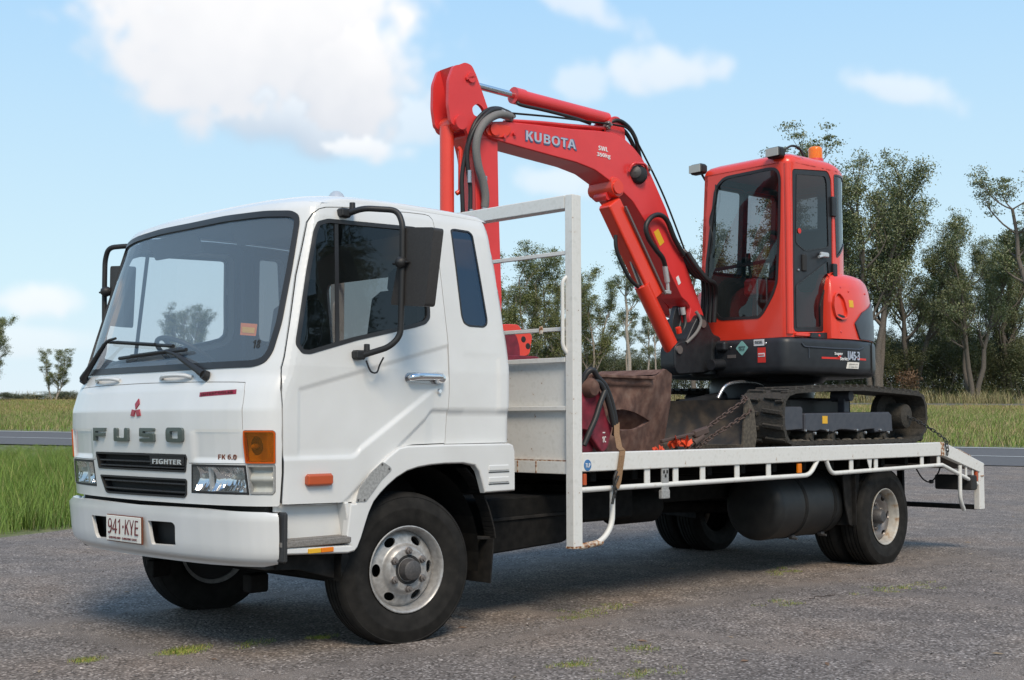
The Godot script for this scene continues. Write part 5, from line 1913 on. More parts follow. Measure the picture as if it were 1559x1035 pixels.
	mb = MB.new()
	plate(mb, rect(-0.033, -0.014, 0.033, 0.016), fc.call(0.628, 1.752) + FW * 0.002, LF, Vector3.UP, FW, 0.003)
	put("red_label_field", mb, M.white_print, w2)
	words("label_line", "DANGER", fc.call(0.628, 1.753) + FW * 0.004, LF, Vector3.UP, 0.056, 0.014, M.decal_red, w2, 0.001)
	mb = MB.new()
	plate(mb, rect(-0.045, -0.014, 0.045, 0.014), fc.call(0.315, 1.752), LF, Vector3.UP, FW, 0.003)
	put("serial_plate", mb, M.nut, sk)
	for q in [[0.305, 1.83], [0.672, 1.845]]:
		mb = MB.new()
		mb.lathe([Vector2(0, 0.004), Vector2(0.010, 0.003), Vector2(0.012, 0.0)], fc.call(q[0], q[1]), FW, 8)
		put("skirt_bolt", mb, M.steel, sk)
	# engine hood round the tail
	var hp := [Vector2(0.27, 0.60), Vector2(0.27, 0.90), Vector2(0.26, 0.935), Vector2(0.22, 0.95), Vector2(0.10, 0.962)]
	for k in 25:
		var t := PI * k / 24.0
		hp.append(Vector2(-sin(t), cos(t) if cos(t) > 0.0 else cos(t) * 0.82) * 0.968)
	hp.append_array([Vector2(0.06, -0.74), Vector2(0.08, -0.60), Vector2(0.08, -0.2), Vector2(0.1, 0.3)])
	var hpl := PackedVector2Array(hp)
	mb = MB.new()
	loft(mb, [level(hpl, 1.895, 0.0), level(hpl, 2.02, 0.0), level(hpl, 2.20, 0.010), level(hpl, 2.33, 0.028), level(hpl, 2.40, 0.052), level(hpl, 2.44, 0.085), level(hpl, 2.458, 0.125), level(hpl, 2.465, 0.20)], true, 0.6)
	var hood := put("engine_hood", mb, M.orange, E)
	var hs := func(p: Vector2) -> Vector3:
		# p.x = angle from the left side towards the tail
		var r := 0.968 - lut([1.9, 0.0, 2.02, 0.0, 2.20, 0.010, 2.33, 0.028, 2.40, 0.052], p.y)
		if p.x < 0.0:
			return ex(-0.968 * p.x, p.y, r - 0.02 * minf(1.0, -p.x / 0.25))
		return ex(-sin(p.x) * r, p.y, cos(p.x) * r)
	mb = MB.new()
	sheet(mb, fillet(pv([0.02, 2.03, 0.16, 2.13, 0.52, 2.235, 1.5, 2.25, 1.5, 1.90, 0.10, 1.90]), 0.02), [], lift(hs, 0.012, inx), 0.06, 0.02, inx)
	put("tail_guard", mb, M.ex_grey, hood)
	mb = MB.new()
	sheet(mb, fillet(pv([-0.225, 2.085, -0.245, 2.17, -0.215, 2.255, -0.17, 2.275, -0.12, 2.235, -0.085, 2.12, -0.10, 2.075, -0.16, 2.065]), 0.02), [], lift(hs, 0.002, inx), 0.04, 0.0, inx)
	put("filler_recess", mb, M.orange, hood)
	mb = MB.new()
	var rec := fillet(pv([-0.225, 2.085, -0.245, 2.17, -0.215, 2.255, -0.17, 2.275, -0.12, 2.235, -0.085, 2.12, -0.10, 2.075, -0.16, 2.065]), 0.02)
	sheet(mb, grown(rec, 0.014), [rec], lift(hs, 0.022, inx), 0.04, 0.022, inx)
	put("recess_rim", mb, M.orange, hood)
	mb = MB.new()
	sheet(mb, fillet(pv([-0.222, 2.06, -0.20, 2.10, -0.12, 2.085, -0.11, 2.062, -0.15, 2.045]), 0.01), [], lift(hs, 0.016, inx), 0.04, 0.02, inx)
	put("filler_cap", mb, M.ex_black, hood)
	mb = MB.new()
	sheet(mb, rect(-0.035, 2.165, 0.025, 2.225), [], lift(hs, 0.003, inx), 0.05, 0.002, inx)
	put("yellow_label", mb, M.yellow, hood)
	for q in [[-0.16, 1.955], [0.30, 2.30], [-0.12, 2.33], [-0.02, 2.30]]:
		mb = MB.new()
		mb.lathe([Vector2(0, 0.004), Vector2(0.009, 0.003), Vector2(0.011, 0.0)], lift(hs, 0.002, inx).call(Vector2(q[0], q[1])), LF, 8)
		put("hood_bolt", mb, M.boom_red, hood)
	mb = MB.new()
	mb.tube(exs([[-0.30, 2.47, 0.52], [-0.30, 2.54, 0.52]]), 0.03, 12)
	mb.tube(exs([[-0.42, 2.53, 0.50], [-0.30, 2.54, 0.54]]), 0.022, 10)
	put("breather", mb, M.ex_black, E)
	mb = MB.new()
	mb.tube(exs([[-0.20, 2.47, 0.60], [-0.20, 2.62, 0.60]]), 0.045, 14)
	put("exhaust_cover", mb, M.orange, E)

# plan of the excavator cab as a run of points with its length
var K_PTS := PackedVector2Array()
var K_LEN := []

func cab_plan() -> void:
	var p := PackedVector2Array()
	p.append(Vector2(0.72, -0.07))
	p.append(Vector2(0.72, 0.785))
	for k in 7:
		var t := PI / 2 * k / 6.0
		p.append(Vector2(0.645 + 0.075 * cos(t), 0.79 + 0.075 * sin(t)))
	p.append_array(PackedVector2Array([Vector2(0.30, 0.866), Vector2(0.09, 0.864), Vector2(0.0, 0.852), Vector2(-0.09, 0.818), Vector2(-0.20, 0.75), Vector2(-0.30, 0.665), Vector2(-0.37, 0.575), Vector2(-0.405, 0.48), Vector2(-0.415, 0.36), Vector2(-0.415, 0.05), Vector2(-0.40, -0.03), Vector2(-0.34, -0.068), Vector2(-0.25, -0.07), Vector2(0.64, -0.07), Vector2(0.72, -0.07)]))
	K_PTS = p
	K_LEN = [0.0]
	for i in range(1, p.size()):
		K_LEN.append(K_LEN[i - 1] + p[i].distance_to(p[i - 1]))

func cab_at(u: float) -> Vector2:
	var i := 1
	while i < K_LEN.size() - 1 and K_LEN[i] < u:
		i += 1
	return K_PTS[i - 1].lerp(K_PTS[i], (u - K_LEN[i - 1]) / maxf(1e-6, K_LEN[i] - K_LEN[i - 1]))

func cab_wall(p: Vector2) -> Vector3:
	var q := cab_at(p.x)
	var l := q.y + 0.05 * clampf(1.0 - q.y / 0.865, 0.0, 1.1) * clampf((p.y - 2.4) / 0.9, 0.0, 1.0)
	return ex(q.x, p.y, l)

func side_u(a: float) -> float:
	# u of the point on the left side with this a
	for i in range(3, K_PTS.size()):
		if K_PTS[i].x <= a and K_PTS[i - 1].x >= a:
			return lerpf(K_LEN[i - 1], K_LEN[i], (K_PTS[i - 1].x - a) / maxf(1e-6, K_PTS[i - 1].x - K_PTS[i].x))
	return 0.0

func on_side(p: Array) -> PackedVector2Array:
	var o := PackedVector2Array()
	var i := 0
	while i < p.size():
		o.append(Vector2(side_u(p[i]), p[i + 1]))
		i += 2
	return o

func build_ex_cab(E: Node3D) -> void:
	cab_plan()
	var inn := ex(0.15, 2.6, 0.4)
	var U: float = K_LEN[K_LEN.size() - 1]
	var fg := pv([-0.019, 2.585, 0.049, 3.181, 0.075, 3.235, 0.14, 3.285, 0.20, 3.297, 0.666, 3.303, 0.73, 3.292, 0.768, 3.26, 0.786, 3.20, 0.775, 2.8, 0.743, 2.346, 0.70, 2.245, 0.60, 2.105, 0.565, 2.075, 0.533, 2.064, 0.155, 2.072, 0.12, 2.085, 0.02, 2.212, -0.012, 2.28, -0.023, 2.354])
	for i in fg.size():
		fg[i].x += 0.07
	fg = fillet(fg, 0.03, 2)
	var door := fillet(on_side([0.655, 3.27, 0.176, 3.313, 0.128, 3.25, 0.122, 2.9, 0.135, 2.42, 0.20, 2.29, 0.262, 2.17, 0.27, 2.06, 0.262, 1.958, 0.665, 1.940, 0.662, 2.5]), 0.03, 3)
	var g1 := fillet(on_side([0.605, 3.245, 0.205, 3.277, 0.178, 3.22, 0.168, 2.667, 0.505, 2.606, 0.632, 2.664]), 0.03, 3)
	var g2 := fillet(on_side([0.640, 2.316, 0.185, 2.560, 0.170, 2.43, 0.235, 2.31, 0.305, 2.15, 0.300, 1.985, 0.640, 1.968]), 0.02, 3)
	var uq := side_u(0.085)
	var rw := fillet(pv([uq, 3.30, uq + 0.20, 3.31, uq + 0.62, 3.27, uq + 0.62, 2.72, uq + 0.25, 2.73, uq + 0.02, 2.585]), 0.03, 3)
	# right side and back panes
	var ub := 0.0
	var ur := 0.0
	for i in K_PTS.size():
		if K_PTS[i].is_equal_approx(Vector2(-0.415, 0.36)):
			ub = K_LEN[i]
		if K_PTS[i].is_equal_approx(Vector2(-0.25, -0.07)):
			ur = K_LEN[i]
	var bw := fillet(rect(ub + 0.0, 2.66, ub + 0.30, 3.25), 0.04, 3)
	var sw := fillet(rect(ur + 0.02, 2.50, ur + 0.44, 3.25), 0.04, 3)
	var sw2 := fillet(rect(ur + 0.48, 2.50, ur + 0.87, 3.25), 0.04, 3)
	var mb := MB.new()
	sheet(mb, rect(0.0, 1.895, U, 3.335), [fg, grown(door, 0.006), rw, bw, sw, sw2], cab_wall, 0.04, 0.035, inn)
	var cab := put("cab", mb, M.orange, E)
	mb = MB.new()
	sheet(mb, rect(0.0, 1.90, U, 3.33), [grown(fg, 0.02), grown(door, 0.02), grown(rw, 0.02), grown(bw, 0.02), grown(sw, 0.02), grown(sw2, 0.02)], lift(cab_wall, -0.04, inn), 0.06, 0.0, inn)
	put("cab_lining", mb, M.trim_dark, cab)
	# windscreen with black edge and the split bar
	mb = MB.new()
	sheet(mb, grown(fg, 0.004), [grown(fg, -0.020)], lift(cab_wall, 0.004, inn), 0.05, 0.03, inn)
	put("windscreen_seal", mb, M.seal, cab)
	mb = MB.new()
	sheet(mb, grown(fg, -0.01), [], lift(cab_wall, -0.006, inn), 0.1, 0.0, inn)
	put("windscreen", mb, M.ex_glass, cab)
	mb = MB.new()
	sheet(mb, pv([0.06, 2.50, 0.80, 2.53, 0.80, 2.555, 0.06, 2.525]), [], lift(cab_wall, -0.03, inn), 0.1, 0.03, inn)
	put("windscreen_bar", mb, M.seal, cab)
	# wiper on the windscreen
	mb = MB.new()
	mb.tube(smooth([cab_wall(Vector2(0.10, 2.62)) + FW * 0.02, cab_wall(Vector2(0.14, 2.78)) + FW * 0.03, cab_wall(Vector2(0.10, 2.93)) + FW * 0.03, cab_wall(Vector2(0.15, 3.10)) + FW * 0.025, cab_wall(Vector2(0.15, 3.24)) + FW * 0.02], 4), 0.007, 6)
	put("wiper", mb, M.rubber, cab)
	# door: black frame, upper and lower pane, hinges, handle
	mb = MB.new()
	sheet(mb, door, [g1, g2], lift(cab_wall, -0.004, inn), 0.04, 0.03, inn)
	var dr := put("door", mb, M.ex_black, E)
	for g in [g1, g2]:
		mb = MB.new()
		sheet(mb, grown(g, 0.004), [], lift(cab_wall, -0.008, inn), 0.1, 0.0, inn)
		put("door_pane", mb, M.door_glass, dr)
		mb = MB.new()
		sheet(mb, g, [grown(g, -0.008)], lift(cab_wall, 0.0, inn), 0.1, 0.01, inn)
		put("pane_seal", mb, M.seal, dr)
	for q in [[3.02, 0.17], [2.46, 0.15]]:
		mb = MB.new()
		mb.box(ex(0.112, q[0], 0.872), Vector3(0.06, q[1], 0.03), 0.008, Basis(-FW, Vector3.UP, LF))
		put("hinge", mb, M.ex_black, dr)
	mb = MB.new()
	mb.box(ex(0.27, 2.595, 0.885), Vector3(0.11, 0.045, 0.035), 0.012, Basis(-FW, Vector3.UP, LF))
	mb.tube(exs([[0.22, 2.60, 0.885], [0.36, 2.57, 0.895]]), 0.012, 8)
	put("door_handle", mb, M.silver, dr)
	mb = MB.new()
	mb.box(ex(0.525, 2.51, 0.868), Vector3(0.06, 0.14, 0.02), 0.008, Basis(-FW, Vector3.UP, LF))
	put("door_latch", mb, M.void, dr)
	mb = MB.new()
	mb.lathe([Vector2(0, 0.008), Vector2(0.01, 0.006), Vector2(0.012, 0)], ex(0.60, 2.445, 0.863), LF, 10)
	put("door_lock", mb, M.steel, dr)
	mb = MB.new()
	mb.lathe([Vector2(0, 0.002), Vector2(0.022, 0.002), Vector2(0.023, 0.0)], ex(0.575, 2.77, 0.862), LF, 16)
	put("pane_sticker", mb, M.decal_red, dr)
	for w in [rw, bw, sw, sw2]:
		mb = MB.new()
		sheet(mb, grown(w, 0.004), [grown(w, -0.012)], lift(cab_wall, 0.003, inn), 0.05, 0.05, inn)
		put("window_seal", mb, M.seal, cab)
		mb = MB.new()
		sheet(mb, grown(w, -0.004), [], lift(cab_wall, -0.004, inn), 0.06, 0.0, inn)
		put("side_window", mb, M.door_glass if w == rw else M.ex_glass, cab)
	# corner post bulge beside the door and the step under it
	mb = MB.new()
	mb.tube(exs([[0.690, 1.92, 0.835], [0.690, 2.45, 0.838], [0.690, 3.05, 0.838], [0.688, 3.32, 0.832]]), 0.030, 12)
	put("corner_post", mb, M.orange, cab)
	mb = MB.new()
	mb.box(ex(0.52, 1.915, 0.872), Vector3(0.30, 0.03, 0.03), 0.008, Basis(-FW, Vector3.UP, LF))
	put("door_sill", mb, M.orange, cab)
	mb = MB.new()
	plate(mb, fillet(pv([0.20, 1.895, 0.50, 1.895, 0.48, 1.935, 0.26, 1.945]), 0.01), ex(0, 0, 0.90), FW, Vector3.UP, LF, 0.04, 0.006)
	put("sill_bracket", mb, M.ex_black, cab)
	mb = MB.new()
	mb.lathe([Vector2(0, 0.006), Vector2(0.010, 0.005), Vector2(0.012, 0)], ex(0.38, 1.915, 0.90), LF, 8)
	put("sill_bolt", mb, M.decal_red, cab)
	# roof
	var outer := PackedVector2Array()
	for k in 72:
		var q := cab_at(U * k / 72.0)
		outer.append(q)
	var rings := []
	for q in [[0.0, 3.325], [0.0, 3.335], [0.012, 3.358], [0.035, 3.380], [0.08, 3.400], [0.2, 3.425], [0.45, 3.452], [0.75, 3.466], [0.97, 3.470]]:
		var row := []
		for v in outer:
			var l := v.y + 0.05 * clampf(1.0 - v.y / 0.865, 0.0, 1.1)
			var w := Vector2(v.x, l).lerp(Vector2(0.18, 0.42), q[0])
			# the roof falls towards the rear
			var drop := 0.055 * smoothstep(0.15, -0.42, w.x)
			row.append(ex(w.x, q[1] - drop * smoothstep(3.32, 3.40, q[1]), w.y))
		rings.append(row)
	mb = MB.new()
	loft(mb, rings, true, 0.4)
	put("cab_roof", mb, M.orange, cab)
	# floor, seat, console and levers seen through the glass
	mb = MB.new()
	mb.box(ex(0.15, 1.93, 0.40), Vector3(1.05, 0.05, 0.85), 0.0, Basis(-FW, Vector3.UP, LF))
	put("cab_floor", mb, M.void, cab)
	mb = MB.new()
	mb.box(ex(-0.05, 2.28, 0.42), Vector3(0.50, 0.14, 0.48), 0.05, Basis(-FW, Vector3.UP, LF))
	mb.box(ex(-0.05, 2.08, 0.42), Vector3(0.40, 0.28, 0.40), 0.03, Basis(-FW, Vector3.UP, LF))
	var st := put("seat", mb, M.ex_black, cab)
	mb = MB.new()
	mb.box(ex(-0.27, 2.62, 0.42), Vector3(0.13, 0.62, 0.46), 0.05, Basis(-FW, Vector3.UP, LF) * Basis(Vector3(0, 0, 1), -0.15))
	put("backrest", mb, M.ex_black, st)
	for l in [0.13, 0.70]:
		mb = MB.new()
		mb.box(ex(0.12, 2.38, l), Vector3(0.42, 0.16, 0.14), 0.03, Basis(-FW, Vector3.UP, LF))
		put("arm_console", mb, M.boom_red if l < 0.3 else M.ex_black, cab)
		mb = MB.new()
		mb.tube(exs([[0.28, 2.44, l], [0.32, 2.60, l]]), 0.012, 8)
		mb.tube(exs([[0.32, 2.58, l], [0.33, 2.68, l]]), 0.024, 10)
		put("control_lever", mb, M.rubber, cab)
	for l in [0.36, 0.46]:
		mb = MB.new()
		mb.tube(exs([[0.50, 1.95, l], [0.52, 2.42, l + 0.02]]), 0.010, 8)
		put("travel_lever", mb, M.steel, cab)
	# work lamps and beacon
	for q in [[-0.07, 3.40], [0.76, 3.41]]:
		mb = MB.new()
		mb.box(ex(0.74, q[1], q[0]), Vector3(0.10, 0.088, 0.150), 0.022, Basis(-FW, Vector3.UP, LF))
		var wl := put("work_lamp", mb, M.rubber, E)
		mb = MB.new()
		mb.box(ex(0.791, q[1], q[0]), Vector3(0.008, 0.068, 0.128), 0.003, Basis(-FW, Vector3.UP, LF))
		put("lamp_lens", mb, M.lens_fog, wl)
		mb = MB.new()
		mb.tube(smooth(exs([[0.70, q[1] - 0.03, q[0]], [0.66, q[1] - 0.10, q[0] + 0.02], [0.69, 3.30, lerpf(q[0], 0.4, 0.12)]]), 4), 0.010, 6)
		put("lamp_bracket", mb, M.rubber, wl)
	mb = MB.new()
	mb.tube(smooth(exs([[0.69, 3.43, 0.80], [0.62, 3.475, 0.83], [0.54, 3.46, 0.85], [0.50, 3.40, 0.862]]), 4), 0.010, 6)
	put("lamp_cable", mb, M.rubber, E)
	mb = MB.new()
	mb.lathe([Vector2(0, 0.118), Vector2(0.045, 0.116), Vector2(0.058, 0.106), Vector2(0.062, 0.09), Vector2(0.062, 0.0)], ex(-0.17, 3.515, 0.50), Vector3.UP, 24)
	var bc := put("beacon", mb, M.beacon, E)
	mb = MB.new()
	mb.lathe([Vector2(0, 0.026), Vector2(0.068, 0.024), Vector2(0.072, 0.0), Vector2(0.072, -0.12)], ex(-0.17, 3.50, 0.50), Vector3.UP, 24)
	put("beacon_base", mb, M.boom_red, bc)

func cyl(mb: MB, a: Array, b: Array, r: float, sides := 16) -> void:
	mb.tube(exs([a, b]), r, sides)

func pin(mb: MB, a: float, y: float, l0: float, l1: float, r: float) -> void:
	mb.tube(exs([[a, y, l0], [a, y, l1]]), r, 16)

func build_boom(E: Node3D) -> void:
	var ln := 0.08
	var wd := 0.24
	var mid := ln - wd * 0.5
	var mb := MB.new()
	# swing bracket
	ex_plate(mb, fillet(pv([1.30, 1.66, 1.30, 1.82, 1.25, 1.865, 1.15, 1.885, 1.06, 2.02, 1.0, 2.10, 0.94, 2.115, 0.87, 2.06, 0.80, 1.95, 0.62, 1.91, 0.62, 1.66, 0.88, 1.62, 1.26, 1.592]), 0.03), 0.135, 0.17, 0.016)
	ex_plate(mb, fillet(pv([1.05, 1.66, 1.05, 1.90, 1.0, 2.08, 0.92, 2.11, 0.85, 2.04, 0.80, 1.90, 0.66, 1.88, 0.66, 1.68, 0.88, 1.64]), 0.03), -0.04, 0.20, 0.012)
	var br := put("swing_bracket", mb, M.ex_black, E)
	mb = MB.new()
	mb.lathe([Vector2(0, 0.17), Vector2(0.09, 0.168), Vector2(0.12, 0.15), Vector2(0.125, -0.15), Vector2(0.09, -0.17), Vector2(0, -0.17)], ex(0.80, 1.76, 0.02), Vector3.UP, 24)
	mb.tube(exs([[0.62, 1.70, 0.20], [0.95, 1.68, 0.22]]), 0.045, 12)
	mb.box(ex(0.72, 1.84, 0.22), Vector3(0.24, 0.10, 0.12), 0.03, Basis(-FW, Vector3.UP, LF))
	put("swing_post", mb, M.ex_black, br)
	mb = MB.new()
	ex_plate(mb, fillet(pv([1.16, 1.85, 1.15, 2.05, 1.10, 2.19, 1.02, 2.17, 0.80, 2.16, 0.78, 1.88]), 0.03), -0.02, 0.05, 0.006)
	put("hose_shield", mb, M.ex_black, br)
	for q in [[0.95, 2.03], [1.25, 1.80]]:
		mb = MB.new()
		pin(mb, q[0], q[1], 0.15, -0.02, 0.035)
		put("bracket_pin", mb, M.nut, br)
	# boom: hollow-looking box with a fork at the foot
	var prof := fillet(pv([3.30, 3.345, 3.275, 3.385, 3.223, 3.410, 3.067, 3.437, 2.75, 3.460, 2.405, 3.482, 2.10, 3.512, 1.93, 3.522, 1.82, 3.497, 1.70, 3.433, 1.60, 3.358, 1.50, 3.24, 1.324, 2.979, 1.188, 2.724, 1.025, 2.418, 0.93, 2.25, 0.865, 2.12, 0.85, 2.03, 0.90, 1.97, 0.98, 1.97, 1.04, 2.02, 1.05, 2.09, 1.03, 2.165, 1.07, 2.205, 1.14, 2.242, 1.27, 2.42, 1.52, 2.78, 1.72, 2.985, 1.85, 3.060, 1.99, 3.125, 2.15, 3.190, 2.35, 3.222, 2.70, 3.245, 3.067, 3.271, 3.20, 3.285, 3.275, 3.30]), 0.02, 3)
	mb = MB.new()
	ex_plate(mb, prof, ln, wd, 0.010)
	# the foot half is wider than the head half
	ex_plate(mb, fillet(pv([1.62, 3.29, 1.50, 3.20, 1.324, 2.94, 1.188, 2.69, 1.025, 2.40, 0.93, 2.24, 0.90, 2.10, 1.0, 2.12, 1.08, 2.21, 1.14, 2.25, 1.27, 2.43, 1.52, 2.79, 1.72, 2.99, 1.80, 3.06]), 0.02, 3), ln - wd + 0.002, 0.11, 0.010)
	var boom := put("boom", mb, M.boom_red, E)
	# welded side stiffener and bosses
	mb = MB.new()
	ex_plate(mb, fillet(pv([3.285, 3.34, 3.20, 3.405, 3.02, 3.40, 3.05, 3.325, 3.15, 3.295, 3.26, 3.30]), 0.035), ln + 0.014, wd + 0.028, 0.006)
	pin(mb, 3.20, 3.35, ln + 0.03, ln - wd - 0.03, 0.045)
	put("boom_boss", mb, M.orange, boom)
	mb = MB.new()
	pin(mb, 1.915, 3.08, ln + 0.03, ln - wd - 0.03, 0.055)
	ex_plate(mb, fillet(pv([1.98, 3.165, 1.87, 3.15, 1.83, 3.04, 1.90, 2.99, 1.98, 3.04]), 0.04), ln + 0.012, wd + 0.024, 0.006)
	put("boom_boss", mb, M.orange, boom)
	mb = MB.new()
	for k in 2:
		var yy: float = 3.315 + 0.035 * k
		pin(mb, 3.10 - 0.10 * k, yy, ln + 0.022, ln, 0.014)
	put("boss_bolt", mb, M.boom_red, boom)
	# lettering: blue edge with a light face
	var fw := -FW
	words("brand_lettering_edge", "KUBOTA", ex(2.617, 3.356, ln + 0.002), fw, Vector3.UP, 0.535, 0.088, M.kub_edge, boom, 0.004)
	words("brand_lettering", "KUBOTA", ex(2.622, 3.359, ln + 0.005), fw, Vector3.UP, 0.515, 0.072, M.kub_face, boom, 0.004)
	words("load_lettering", "SWL", ex(2.06, 3.372, ln + 0.002), fw, Vector3.UP, 0.105, 0.036, M.white_print, boom, 0.003)
	words("load_lettering", "350kg", ex(2.055, 3.316, ln + 0.002), fw, Vector3.UP, 0.15, 0.042, M.white_print, boom, 0.003)
	mb = MB.new()
	plate(mb, pv([1.481, 2.761, 1.427, 2.794, 1.355, 2.690, 1.409, 2.652]), ex(0, 0, ln + 0.003), FW, Vector3.UP, LF, 0.004)
	var yl := put("yellow_label", mb, M.yellow, boom, "yellow warning label")
	mb = MB.new()
	plate(mb, pv([1.215, 2.405, 1.185, 2.425, 1.155, 2.365, 1.185, 2.345]), ex(0, 0, ln + 0.003), FW, Vector3.UP, LF, 0.004)
	put("small_white_label", mb, M.white_print, boom)
	# work lamp let into the boom bend
	mb = MB.new()
	mb.lathe([Vector2(0, 0.050), Vector2(0.055, 0.046), Vector2(0.075, 0.03), Vector2(0.082, 0.0)], ex(1.665, 3.215, ln), LF + FW * 0.3, 22)
	var bl := put("boom_lamp", mb, M.rubber, boom)
	mb = MB.new()
	mb.lathe([Vector2(0, 0.062), Vector2(0.035, 0.057), Vector2(0.05, 0.048)], ex(1.69, 3.225, ln), LF + FW * 1.2, 18)
	put("lamp_lens", mb, M.hub, bl)
	mb = MB.new()
	mb.tube(bent(exs([[1.79, 3.22, ln + 0.02], [1.77, 3.29, ln + 0.05], [1.62, 3.30, ln + 0.05], [1.57, 3.23, ln + 0.02]]), 0.04), 0.012, 8)
	put("lamp_guard", mb, M.boom_red, bl)
	# boom cylinder below: barrel, guard sleeve, rod eye
	mb = MB.new()
	var rl := 0.055
	cyl(mb, [1.235, 1.80, rl], [1.60, 2.32, rl], 0.066, 20)
	cyl(mb, [1.185, 1.945, rl + 0.03], [1.205, 1.99, rl + 0.035], 0.024, 10)
	var bc := put("boom_cylinder", mb, M.orange, E)
	mb = MB.new()
	cyl(mb, [1.58, 2.30, rl], [1.93, 2.92, rl], 0.036, 14)
	put("cylinder_rod", mb, M.chrome, bc)
	mb = MB.new()
	mb.bar(ex(1.45, 2.225, rl - 0.01), ex(1.945, 2.965, rl - 0.03), 0.165, 0.14, 0.02, LF)
	put("rod_guard", mb, M.orange, bc)
	mb = MB.new()
	mb.bar(ex(1.40, 2.25, rl + 0.075), ex(1.85, 2.93, rl + 0.06), 0.02, 0.02, 0.004, LF)
	put("guard_edge", mb, M.nut, bc)
	mb = MB.new()
	mb.tube(exs([[1.95, 3.015, mid + 0.07], [1.95, 3.015, mid - 0.07]]), 0.034, 14)
	put("rod_eye", mb, M.boom_red, bc)
	# arm cylinder above
	mb = MB.new()
	cyl(mb, [1.90, 3.655, mid], [2.86, 3.683, mid], 0.056, 20)
	cyl(mb, [2.80, 3.681, mid], [2.90, 3.684, mid], 0.064, 20)
	mb.tube(exs([[1.86, 3.62, mid + 0.07], [1.86, 3.62, mid - 0.07]]), 0.05, 16)
	var ac := put("arm_cylinder", mb, M.boom_red, E)
	mb = MB.new()
	cyl(mb, [2.88, 3.684, mid], [3.36, 3.700, mid], 0.026, 14)
	put("cylinder_rod", mb, M.chrome, ac)
	mb = MB.new()
	mb.tube(smooth(exs([[2.88, 3.63, mid + 0.03], [2.86, 3.605, mid + 0.05], [2.6, 3.60, mid + 0.06], [2.3, 3.585, mid + 0.07], [2.15, 3.57, mid + 0.07]]), 5), 0.014, 8)
	put("cylinder_hose", mb, M.hose, ac)
	mb = MB.new()
	for l in [mid + 0.085, mid - 0.060]:
		ex_plate(mb, fillet(pv([2.00, 3.50, 1.98, 3.60, 1.90, 3.67, 1.83, 3.67, 1.78, 3.62, 1.76, 3.47]), 0.03), l, 0.025, 0.005)
	put("cylinder_lug", mb, M.boom_red, boom)
	# dipper: lower box, two cheek plates at the top with a slot between
	mb = MB.new()
	var dn := 0.055
	var dw := 0.19
	ex_plate(mb, fillet(pv([3.42, 3.30, 3.30, 3.42, 3.18, 3.43, 3.13, 3.37, 3.118, 2.80, 3.09, 2.10, 3.10, 1.90, 3.22, 1.88, 3.27, 2.10, 3.335, 2.60, 3.345, 2.984, 3.37, 3.15]), 0.03), dn, dw, 0.008)
	var dip := put("dipper_arm", mb, M.boom_red, E)
	var cheek := fillet(pv([3.58, 3.345, 3.605, 3.48, 3.600, 3.66, 3.555, 3.770, 3.50, 3.785, 3.455, 3.812, 3.39, 3.803, 3.345, 3.735, 3.275, 3.59, 3.205, 3.44, 3.17, 3.37, 3.19, 3.30, 3.40, 3.25, 3.45, 3.33, 3.53, 3.33]), 0.025, 3)
	var hole := fillet(pv([3.37, 3.43, 3.39, 3.49, 3.33, 3.535, 3.275, 3.50, 3.26, 3.44]), 0.03, 3)
	for l in [dn + 0.012, dn - dw + 0.018]:
		mb = MB.new()
		ex_plate(mb, cheek, l, 0.03, 0.0, [hole])
		put("cheek_plate", mb, M.boom_red, dip)
	mb = MB.new()
	ex_plate(mb, pv([3.54, 3.775, 3.40, 3.79, 3.40, 3.60, 3.47, 3.45, 3.50, 3.65]), dn - 0.018, dw - 0.036, 0.0)
	put("cheek_web", mb, M.boom_red, dip)
	mb = MB.new()
	pin(mb, 3.21, 3.36, dn + 0.03, dn - dw - 0.03, 0.05)
	put("dipper_pin", mb, M.boom_red, dip)
	mb = MB.new()
	pin(mb, 3.50, 3.36, dn + 0.035, dn - dw - 0.03, 0.052)
	put("dipper_pin", mb, M.boom_red, dip)
	mb = MB.new()
	pin(mb, 3.40, 3.705, dn + 0.03, dn - dw - 0.03, 0.036)
	mb.bar(ex(3.45, 3.69, dn + 0.02), ex(3.36, 3.72, dn + 0.02), 0.02, 0.025, 0.006)
	put("dipper_pin", mb, M.boom_red, dip)
	# bucket cylinder down the outside of the dipper
	var lm := dn - dw * 0.5
	mb = MB.new()
	cyl(mb, [3.535, 3.34, lm], [3.530, 2.30, lm], 0.052, 20)
	mb.tube(exs([[3.50, 3.36, lm + 0.06], [3.50, 3.36, lm - 0.06]]), 0.06, 16)
	mb.tube(bent(exs([[3.455, 3.20, lm + 0.03], [3.44, 3.18, lm + 0.04], [3.44, 2.88, lm + 0.04], [3.47, 2.86, lm + 0.03]]), 0.02), 0.018, 8)
	var bkc := put("bucket_cylinder", mb, M.orange, E)
	mb = MB.new()
	cyl(mb, [3.530, 2.32, lm], [3.44, 1.98, lm], 0.028, 12)
	put("cylinder_rod", mb, M.chrome, bkc)
	# links, hitch plates and the mounted maroon bucket
	mb = MB.new()
	for l in [dn + 0.03, dn - dw - 0.012]:
		mb.bar(ex(3.44, 1.98, l), ex(3.17, 2.12, l), 0.02, 0.06, 0.006, LF)
		mb.bar(ex(3.44, 1.98, l), ex(3.25, 1.72, l), 0.02, 0.06, 0.006, LF)
	put("bucket_link", mb, M.boom_red, dip)
	mb = MB.new()
	for l in [-0.08, -0.30]:
		ex_plate(mb, fillet(pv([3.25, 1.92, 2.90, 1.945, 2.81, 1.945, 2.775, 1.90, 2.70, 1.895, 2.67, 1.86, 2.685, 1.80, 2.70, 1.72, 2.77, 1.70, 2.80, 1.68, 3.25, 1.66]), 0.03), l, 0.03, 0.006)
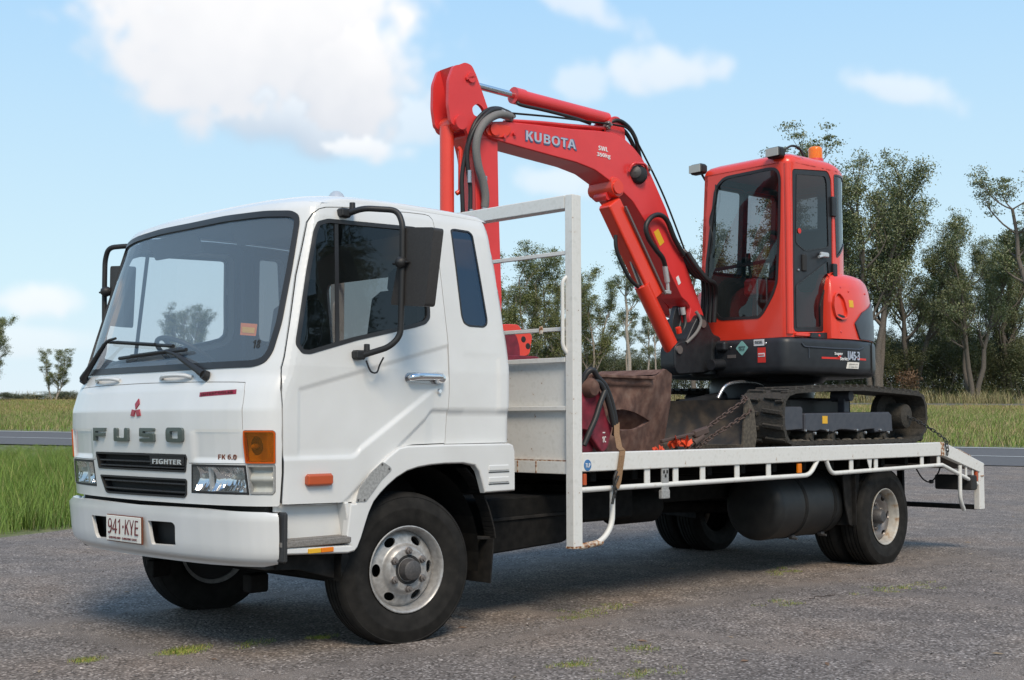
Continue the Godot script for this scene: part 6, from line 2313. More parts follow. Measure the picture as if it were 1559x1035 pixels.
	ex_plate(mb, fillet(pv([3.20, 1.88, 2.90, 1.90, 2.82, 1.70, 3.20, 1.68]), 0.03), -0.10, 0.20, 0.006)
	var hitch := put("quick_hitch", mb, M.orange, E)
	mb = MB.new()
	for q in [[2.765, 1.835], [2.72, 1.785]]:
		mb.lathe([Vector2(0, 0.003), Vector2(0.022, 0.003), Vector2(0.024, 0)], ex(q[0], q[1], -0.08), LF, 14)
	put("hitch_hole", mb, M.void, hitch)
	mb = MB.new()
	ex_plate(mb, fillet(pv([3.22, 1.90, 2.95, 1.895, 2.84, 1.87, 2.805, 1.78, 2.80, 1.69, 3.22, 1.665]), 0.03), -0.076, 0.02, 0.004)
	put("hitch_web", mb, M.maroon, hitch)
	build_hoses(E, ln, mid, dn, dw)

func build_hoses(E: Node3D, ln: float, mid: float, dn: float, dw: float) -> void:
	var mb := MB.new()
	# thick grey sleeve over the dipper
	var dl := dn + 0.05
	mb.tube(smooth(exs([[3.02, 3.478, ln - 0.01], [3.11, 3.474, dl], [3.21, 3.450, dl + 0.02], [3.32, 3.38, dl + 0.03], [3.385, 3.28, dl + 0.03], [3.395, 3.17, dl + 0.02], [3.365, 3.05, dl + 0.01], [3.315, 2.95, dl], [3.285, 2.85, dl - 0.01], [3.282, 2.77, dl - 0.02]]), 5), 0.030, 10)
	put("grey_hose", mb, M.hose_grey, E)
	mb = MB.new()
	mb.tube(exs([[3.282, 2.78, dl - 0.02], [3.283, 2.70, dl - 0.03]]), 0.024, 10)
	mb.tube(exs([[3.14, 3.476, dl], [3.04, 3.478, ln - 0.01]]), 0.033, 10)
	put("hose_end", mb, M.silver, E)
	for q in [[[2.95, 3.50, ln - 0.05], [3.08, 3.512, ln], [3.22, 3.49, dl], [3.34, 3.40, dl + 0.01], [3.42, 3.28, dl], [3.445, 3.15, dl - 0.02], [3.43, 3.02, dl - 0.03], [3.40, 2.88, dl - 0.04], [3.40, 2.6, dl - 0.05]],
			[[2.95, 3.51, ln - 0.09], [3.10, 3.53, ln - 0.03], [3.25, 3.49, dl - 0.03], [3.37, 3.38, dl - 0.02], [3.43, 3.22, dl - 0.03], [3.46, 3.0, dl - 0.06], [3.45, 2.8, dl - 0.07], [3.42, 2.5, dl - 0.08]]]:
		mb = MB.new()
		mb.tube(smooth(exs(q), 5), 0.016, 8)
		put("black_hose", mb, M.hose, E)
	for q in [[3.425, 2.98, dl - 0.02], [3.40, 2.70, dl - 0.03], [3.44, 2.68, dl - 0.06], [3.30, 2.95, dl + 0.005]]:
		mb = MB.new()
		mb.tube(exs([[q[0], q[1] + 0.04, q[2]], [q[0], q[1] - 0.05, q[2]]]), 0.017, 8)
		put("hose_fitting", mb, M.steel, E)
	# steel pipes and clamps along the top of the boom, hoses over the bend
	for l in [mid + 0.085, mid + 0.03, mid - 0.06]:
		mb = MB.new()
		mb.tube(smooth(exs([[3.02, 3.455, l], [2.7, 3.49, l], [2.40, 3.515, l], [2.1, 3.545, l], [1.98, 3.555, l]]), 4), 0.013, 8)
		put("boom_pipe", mb, M.boom_red, E)
	mb = MB.new()
	mb.tube(smooth(exs([[3.06, 3.505, ln - 0.02], [2.6, 3.545, ln - 0.01], [2.2, 3.57, ln - 0.01], [1.9, 3.585, ln], [1.75, 3.56, ln], [1.58, 3.36, ln + 0.01], [1.35, 3.05, ln + 0.01], [1.10, 2.60, ln + 0.02]]), 5), 0.008, 6)
	put("thin_line", mb, M.guard, E)
	for q in [0.0, 0.035, -0.045]:
		mb = MB.new()
		mb.tube(smooth(exs([[1.99, 3.555, mid + q], [1.88, 3.60 + q, mid + q + 0.05], [1.76, 3.575 + q, mid + q + 0.06], [1.66, 3.48 + q, mid + q + 0.06], [1.60, 3.37, mid + q + 0.05], [1.56, 3.30, mid + q + 0.04]]), 5), 0.017, 8)
		put("bend_hose", mb, M.hose, E)
		mb = MB.new()
		mb.tube(smooth(exs([[1.56, 3.30, mid + q + 0.04], [1.45, 3.15, mid + q + 0.05], [1.25, 2.84, mid + q + 0.05], [1.14, 2.62, mid + q + 0.05]]), 4), 0.012, 8)
		put("boom_pipe", mb, M.boom_red, E)
	for q in [[3.02, 3.475, ln - 0.02], [1.98, 3.575, ln - 0.03], [1.55, 3.27, ln - 0.01], [1.13, 2.62, ln - 0.0]]:
		mb = MB.new()
		mb.box(ex(q[0], q[1], q[2]), Vector3(0.05, 0.07, 0.06), 0.012, Basis(-FW, Vector3.UP, LF) * Basis(Vector3(0, 0, 1), -0.5))
		mb.tube(exs([[q[0], q[1], q[2]], [q[0], q[1], q[2] + 0.05]]), 0.012, 8)
		put("hose_clamp", mb, M.nut, E)
	# loop hose on the boom side and the fan of hoses into the cab front
	mb = MB.new()
	mb.tube(smooth(exs([[1.365, 2.485, ln + 0.02], [1.42, 2.55, ln + 0.04], [1.51, 2.61, ln + 0.05], [1.60, 2.70, ln + 0.05], [1.625, 2.79, ln + 0.05], [1.56, 2.87, ln + 0.05], [1.46, 2.90, ln + 0.05], [1.37, 2.86, ln + 0.05], [1.27, 2.72, ln + 0.04], [1.15, 2.60, ln + 0.03]]), 5), 0.021, 8)
	put("loop_hose", mb, M.hose, E)
	mb = MB.new()
	mb.tube(exs([[1.37, 2.49, ln + 0.02], [1.33, 2.36, ln + 0.01]]), 0.022, 10)
	mb.tube(exs([[1.33, 2.37, ln + 0.01], [1.315, 2.28, ln + 0.005]]), 0.015, 8)
	mb.box(ex(1.34, 2.275, ln + 0.01), Vector3(0.09, 0.03, 0.03), 0.006, Basis(-FW, Vector3.UP, LF))
	put("loop_fitting", mb, M.silver, E)
	for k in 4:
		mb = MB.new()
		var l := mid + 0.06 + 0.045 * k
		mb.tube(smooth(exs([[1.13, 2.62, l - 0.02], [1.06, 2.52 - 0.01 * k, l + 0.03], [0.97, 2.44 - 0.015 * k, l + 0.06], [0.89, 2.43 - 0.02 * k, l + 0.06], [0.83, 2.38 - 0.02 * k, l + 0.03], [0.80, 2.25, l], [0.80, 2.05, l - 0.02]]), 5), 0.021, 8)
		put("cab_front_hose", mb, M.hose, E)
	for k in 3:
		mb = MB.new()
		var l2 := mid - 0.06 + 0.06 * k
		mb.tube(smooth(exs([[1.06, 2.16, l2], [1.04, 2.05, l2 + 0.01], [1.10, 1.90, l2 + 0.02], [1.06, 1.75, l2 + 0.02]]), 4), 0.02, 8)
		put("foot_hose", mb, M.hose, E)
		mb = MB.new()
		mb.tube(exs([[1.07, 2.17, l2], [1.055, 2.11, l2]]), 0.024, 8)
		put("hose_fitting", mb, M.silver, E)
	mb = MB.new()
	mb.tube(smooth(exs([[1.03, 2.13, ln + 0.055], [0.99, 2.05, ln + 0.075], [1.05, 1.95, ln + 0.075], [1.16, 1.86, ln + 0.06]]), 5), 0.014, 8)
	put("bracket_hose", mb, M.hose_grey, E)
	mb = MB.new()
	mb.tube(smooth(exs([[1.90, 2.70, 0.055], [1.895, 2.60, 0.055], [1.84, 2.49, 0.055], [1.74, 2.36, 0.055], [1.64, 2.30, 0.055]]), 5), 0.016, 8)
	put("cylinder_hose", mb, M.hose, E)

# ---------------------------------------------------------------- things carried on the tray
func link_mesh(r: float, l: float, t: float) -> ArrayMesh:
	# one long chain link round the x axis direction
	var mb := MB.new()
	var p := []
	for k in 13:
		var a := TAU * k / 12.0
		p.append(Vector3(cos(a) * r + signf(cos(a)) * (l * 0.5 - r) * (1.0 if absf(cos(a)) > 0.01 else 0.0), sin(a) * r, 0.0))
	mb.tube(p, t, 5, false)
	return mb.mesh()

func chain(called: String, label: String, path: Array, pitch: float, m: Material, group := "") -> void:
	var o := thing(called, label, "chain", path[0], group)
	var pts := smooth(path, 8)
	var mesh := link_mesh(pitch * 0.36, pitch * 1.34, pitch * 0.13)
	mesh.surface_set_material(0, m)
	var run := 0.0
	var nxt := 0.0
	var odd := false
	for i in pts.size() - 1:
		var a: Vector3 = pts[i]
		var b: Vector3 = pts[i + 1]
		var d := a.distance_to(b)
		while nxt <= run + d and d > 0.0:
			var c := a.lerp(b, (nxt - run) / d)
			var x := (b - a).normalized()
			var z := x.cross(Vector3.UP).normalized()
			var y := z.cross(x)
			var B := Basis(x, y, z) * Basis(Vector3(1, 0, 0), (PI / 2 if odd else 0.0) + rng.randf_range(-0.5, 0.5))
			var lk := MeshInstance3D.new()
			lk.mesh = mesh
			lk.name = numbered_in(o, "chain_link")
			o.add_child(lk)
			lk.transform = Transform3D(B, c - o.position)
			odd = not odd
			nxt += pitch
		run += d

func ribbon(mb: MB, pts: Array, wide: Array, half: float, thick: float) -> void:
	for i in pts.size() - 1:
		var a: Vector3 = pts[i]
		var b: Vector3 = pts[i + 1]
		var wa: Vector3 = wide[i] * half
		var wb: Vector3 = wide[i + 1] * half
		var n0: Vector3 = (b - a).cross(wide[i]).normalized()
		var t := n0 * thick
		mb.flat_quad(a - wa + t, a + wa + t, b + wb + t, b - wb + t, n0)
		mb.flat_quad(a - wa, a + wa, b + wb, b - wb, -n0)
		mb.flat_quad(a - wa + t, b - wb + t, b - wb, a - wa, -wa)
		mb.flat_quad(a + wa + t, b + wb + t, b + wb, a + wa, wa)

func build_load() -> void:
	M.rusty = mat(Color.WHITE, 0.85)
	M.rusty.albedo_texture = ntex(noise(0.016, 51, FastNoiseLite.TYPE_SIMPLEX_SMOOTH, 6), [0.0, lin(0.060, 0.029, 0.022), 0.35, lin(0.105, 0.052, 0.038), 0.55, lin(0.140, 0.074, 0.054), 0.75, lin(0.165, 0.095, 0.072), 1.0, lin(0.21, 0.14, 0.11)], 512)
	tri(M.rusty, 1.2)
	relief(M.rusty, noise(0.05, 52), 0.08, 256)
	M.webbing = grain(mat(Color.WHITE, 0.9), lin(0.17, 0.095, 0.045), lin(0.30, 0.19, 0.11), 0.06, 5.0, 54)
	M.chain_rust = grain(mat(Color.WHITE, 0.7, 0.3), lin(0.05, 0.03, 0.025), lin(0.17, 0.12, 0.10), 0.1, 8.0, 55)
	M.chain_dark = mat(lin(0.03, 0.03, 0.03), 0.5, 0.4)
	M.strap_orange = mat(lin(0.72, 0.075, 0.02), 0.7)

	# spare bucket on its side: front plate with a torn eye-shaped hole, walls and a back
	var B := thing("spare_bucket", "rusty brown digging bucket with an eye-shaped hole, standing on the tray deck", "bucket", Vector3(2.2, 0.985, 0.55))
	var outl := fillet(pv([1.70, 0.986, 1.72, 1.30, 1.80, 1.525, 2.214, 1.523, 2.46, 1.521, 2.56, 1.545, 2.645, 1.585, 2.724, 1.552, 2.706, 1.34, 2.633, 1.072, 2.577, 1.000, 2.094, 0.986]), 0.012)
	var hole := fillet(pv([1.985, 1.24, 2.02, 1.285, 2.148, 1.296, 2.289, 1.276, 2.393, 1.243, 2.466, 1.213, 2.366, 1.176, 2.30, 1.160, 2.248, 1.154, 2.146, 1.150, 2.06, 1.165]), 0.010)
	var face := func(p: Vector2) -> Vector3:
		var z := 0.80
		# fold that runs from the top corner down to the hole, the right cheek turns away
		var s := line_side(p, Vector2(2.28, 1.30), Vector2(2.62, 1.58))
		if s < 0.0:
			z -= 0.32 * minf(-s, 0.5)
		z += 0.018 * smoothstep(1.455, 1.462, p.y) * smoothstep(2.50, 2.45, p.x)
		z += 0.008 * sin(p.x * 13.0 + p.y * 9.0) + 0.005 * sin(p.x * 31.0 - p.y * 23.0)
		z += 0.05 * maxf(0.0, 1.15 - p.y)
		return Vector3(p.x + 1.2 * maxf(0.0, 0.80 - z), p.y, z)
	var inn := Vector3(2.2, 1.25, 0.3)
	var mb := MB.new()
	sheet(mb, outl, [hole], face, 0.022, 0.022, inn, true)
	put("front_plate", mb, M.rusty, B)
	mb = MB.new()
	var m := outl.size()
	var ti := 0
	for i in m:
		var a := outl[i]
		var b := outl[(i + 1) % m]
		var A: Vector3 = face.call(a) - Vector3(0, 0, 0.022)
		var C: Vector3 = face.call(b) - Vector3(0, 0, 0.022)
		if a.x > 1.78 and a.x < 2.5 and a.y > 1.4:
			continue
		mb.flat_quad(A, C, Vector3(lerpf(C.x, 2.2, 0.08), C.y, 0.22), Vector3(lerpf(A.x, 2.2, 0.08), A.y, 0.22), A - inn)
	put("bucket_wall", mb, M.rusty, B)
	mb = MB.new()
	plate(mb, outl, Vector3(0, 0, 0.23), Vector3.RIGHT, Vector3.UP, Vector3(0, 0, 1), 0.02)
	put("back_plate", mb, M.rusty, B)
	mb = MB.new()
	mb.bar(Vector3(1.82, 1.517, 0.83), Vector3(2.47, 1.516, 0.83), 0.03, 0.022, 0.005)
	put("lip", mb, M.rusty, B)
	mb = MB.new()
	plate(mb, pv([2.20, 1.30, 2.28, 1.29, 2.22, 1.20]), Vector3(0, 0, 0.5), Vector3.RIGHT, Vector3.UP, Vector3(0, 0, 1), 0.02, 0.003)
	put("inner_rib", mb, M.rust_paint, B)

	# maroon attachment lashed beside the front post
	var A2 := thing("hydraulic_attachment", "maroon steel attachment with black hoses wedged between bucket and headboard post", "machine part", Vector3(1.75, 0.985, 0.7))
	mb = MB.new()
	plate(mb, fillet(pv([1.42, 1.46, 1.60, 1.475, 1.735, 1.446, 1.79, 1.42, 1.83, 1.30, 1.853, 1.238, 1.913, 1.176, 1.890, 1.12, 1.863, 1.036, 1.80, 1.0, 1.70, 1.10, 1.655, 1.155, 1.42, 1.16]), 0.025), Vector3(0, 0, 0.92), Vector3.RIGHT, Vector3.UP, Vector3(0, 0, 1), 0.05, 0.012)
	put("side_plate", mb, M.maroon, A2)
	mb = MB.new()
	plate(mb, fillet(pv([1.42, 1.44, 1.72, 1.44, 1.80, 1.20, 1.78, 1.0, 1.42, 1.0]), 0.03), Vector3(0, 0, 0.87), Vector3.RIGHT, Vector3.UP, Vector3(0, 0, 1), 0.35, 0.02)
	put("body", mb, M.maroon, A2)
	mb = MB.new()
	mb.lathe([Vector2(0, 0.05), Vector2(0.05, 0.045), Vector2(0.065, 0.02), Vector2(0.07, -0.08)], Vector3(1.66, 1.43, 0.93), Vector3(0, 0, 1), 20)
	put("motor_cap", mb, M.rusty, A2)
	mb = MB.new()
	mb.box(Vector3(1.813, 1.139, 0.9215), Vector3(0.022, 0.008, 0.005), 0.001)
	put("paint_mark", mb, M.white_print, A2)
	words("lettering", "1C", Vector3(1.815, 1.095, 0.922), Vector3.RIGHT, Vector3.UP, 0.036, 0.040, M.white_print, A2, 0.003)
	for h in [[[1.60, 1.42, 0.90], [1.63, 1.52, 0.93], [1.672, 1.545, 0.95], [1.72, 1.50, 0.95], [1.80, 1.44, 0.95], [1.862, 1.33, 0.95], [1.90, 1.20, 0.95], [1.91, 1.12, 0.93]],
			[[1.63, 1.40, 0.92], [1.70, 1.47, 0.955], [1.77, 1.42, 0.96], [1.83, 1.30, 0.96], [1.875, 1.18, 0.955]],
			[[1.58, 1.06, 0.95], [1.62, 1.14, 0.96], [1.67, 1.23, 0.97], [1.72, 1.33, 0.97], [1.775, 1.41, 0.965]]]:
		mb = MB.new()
		var pp := []
		for q in h:
			pp.append(Vector3(q[0], q[1], q[2]))
		mb.tube(smooth(pp, 6), 0.019, 8)
		put("hose", mb, M.hose, A2)

	# brown strap from the attachment over the rail to the pipe
	var S := thing("tie_down_strap", "brown webbing strap pulled over the white side rail, frayed end hanging", "strap", Vector3(1.6, 1.0, 1.2))
	mb = MB.new()
	var path := [Vector3(1.905, 1.20, 0.955), Vector3(1.80, 1.13, 1.04), Vector3(1.68, 1.045, 1.16), Vector3(1.655, 1.028, 1.205), Vector3(1.64, 0.995, 1.212), Vector3(1.62, 0.91, 1.212), Vector3(1.60, 0.84, 1.215), Vector3(1.578, 0.79, 1.215)]
	var w := []
	for i in path.size():
		w.append(Vector3(0.98, 0.1, 0.15).normalized())
	ribbon(mb, path, w, 0.024, 0.004)
	put("webbing", mb, M.webbing, S)
	mb = MB.new()
	mb.tube(smooth([Vector3(1.575, 0.90, 1.225), Vector3(1.545, 0.86, 1.228), Vector3(1.55, 0.81, 1.226), Vector3(1.57, 0.785, 1.222), Vector3(1.55, 0.755, 1.222), Vector3(1.535, 0.70, 1.22)], 5), 0.010, 6)
	mb.tube(smooth([Vector3(1.59, 0.87, 1.226), Vector3(1.555, 0.83, 1.23), Vector3(1.545, 0.78, 1.228), Vector3(1.56, 0.74, 1.222)], 5), 0.008, 6)
	put("knot", mb, M.chain_dark, S)

	# lashing chains, binder, orange strap bundles
	chain("lashing_chain", "rusty chain running up over the top corner of the dozer blade", [Vector3(3.46, 1.39, 0.90), Vector3(3.37, 1.375, 0.985), Vector3(3.16, 1.272, 0.965), Vector3(2.94, 1.170, 0.95), Vector3(2.81, 1.105, 0.95)], 0.040, M.chain_rust, "")
	chain("lashing_chain", "rusty chain trailing lower across the blade down to the deck", [Vector3(3.46, 1.32, 0.93), Vector3(3.42, 1.284, 0.985), Vector3(3.235, 1.196, 0.965), Vector3(3.05, 1.126, 0.95), Vector3(2.85, 1.046, 0.95), Vector3(2.70, 1.005, 0.96), Vector3(2.56, 0.998, 0.97)], 0.040, M.chain_rust, "")
	var L := thing("chain_binder", "dark lever chain binder lying from the bucket to the chain", "binder", Vector3(2.7, 1.0, 0.95))
	mb = MB.new()
	mb.bar(Vector3(2.40, 1.075, 0.94), Vector3(2.80, 1.128, 0.95), 0.03, 0.022, 0.006)
	put("lever", mb, M.chain_rust, L)
	mb = MB.new()
	mb.bar(Vector3(2.76, 1.118, 0.95), Vector3(2.93, 1.150, 0.95), 0.05, 0.055, 0.014)
	mb.tube([Vector3(2.75, 1.055, 0.955), Vector3(2.86, 1.105, 0.955)], 0.026, 10)
	mb.tube(smooth([Vector3(2.75, 1.055, 0.955), Vector3(2.70, 1.03, 0.955), Vector3(2.70, 1.005, 0.96), Vector3(2.745, 1.0, 0.96)], 4), 0.014, 8)
	put("binder_body", mb, M.chain_rust, L)
	for q in [["ratchet_strap", "bright orange crumpled strap bundle beside the chain binder", 2.605, 1.055, 0.945, 0.085, 11], ["ratchet_strap", "flat orange strap end lying on the deck edge by the bucket", 2.335, 1.008, 0.975, 0.055, 12]]:
		var O := thing(q[0], q[1], "strap", Vector3(q[2], 0.99, q[4]))
		mb = MB.new()
		rng.seed = q[6]
		for k in 7:
			var c := Vector3(q[2], q[3], q[4]) + Vector3(rng.randf_range(-1, 1) * q[5], rng.randf_range(-0.3, 0.4) * q[5] * 0.6, rng.randf_range(-0.3, 0.3) * q[5])
			var d := Vector3(rng.randf_range(-1, 1), rng.randf_range(-0.4, 0.5), rng.randf_range(-0.4, 0.4)).normalized()
			var pth := []
			for j in 6:
				pth.append(c + d * q[5] * (j / 5.0 - 0.5) * 1.1 + Vector3(0, sin(j * 1.2 + k) * q[5] * 0.18, 0))
			var ww := []
			for j in 6:
				ww.append(d.cross(Vector3(0.3, 0.5, 1.0)).normalized())
			ribbon(mb, pth, ww, 0.019, 0.004)
		put("webbing", mb, M.strap_orange, O)
		mb = MB.new()
		mb.box(Vector3(q[2] - 0.02, q[3] - 0.03, q[4] + 0.01), Vector3(0.07, 0.025, 0.04), 0.006)
		put("buckle", mb, M.chain_dark if q[5] > 0.06 else M.webbing, O)
	rng.seed = 7
	# chain from the tail of the near track down to the end of the rail
	chain("rear_chain", "dark chain from the rear of the track over the rusty rail end", [Vector3(6.00, 1.25, 0.93), Vector3(6.10, 1.20, 1.0), Vector3(6.18, 1.12, 1.10), Vector3(6.20, 1.045, 1.19), Vector3(6.17, 1.00, 1.218), Vector3(6.185, 0.95, 1.218), Vector3(6.175, 0.90, 1.218)], 0.034, M.chain_dark, "")

	# maroon bucket mounted on the dipper, mostly behind the headboard
	var K := thing("mounted_bucket", "small maroon bucket hanging from the red hitch behind the headboard", "bucket", ex(2.9, 0.99, -0.08))
	mb = MB.new()
	var bo := pv([2.74, 1.70, 3.25, 1.70, 3.36, 1.45, 3.30, 1.16, 3.06, 1.02, 2.80, 1.06, 2.62, 1.20])
	for l in [0.08, -0.46]:
		ex_plate(mb, fillet(bo, 0.05), l, 0.02, 0.004)
	put("bucket_side", mb, M.maroon, K)
	mb = MB.new()
	for i in range(1, 6):
		var a := bo[i]
		var b := bo[i + 1]
		mb.bar(ex(a.x, a.y, -0.19), ex(b.x, b.y, -0.19), 0.52, 0.02, 0.0, Vector3(b.y - a.y, b.x - a.x, 0.01))
	put("bucket_shell", mb, M.maroon, K)
	for k in 4:
		mb = MB.new()
		mb.bar(ex(2.64, 1.19, -0.42 + 0.16 * k), ex(2.52, 1.30, -0.42 + 0.16 * k), 0.06, 0.03, 0.006)
		put("tooth", mb, M.nut, K)

# ---------------------------------------------------------------- surroundings
const CAM_AT := Vector3(-4.5518, 1.2145, 6.2696)
const AHEAD := Vector3(0.71703, 0.0, -0.69704)
const ACROSS := Vector3(0.69704, 0.0, 0.71703)

func rise(d: float) -> float:
	var t := clampf((d - 14.0) / 6.0, 0.0, 1.0)
	var base := 0.0
	if d <= 20.0:
		base = 0.034 * 6.0 * t * t * 0.5
	else:
		base = 0.102 + 0.034 * (minf(d, 100.0) - 20.0) + 0.016 * maxf(0.0, d - 100.0)
	return base

# u to the right, d ahead of where the picture was taken, h above the ground
func land(u: float, d: float, h := 0.0) -> Vector3:
	var p := CAM_AT + AHEAD * d + ACROSS * u
	return Vector3(p.x, rise(d) + h, p.z)

func land_at(x: float, z: float) -> Vector3:
	var d := (Vector3(x, 0, z) - CAM_AT).dot(AHEAD)
	return Vector3(x, rise(d), z)

func speckle_image(size: int, cells: float, sd: int, cols: Array, big: float) -> ImageTexture:
	# small stones in a binder: each cell of a cellular noise takes one of the tones
	var cell := FastNoiseLite.new()
	cell.noise_type = FastNoiseLite.TYPE_CELLULAR
	cell.cellular_return_type = FastNoiseLite.RETURN_CELL_VALUE
	cell.frequency = cells / size
	cell.fractal_type = FastNoiseLite.FRACTAL_NONE
	cell.seed = sd
	var a := cell.get_seamless_image(size, size)
	a.convert(Image.FORMAT_L8)
	var g := Gradient.new()
	var im := Image.create(size, size, false, Image.FORMAT_RGB8)
	var da := a.get_data()
	var patch := noise(big / size, sd + 1).get_seamless_image(size, size)
	patch.convert(Image.FORMAT_L8)
	var dp := patch.get_data()
	var out := PackedByteArray()
	out.resize(size * size * 3)
	var lutc := []
	for i in 256:
		var t := float((i * 73) % 256) / 255.0
		var q := t * (cols.size() - 1)
		var k := mini(int(q), cols.size() - 2)
		var c: Color = cols[k].lerp(cols[k + 1], q - k)
		lutc.append(c)
	for i in size * size:
		var c: Color = lutc[da[i]]
		var f := 0.90 + 0.2 * dp[i] / 255.0
		out[i * 3] = mini(255, int(c.r * f * 255.0))
		out[i * 3 + 1] = mini(255, int(c.g * f * 255.0))
		out[i * 3 + 2] = mini(255, int(c.b * f * 255.0))
	return ImageTexture.create_from_image(Image.create_from_data(size, size, false, Image.FORMAT_RGB8, out))

func ground_sheet(outl: PackedVector2Array, h: float, step: float) -> MB:
	var mb := MB.new()
	sheet(mb, outl, [], func(p: Vector2): return land(p.x, p.y, h), step, 0.0, Vector3(0, -500, 0))
	return mb

func build_ground() -> void:
	# base: grassland
	M.turf = mat(Color.WHITE, 0.95)
	M.turf.albedo_texture = ntex(noise(0.03, 61, FastNoiseLite.TYPE_SIMPLEX_SMOOTH, 6), [0.0, lin(0.07, 0.085, 0.03), 0.45, lin(0.12, 0.135, 0.045), 0.7, lin(0.17, 0.165, 0.07), 1.0, lin(0.22, 0.19, 0.11)], 512)
	tri(M.turf, 0.35, true)
	var mb := MB.new()
	var ds := [-120.0, -60.0, -30.0, -12.0, 0.0, 6.0, 10.0, 12.0, 13.0, 14.0]
	var d := 14.5
	while d < 21.0:
		ds.append(d)
		d += 0.5
	ds.append_array([24.0, 30.0, 40.0, 60.0, 80.0, 99.0, 100.0, 101.0, 130.0, 180.0, 260.0, 400.0])
	var us := []
	for k in 25:
		us.append(lerpf(-320.0, 320.0, k / 24.0))
	for i in ds.size() - 1:
		for k in us.size() - 1:
			var a := land(us[k], ds[i])
			var b := land(us[k + 1], ds[i])
			var c := land(us[k + 1], ds[i + 1])
			var e := land(us[k], ds[i + 1])
			mb.flat_quad(a, b, c, e, Vector3.UP)
	struct("grassland", mb, M.turf)
	# parking lot of worn gravelly bitumen
	M.lot = mat(Color.WHITE, 0.95)
	M.lot.metallic_specular = 0.3
	M.lot.albedo_texture = speckle_image(2048, 210.0, 62, [lin(0.070, 0.060, 0.054), lin(0.140, 0.120, 0.108), lin(0.172, 0.148, 0.133), lin(0.200, 0.172, 0.155), lin(0.240, 0.208, 0.189), lin(0.46, 0.41, 0.38)], 8.0)
	tri(M.lot, 0.42, true)
	M.lot.detail_enabled = true
	M.lot.detail_blend_mode = BaseMaterial3D.BLEND_MODE_MUL
	M.lot.detail_uv_layer = BaseMaterial3D.DETAIL_UV_2
	M.lot.uv2_triplanar = true
	M.lot.uv2_world_triplanar = true
	M.lot.uv2_scale = Vector3(0.11, 0.11, 0.11)
	M.lot.detail_albedo = ntex(noise(0.012, 63, FastNoiseLite.TYPE_SIMPLEX_SMOOTH, 5), [0.0, Color(0.88, 0.88, 0.88), 0.4, Color(0.94, 0.935, 0.93), 0.65, Color(1.0, 0.985, 0.965), 1.0, Color(0.98, 0.94, 0.90)], 512)
	var bf := FastNoiseLite.new()
	bf.noise_type = FastNoiseLite.TYPE_CELLULAR
	bf.frequency = 210.0 / 2048.0
	bf.seed = 62
	bf.fractal_octaves = 2
	relief(M.lot, bf, 0.6, 1024)
	struct("parking_lot", ground_sheet(pv([-16.0, -9.0, -9.5, 4.7, -5.45, 12.9, -5.1, 13.8, -4.6, 15.4, -3.0, 20.0, -1.6, 24.0, 0.0, 29.0, 11.0, 24.9, 42.0, 13.0, 42.0, -9.0]), 0.015, 1.5), M.lot)
	# two roads side by side, seen at a slant
	M.road = mat(Color.WHITE, 0.9)
	M.road.albedo_texture = ntex(noise(0.05, 64, FastNoiseLite.TYPE_SIMPLEX_SMOOTH, 4), [0.0, lin(0.085, 0.079, 0.078), 1.0, lin(0.12, 0.112, 0.110)], 512)
	tri(M.road, 0.3, true)
	M.line_paint = mat(lin(0.58, 0.58, 0.56), 0.8)
	M.kerb_grass = M.turf
	var s := -0.385
	for q in [["road", 29.1, 36.6], ["far_road", 86.5, 97.0]]:
		struct(q[0], ground_sheet(pv([-75.0, q[1] + 75 * -s, -75.0, q[2] + 75 * -s, 75.0, q[2] + 75 * s, 75.0, q[1] + 75 * s]), 0.03, 3.0), M.road)
	var n := 0
	for q in [[32.3, 0.12, "centre_line"], [36.0, 0.20, "edge_line"], [87.3, 0.45, "far_edge_line"]]:
		struct(q[2], ground_sheet(pv([-75.0, q[0] + 75 * -s, -75.0, q[0] + q[1] + 75 * -s, 75.0, q[0] + q[1] + 75 * s, 75.0, q[0] + 75 * s]), 0.04, 3.0), M.line_paint)
	build_pebbles()
	build_grass()

func multi(called: String, mesh: Mesh, xf: Array, cols: Array, kind := "stuff") -> void:
	var mm := MultiMesh.new()
	mm.transform_format = MultiMesh.TRANSFORM_3D
	mm.use_colors = cols.size() > 0
	mm.mesh = mesh
	mm.instance_count = xf.size()
	for i in xf.size():
		mm.set_instance_transform(i, xf[i])
		if cols.size():
			mm.set_instance_color(i, cols[i])
	var o := MultiMeshInstance3D.new()
	o.multimesh = mm
	o.name = numbered(called)
	add_child(o)
	o.set_meta("kind", kind)

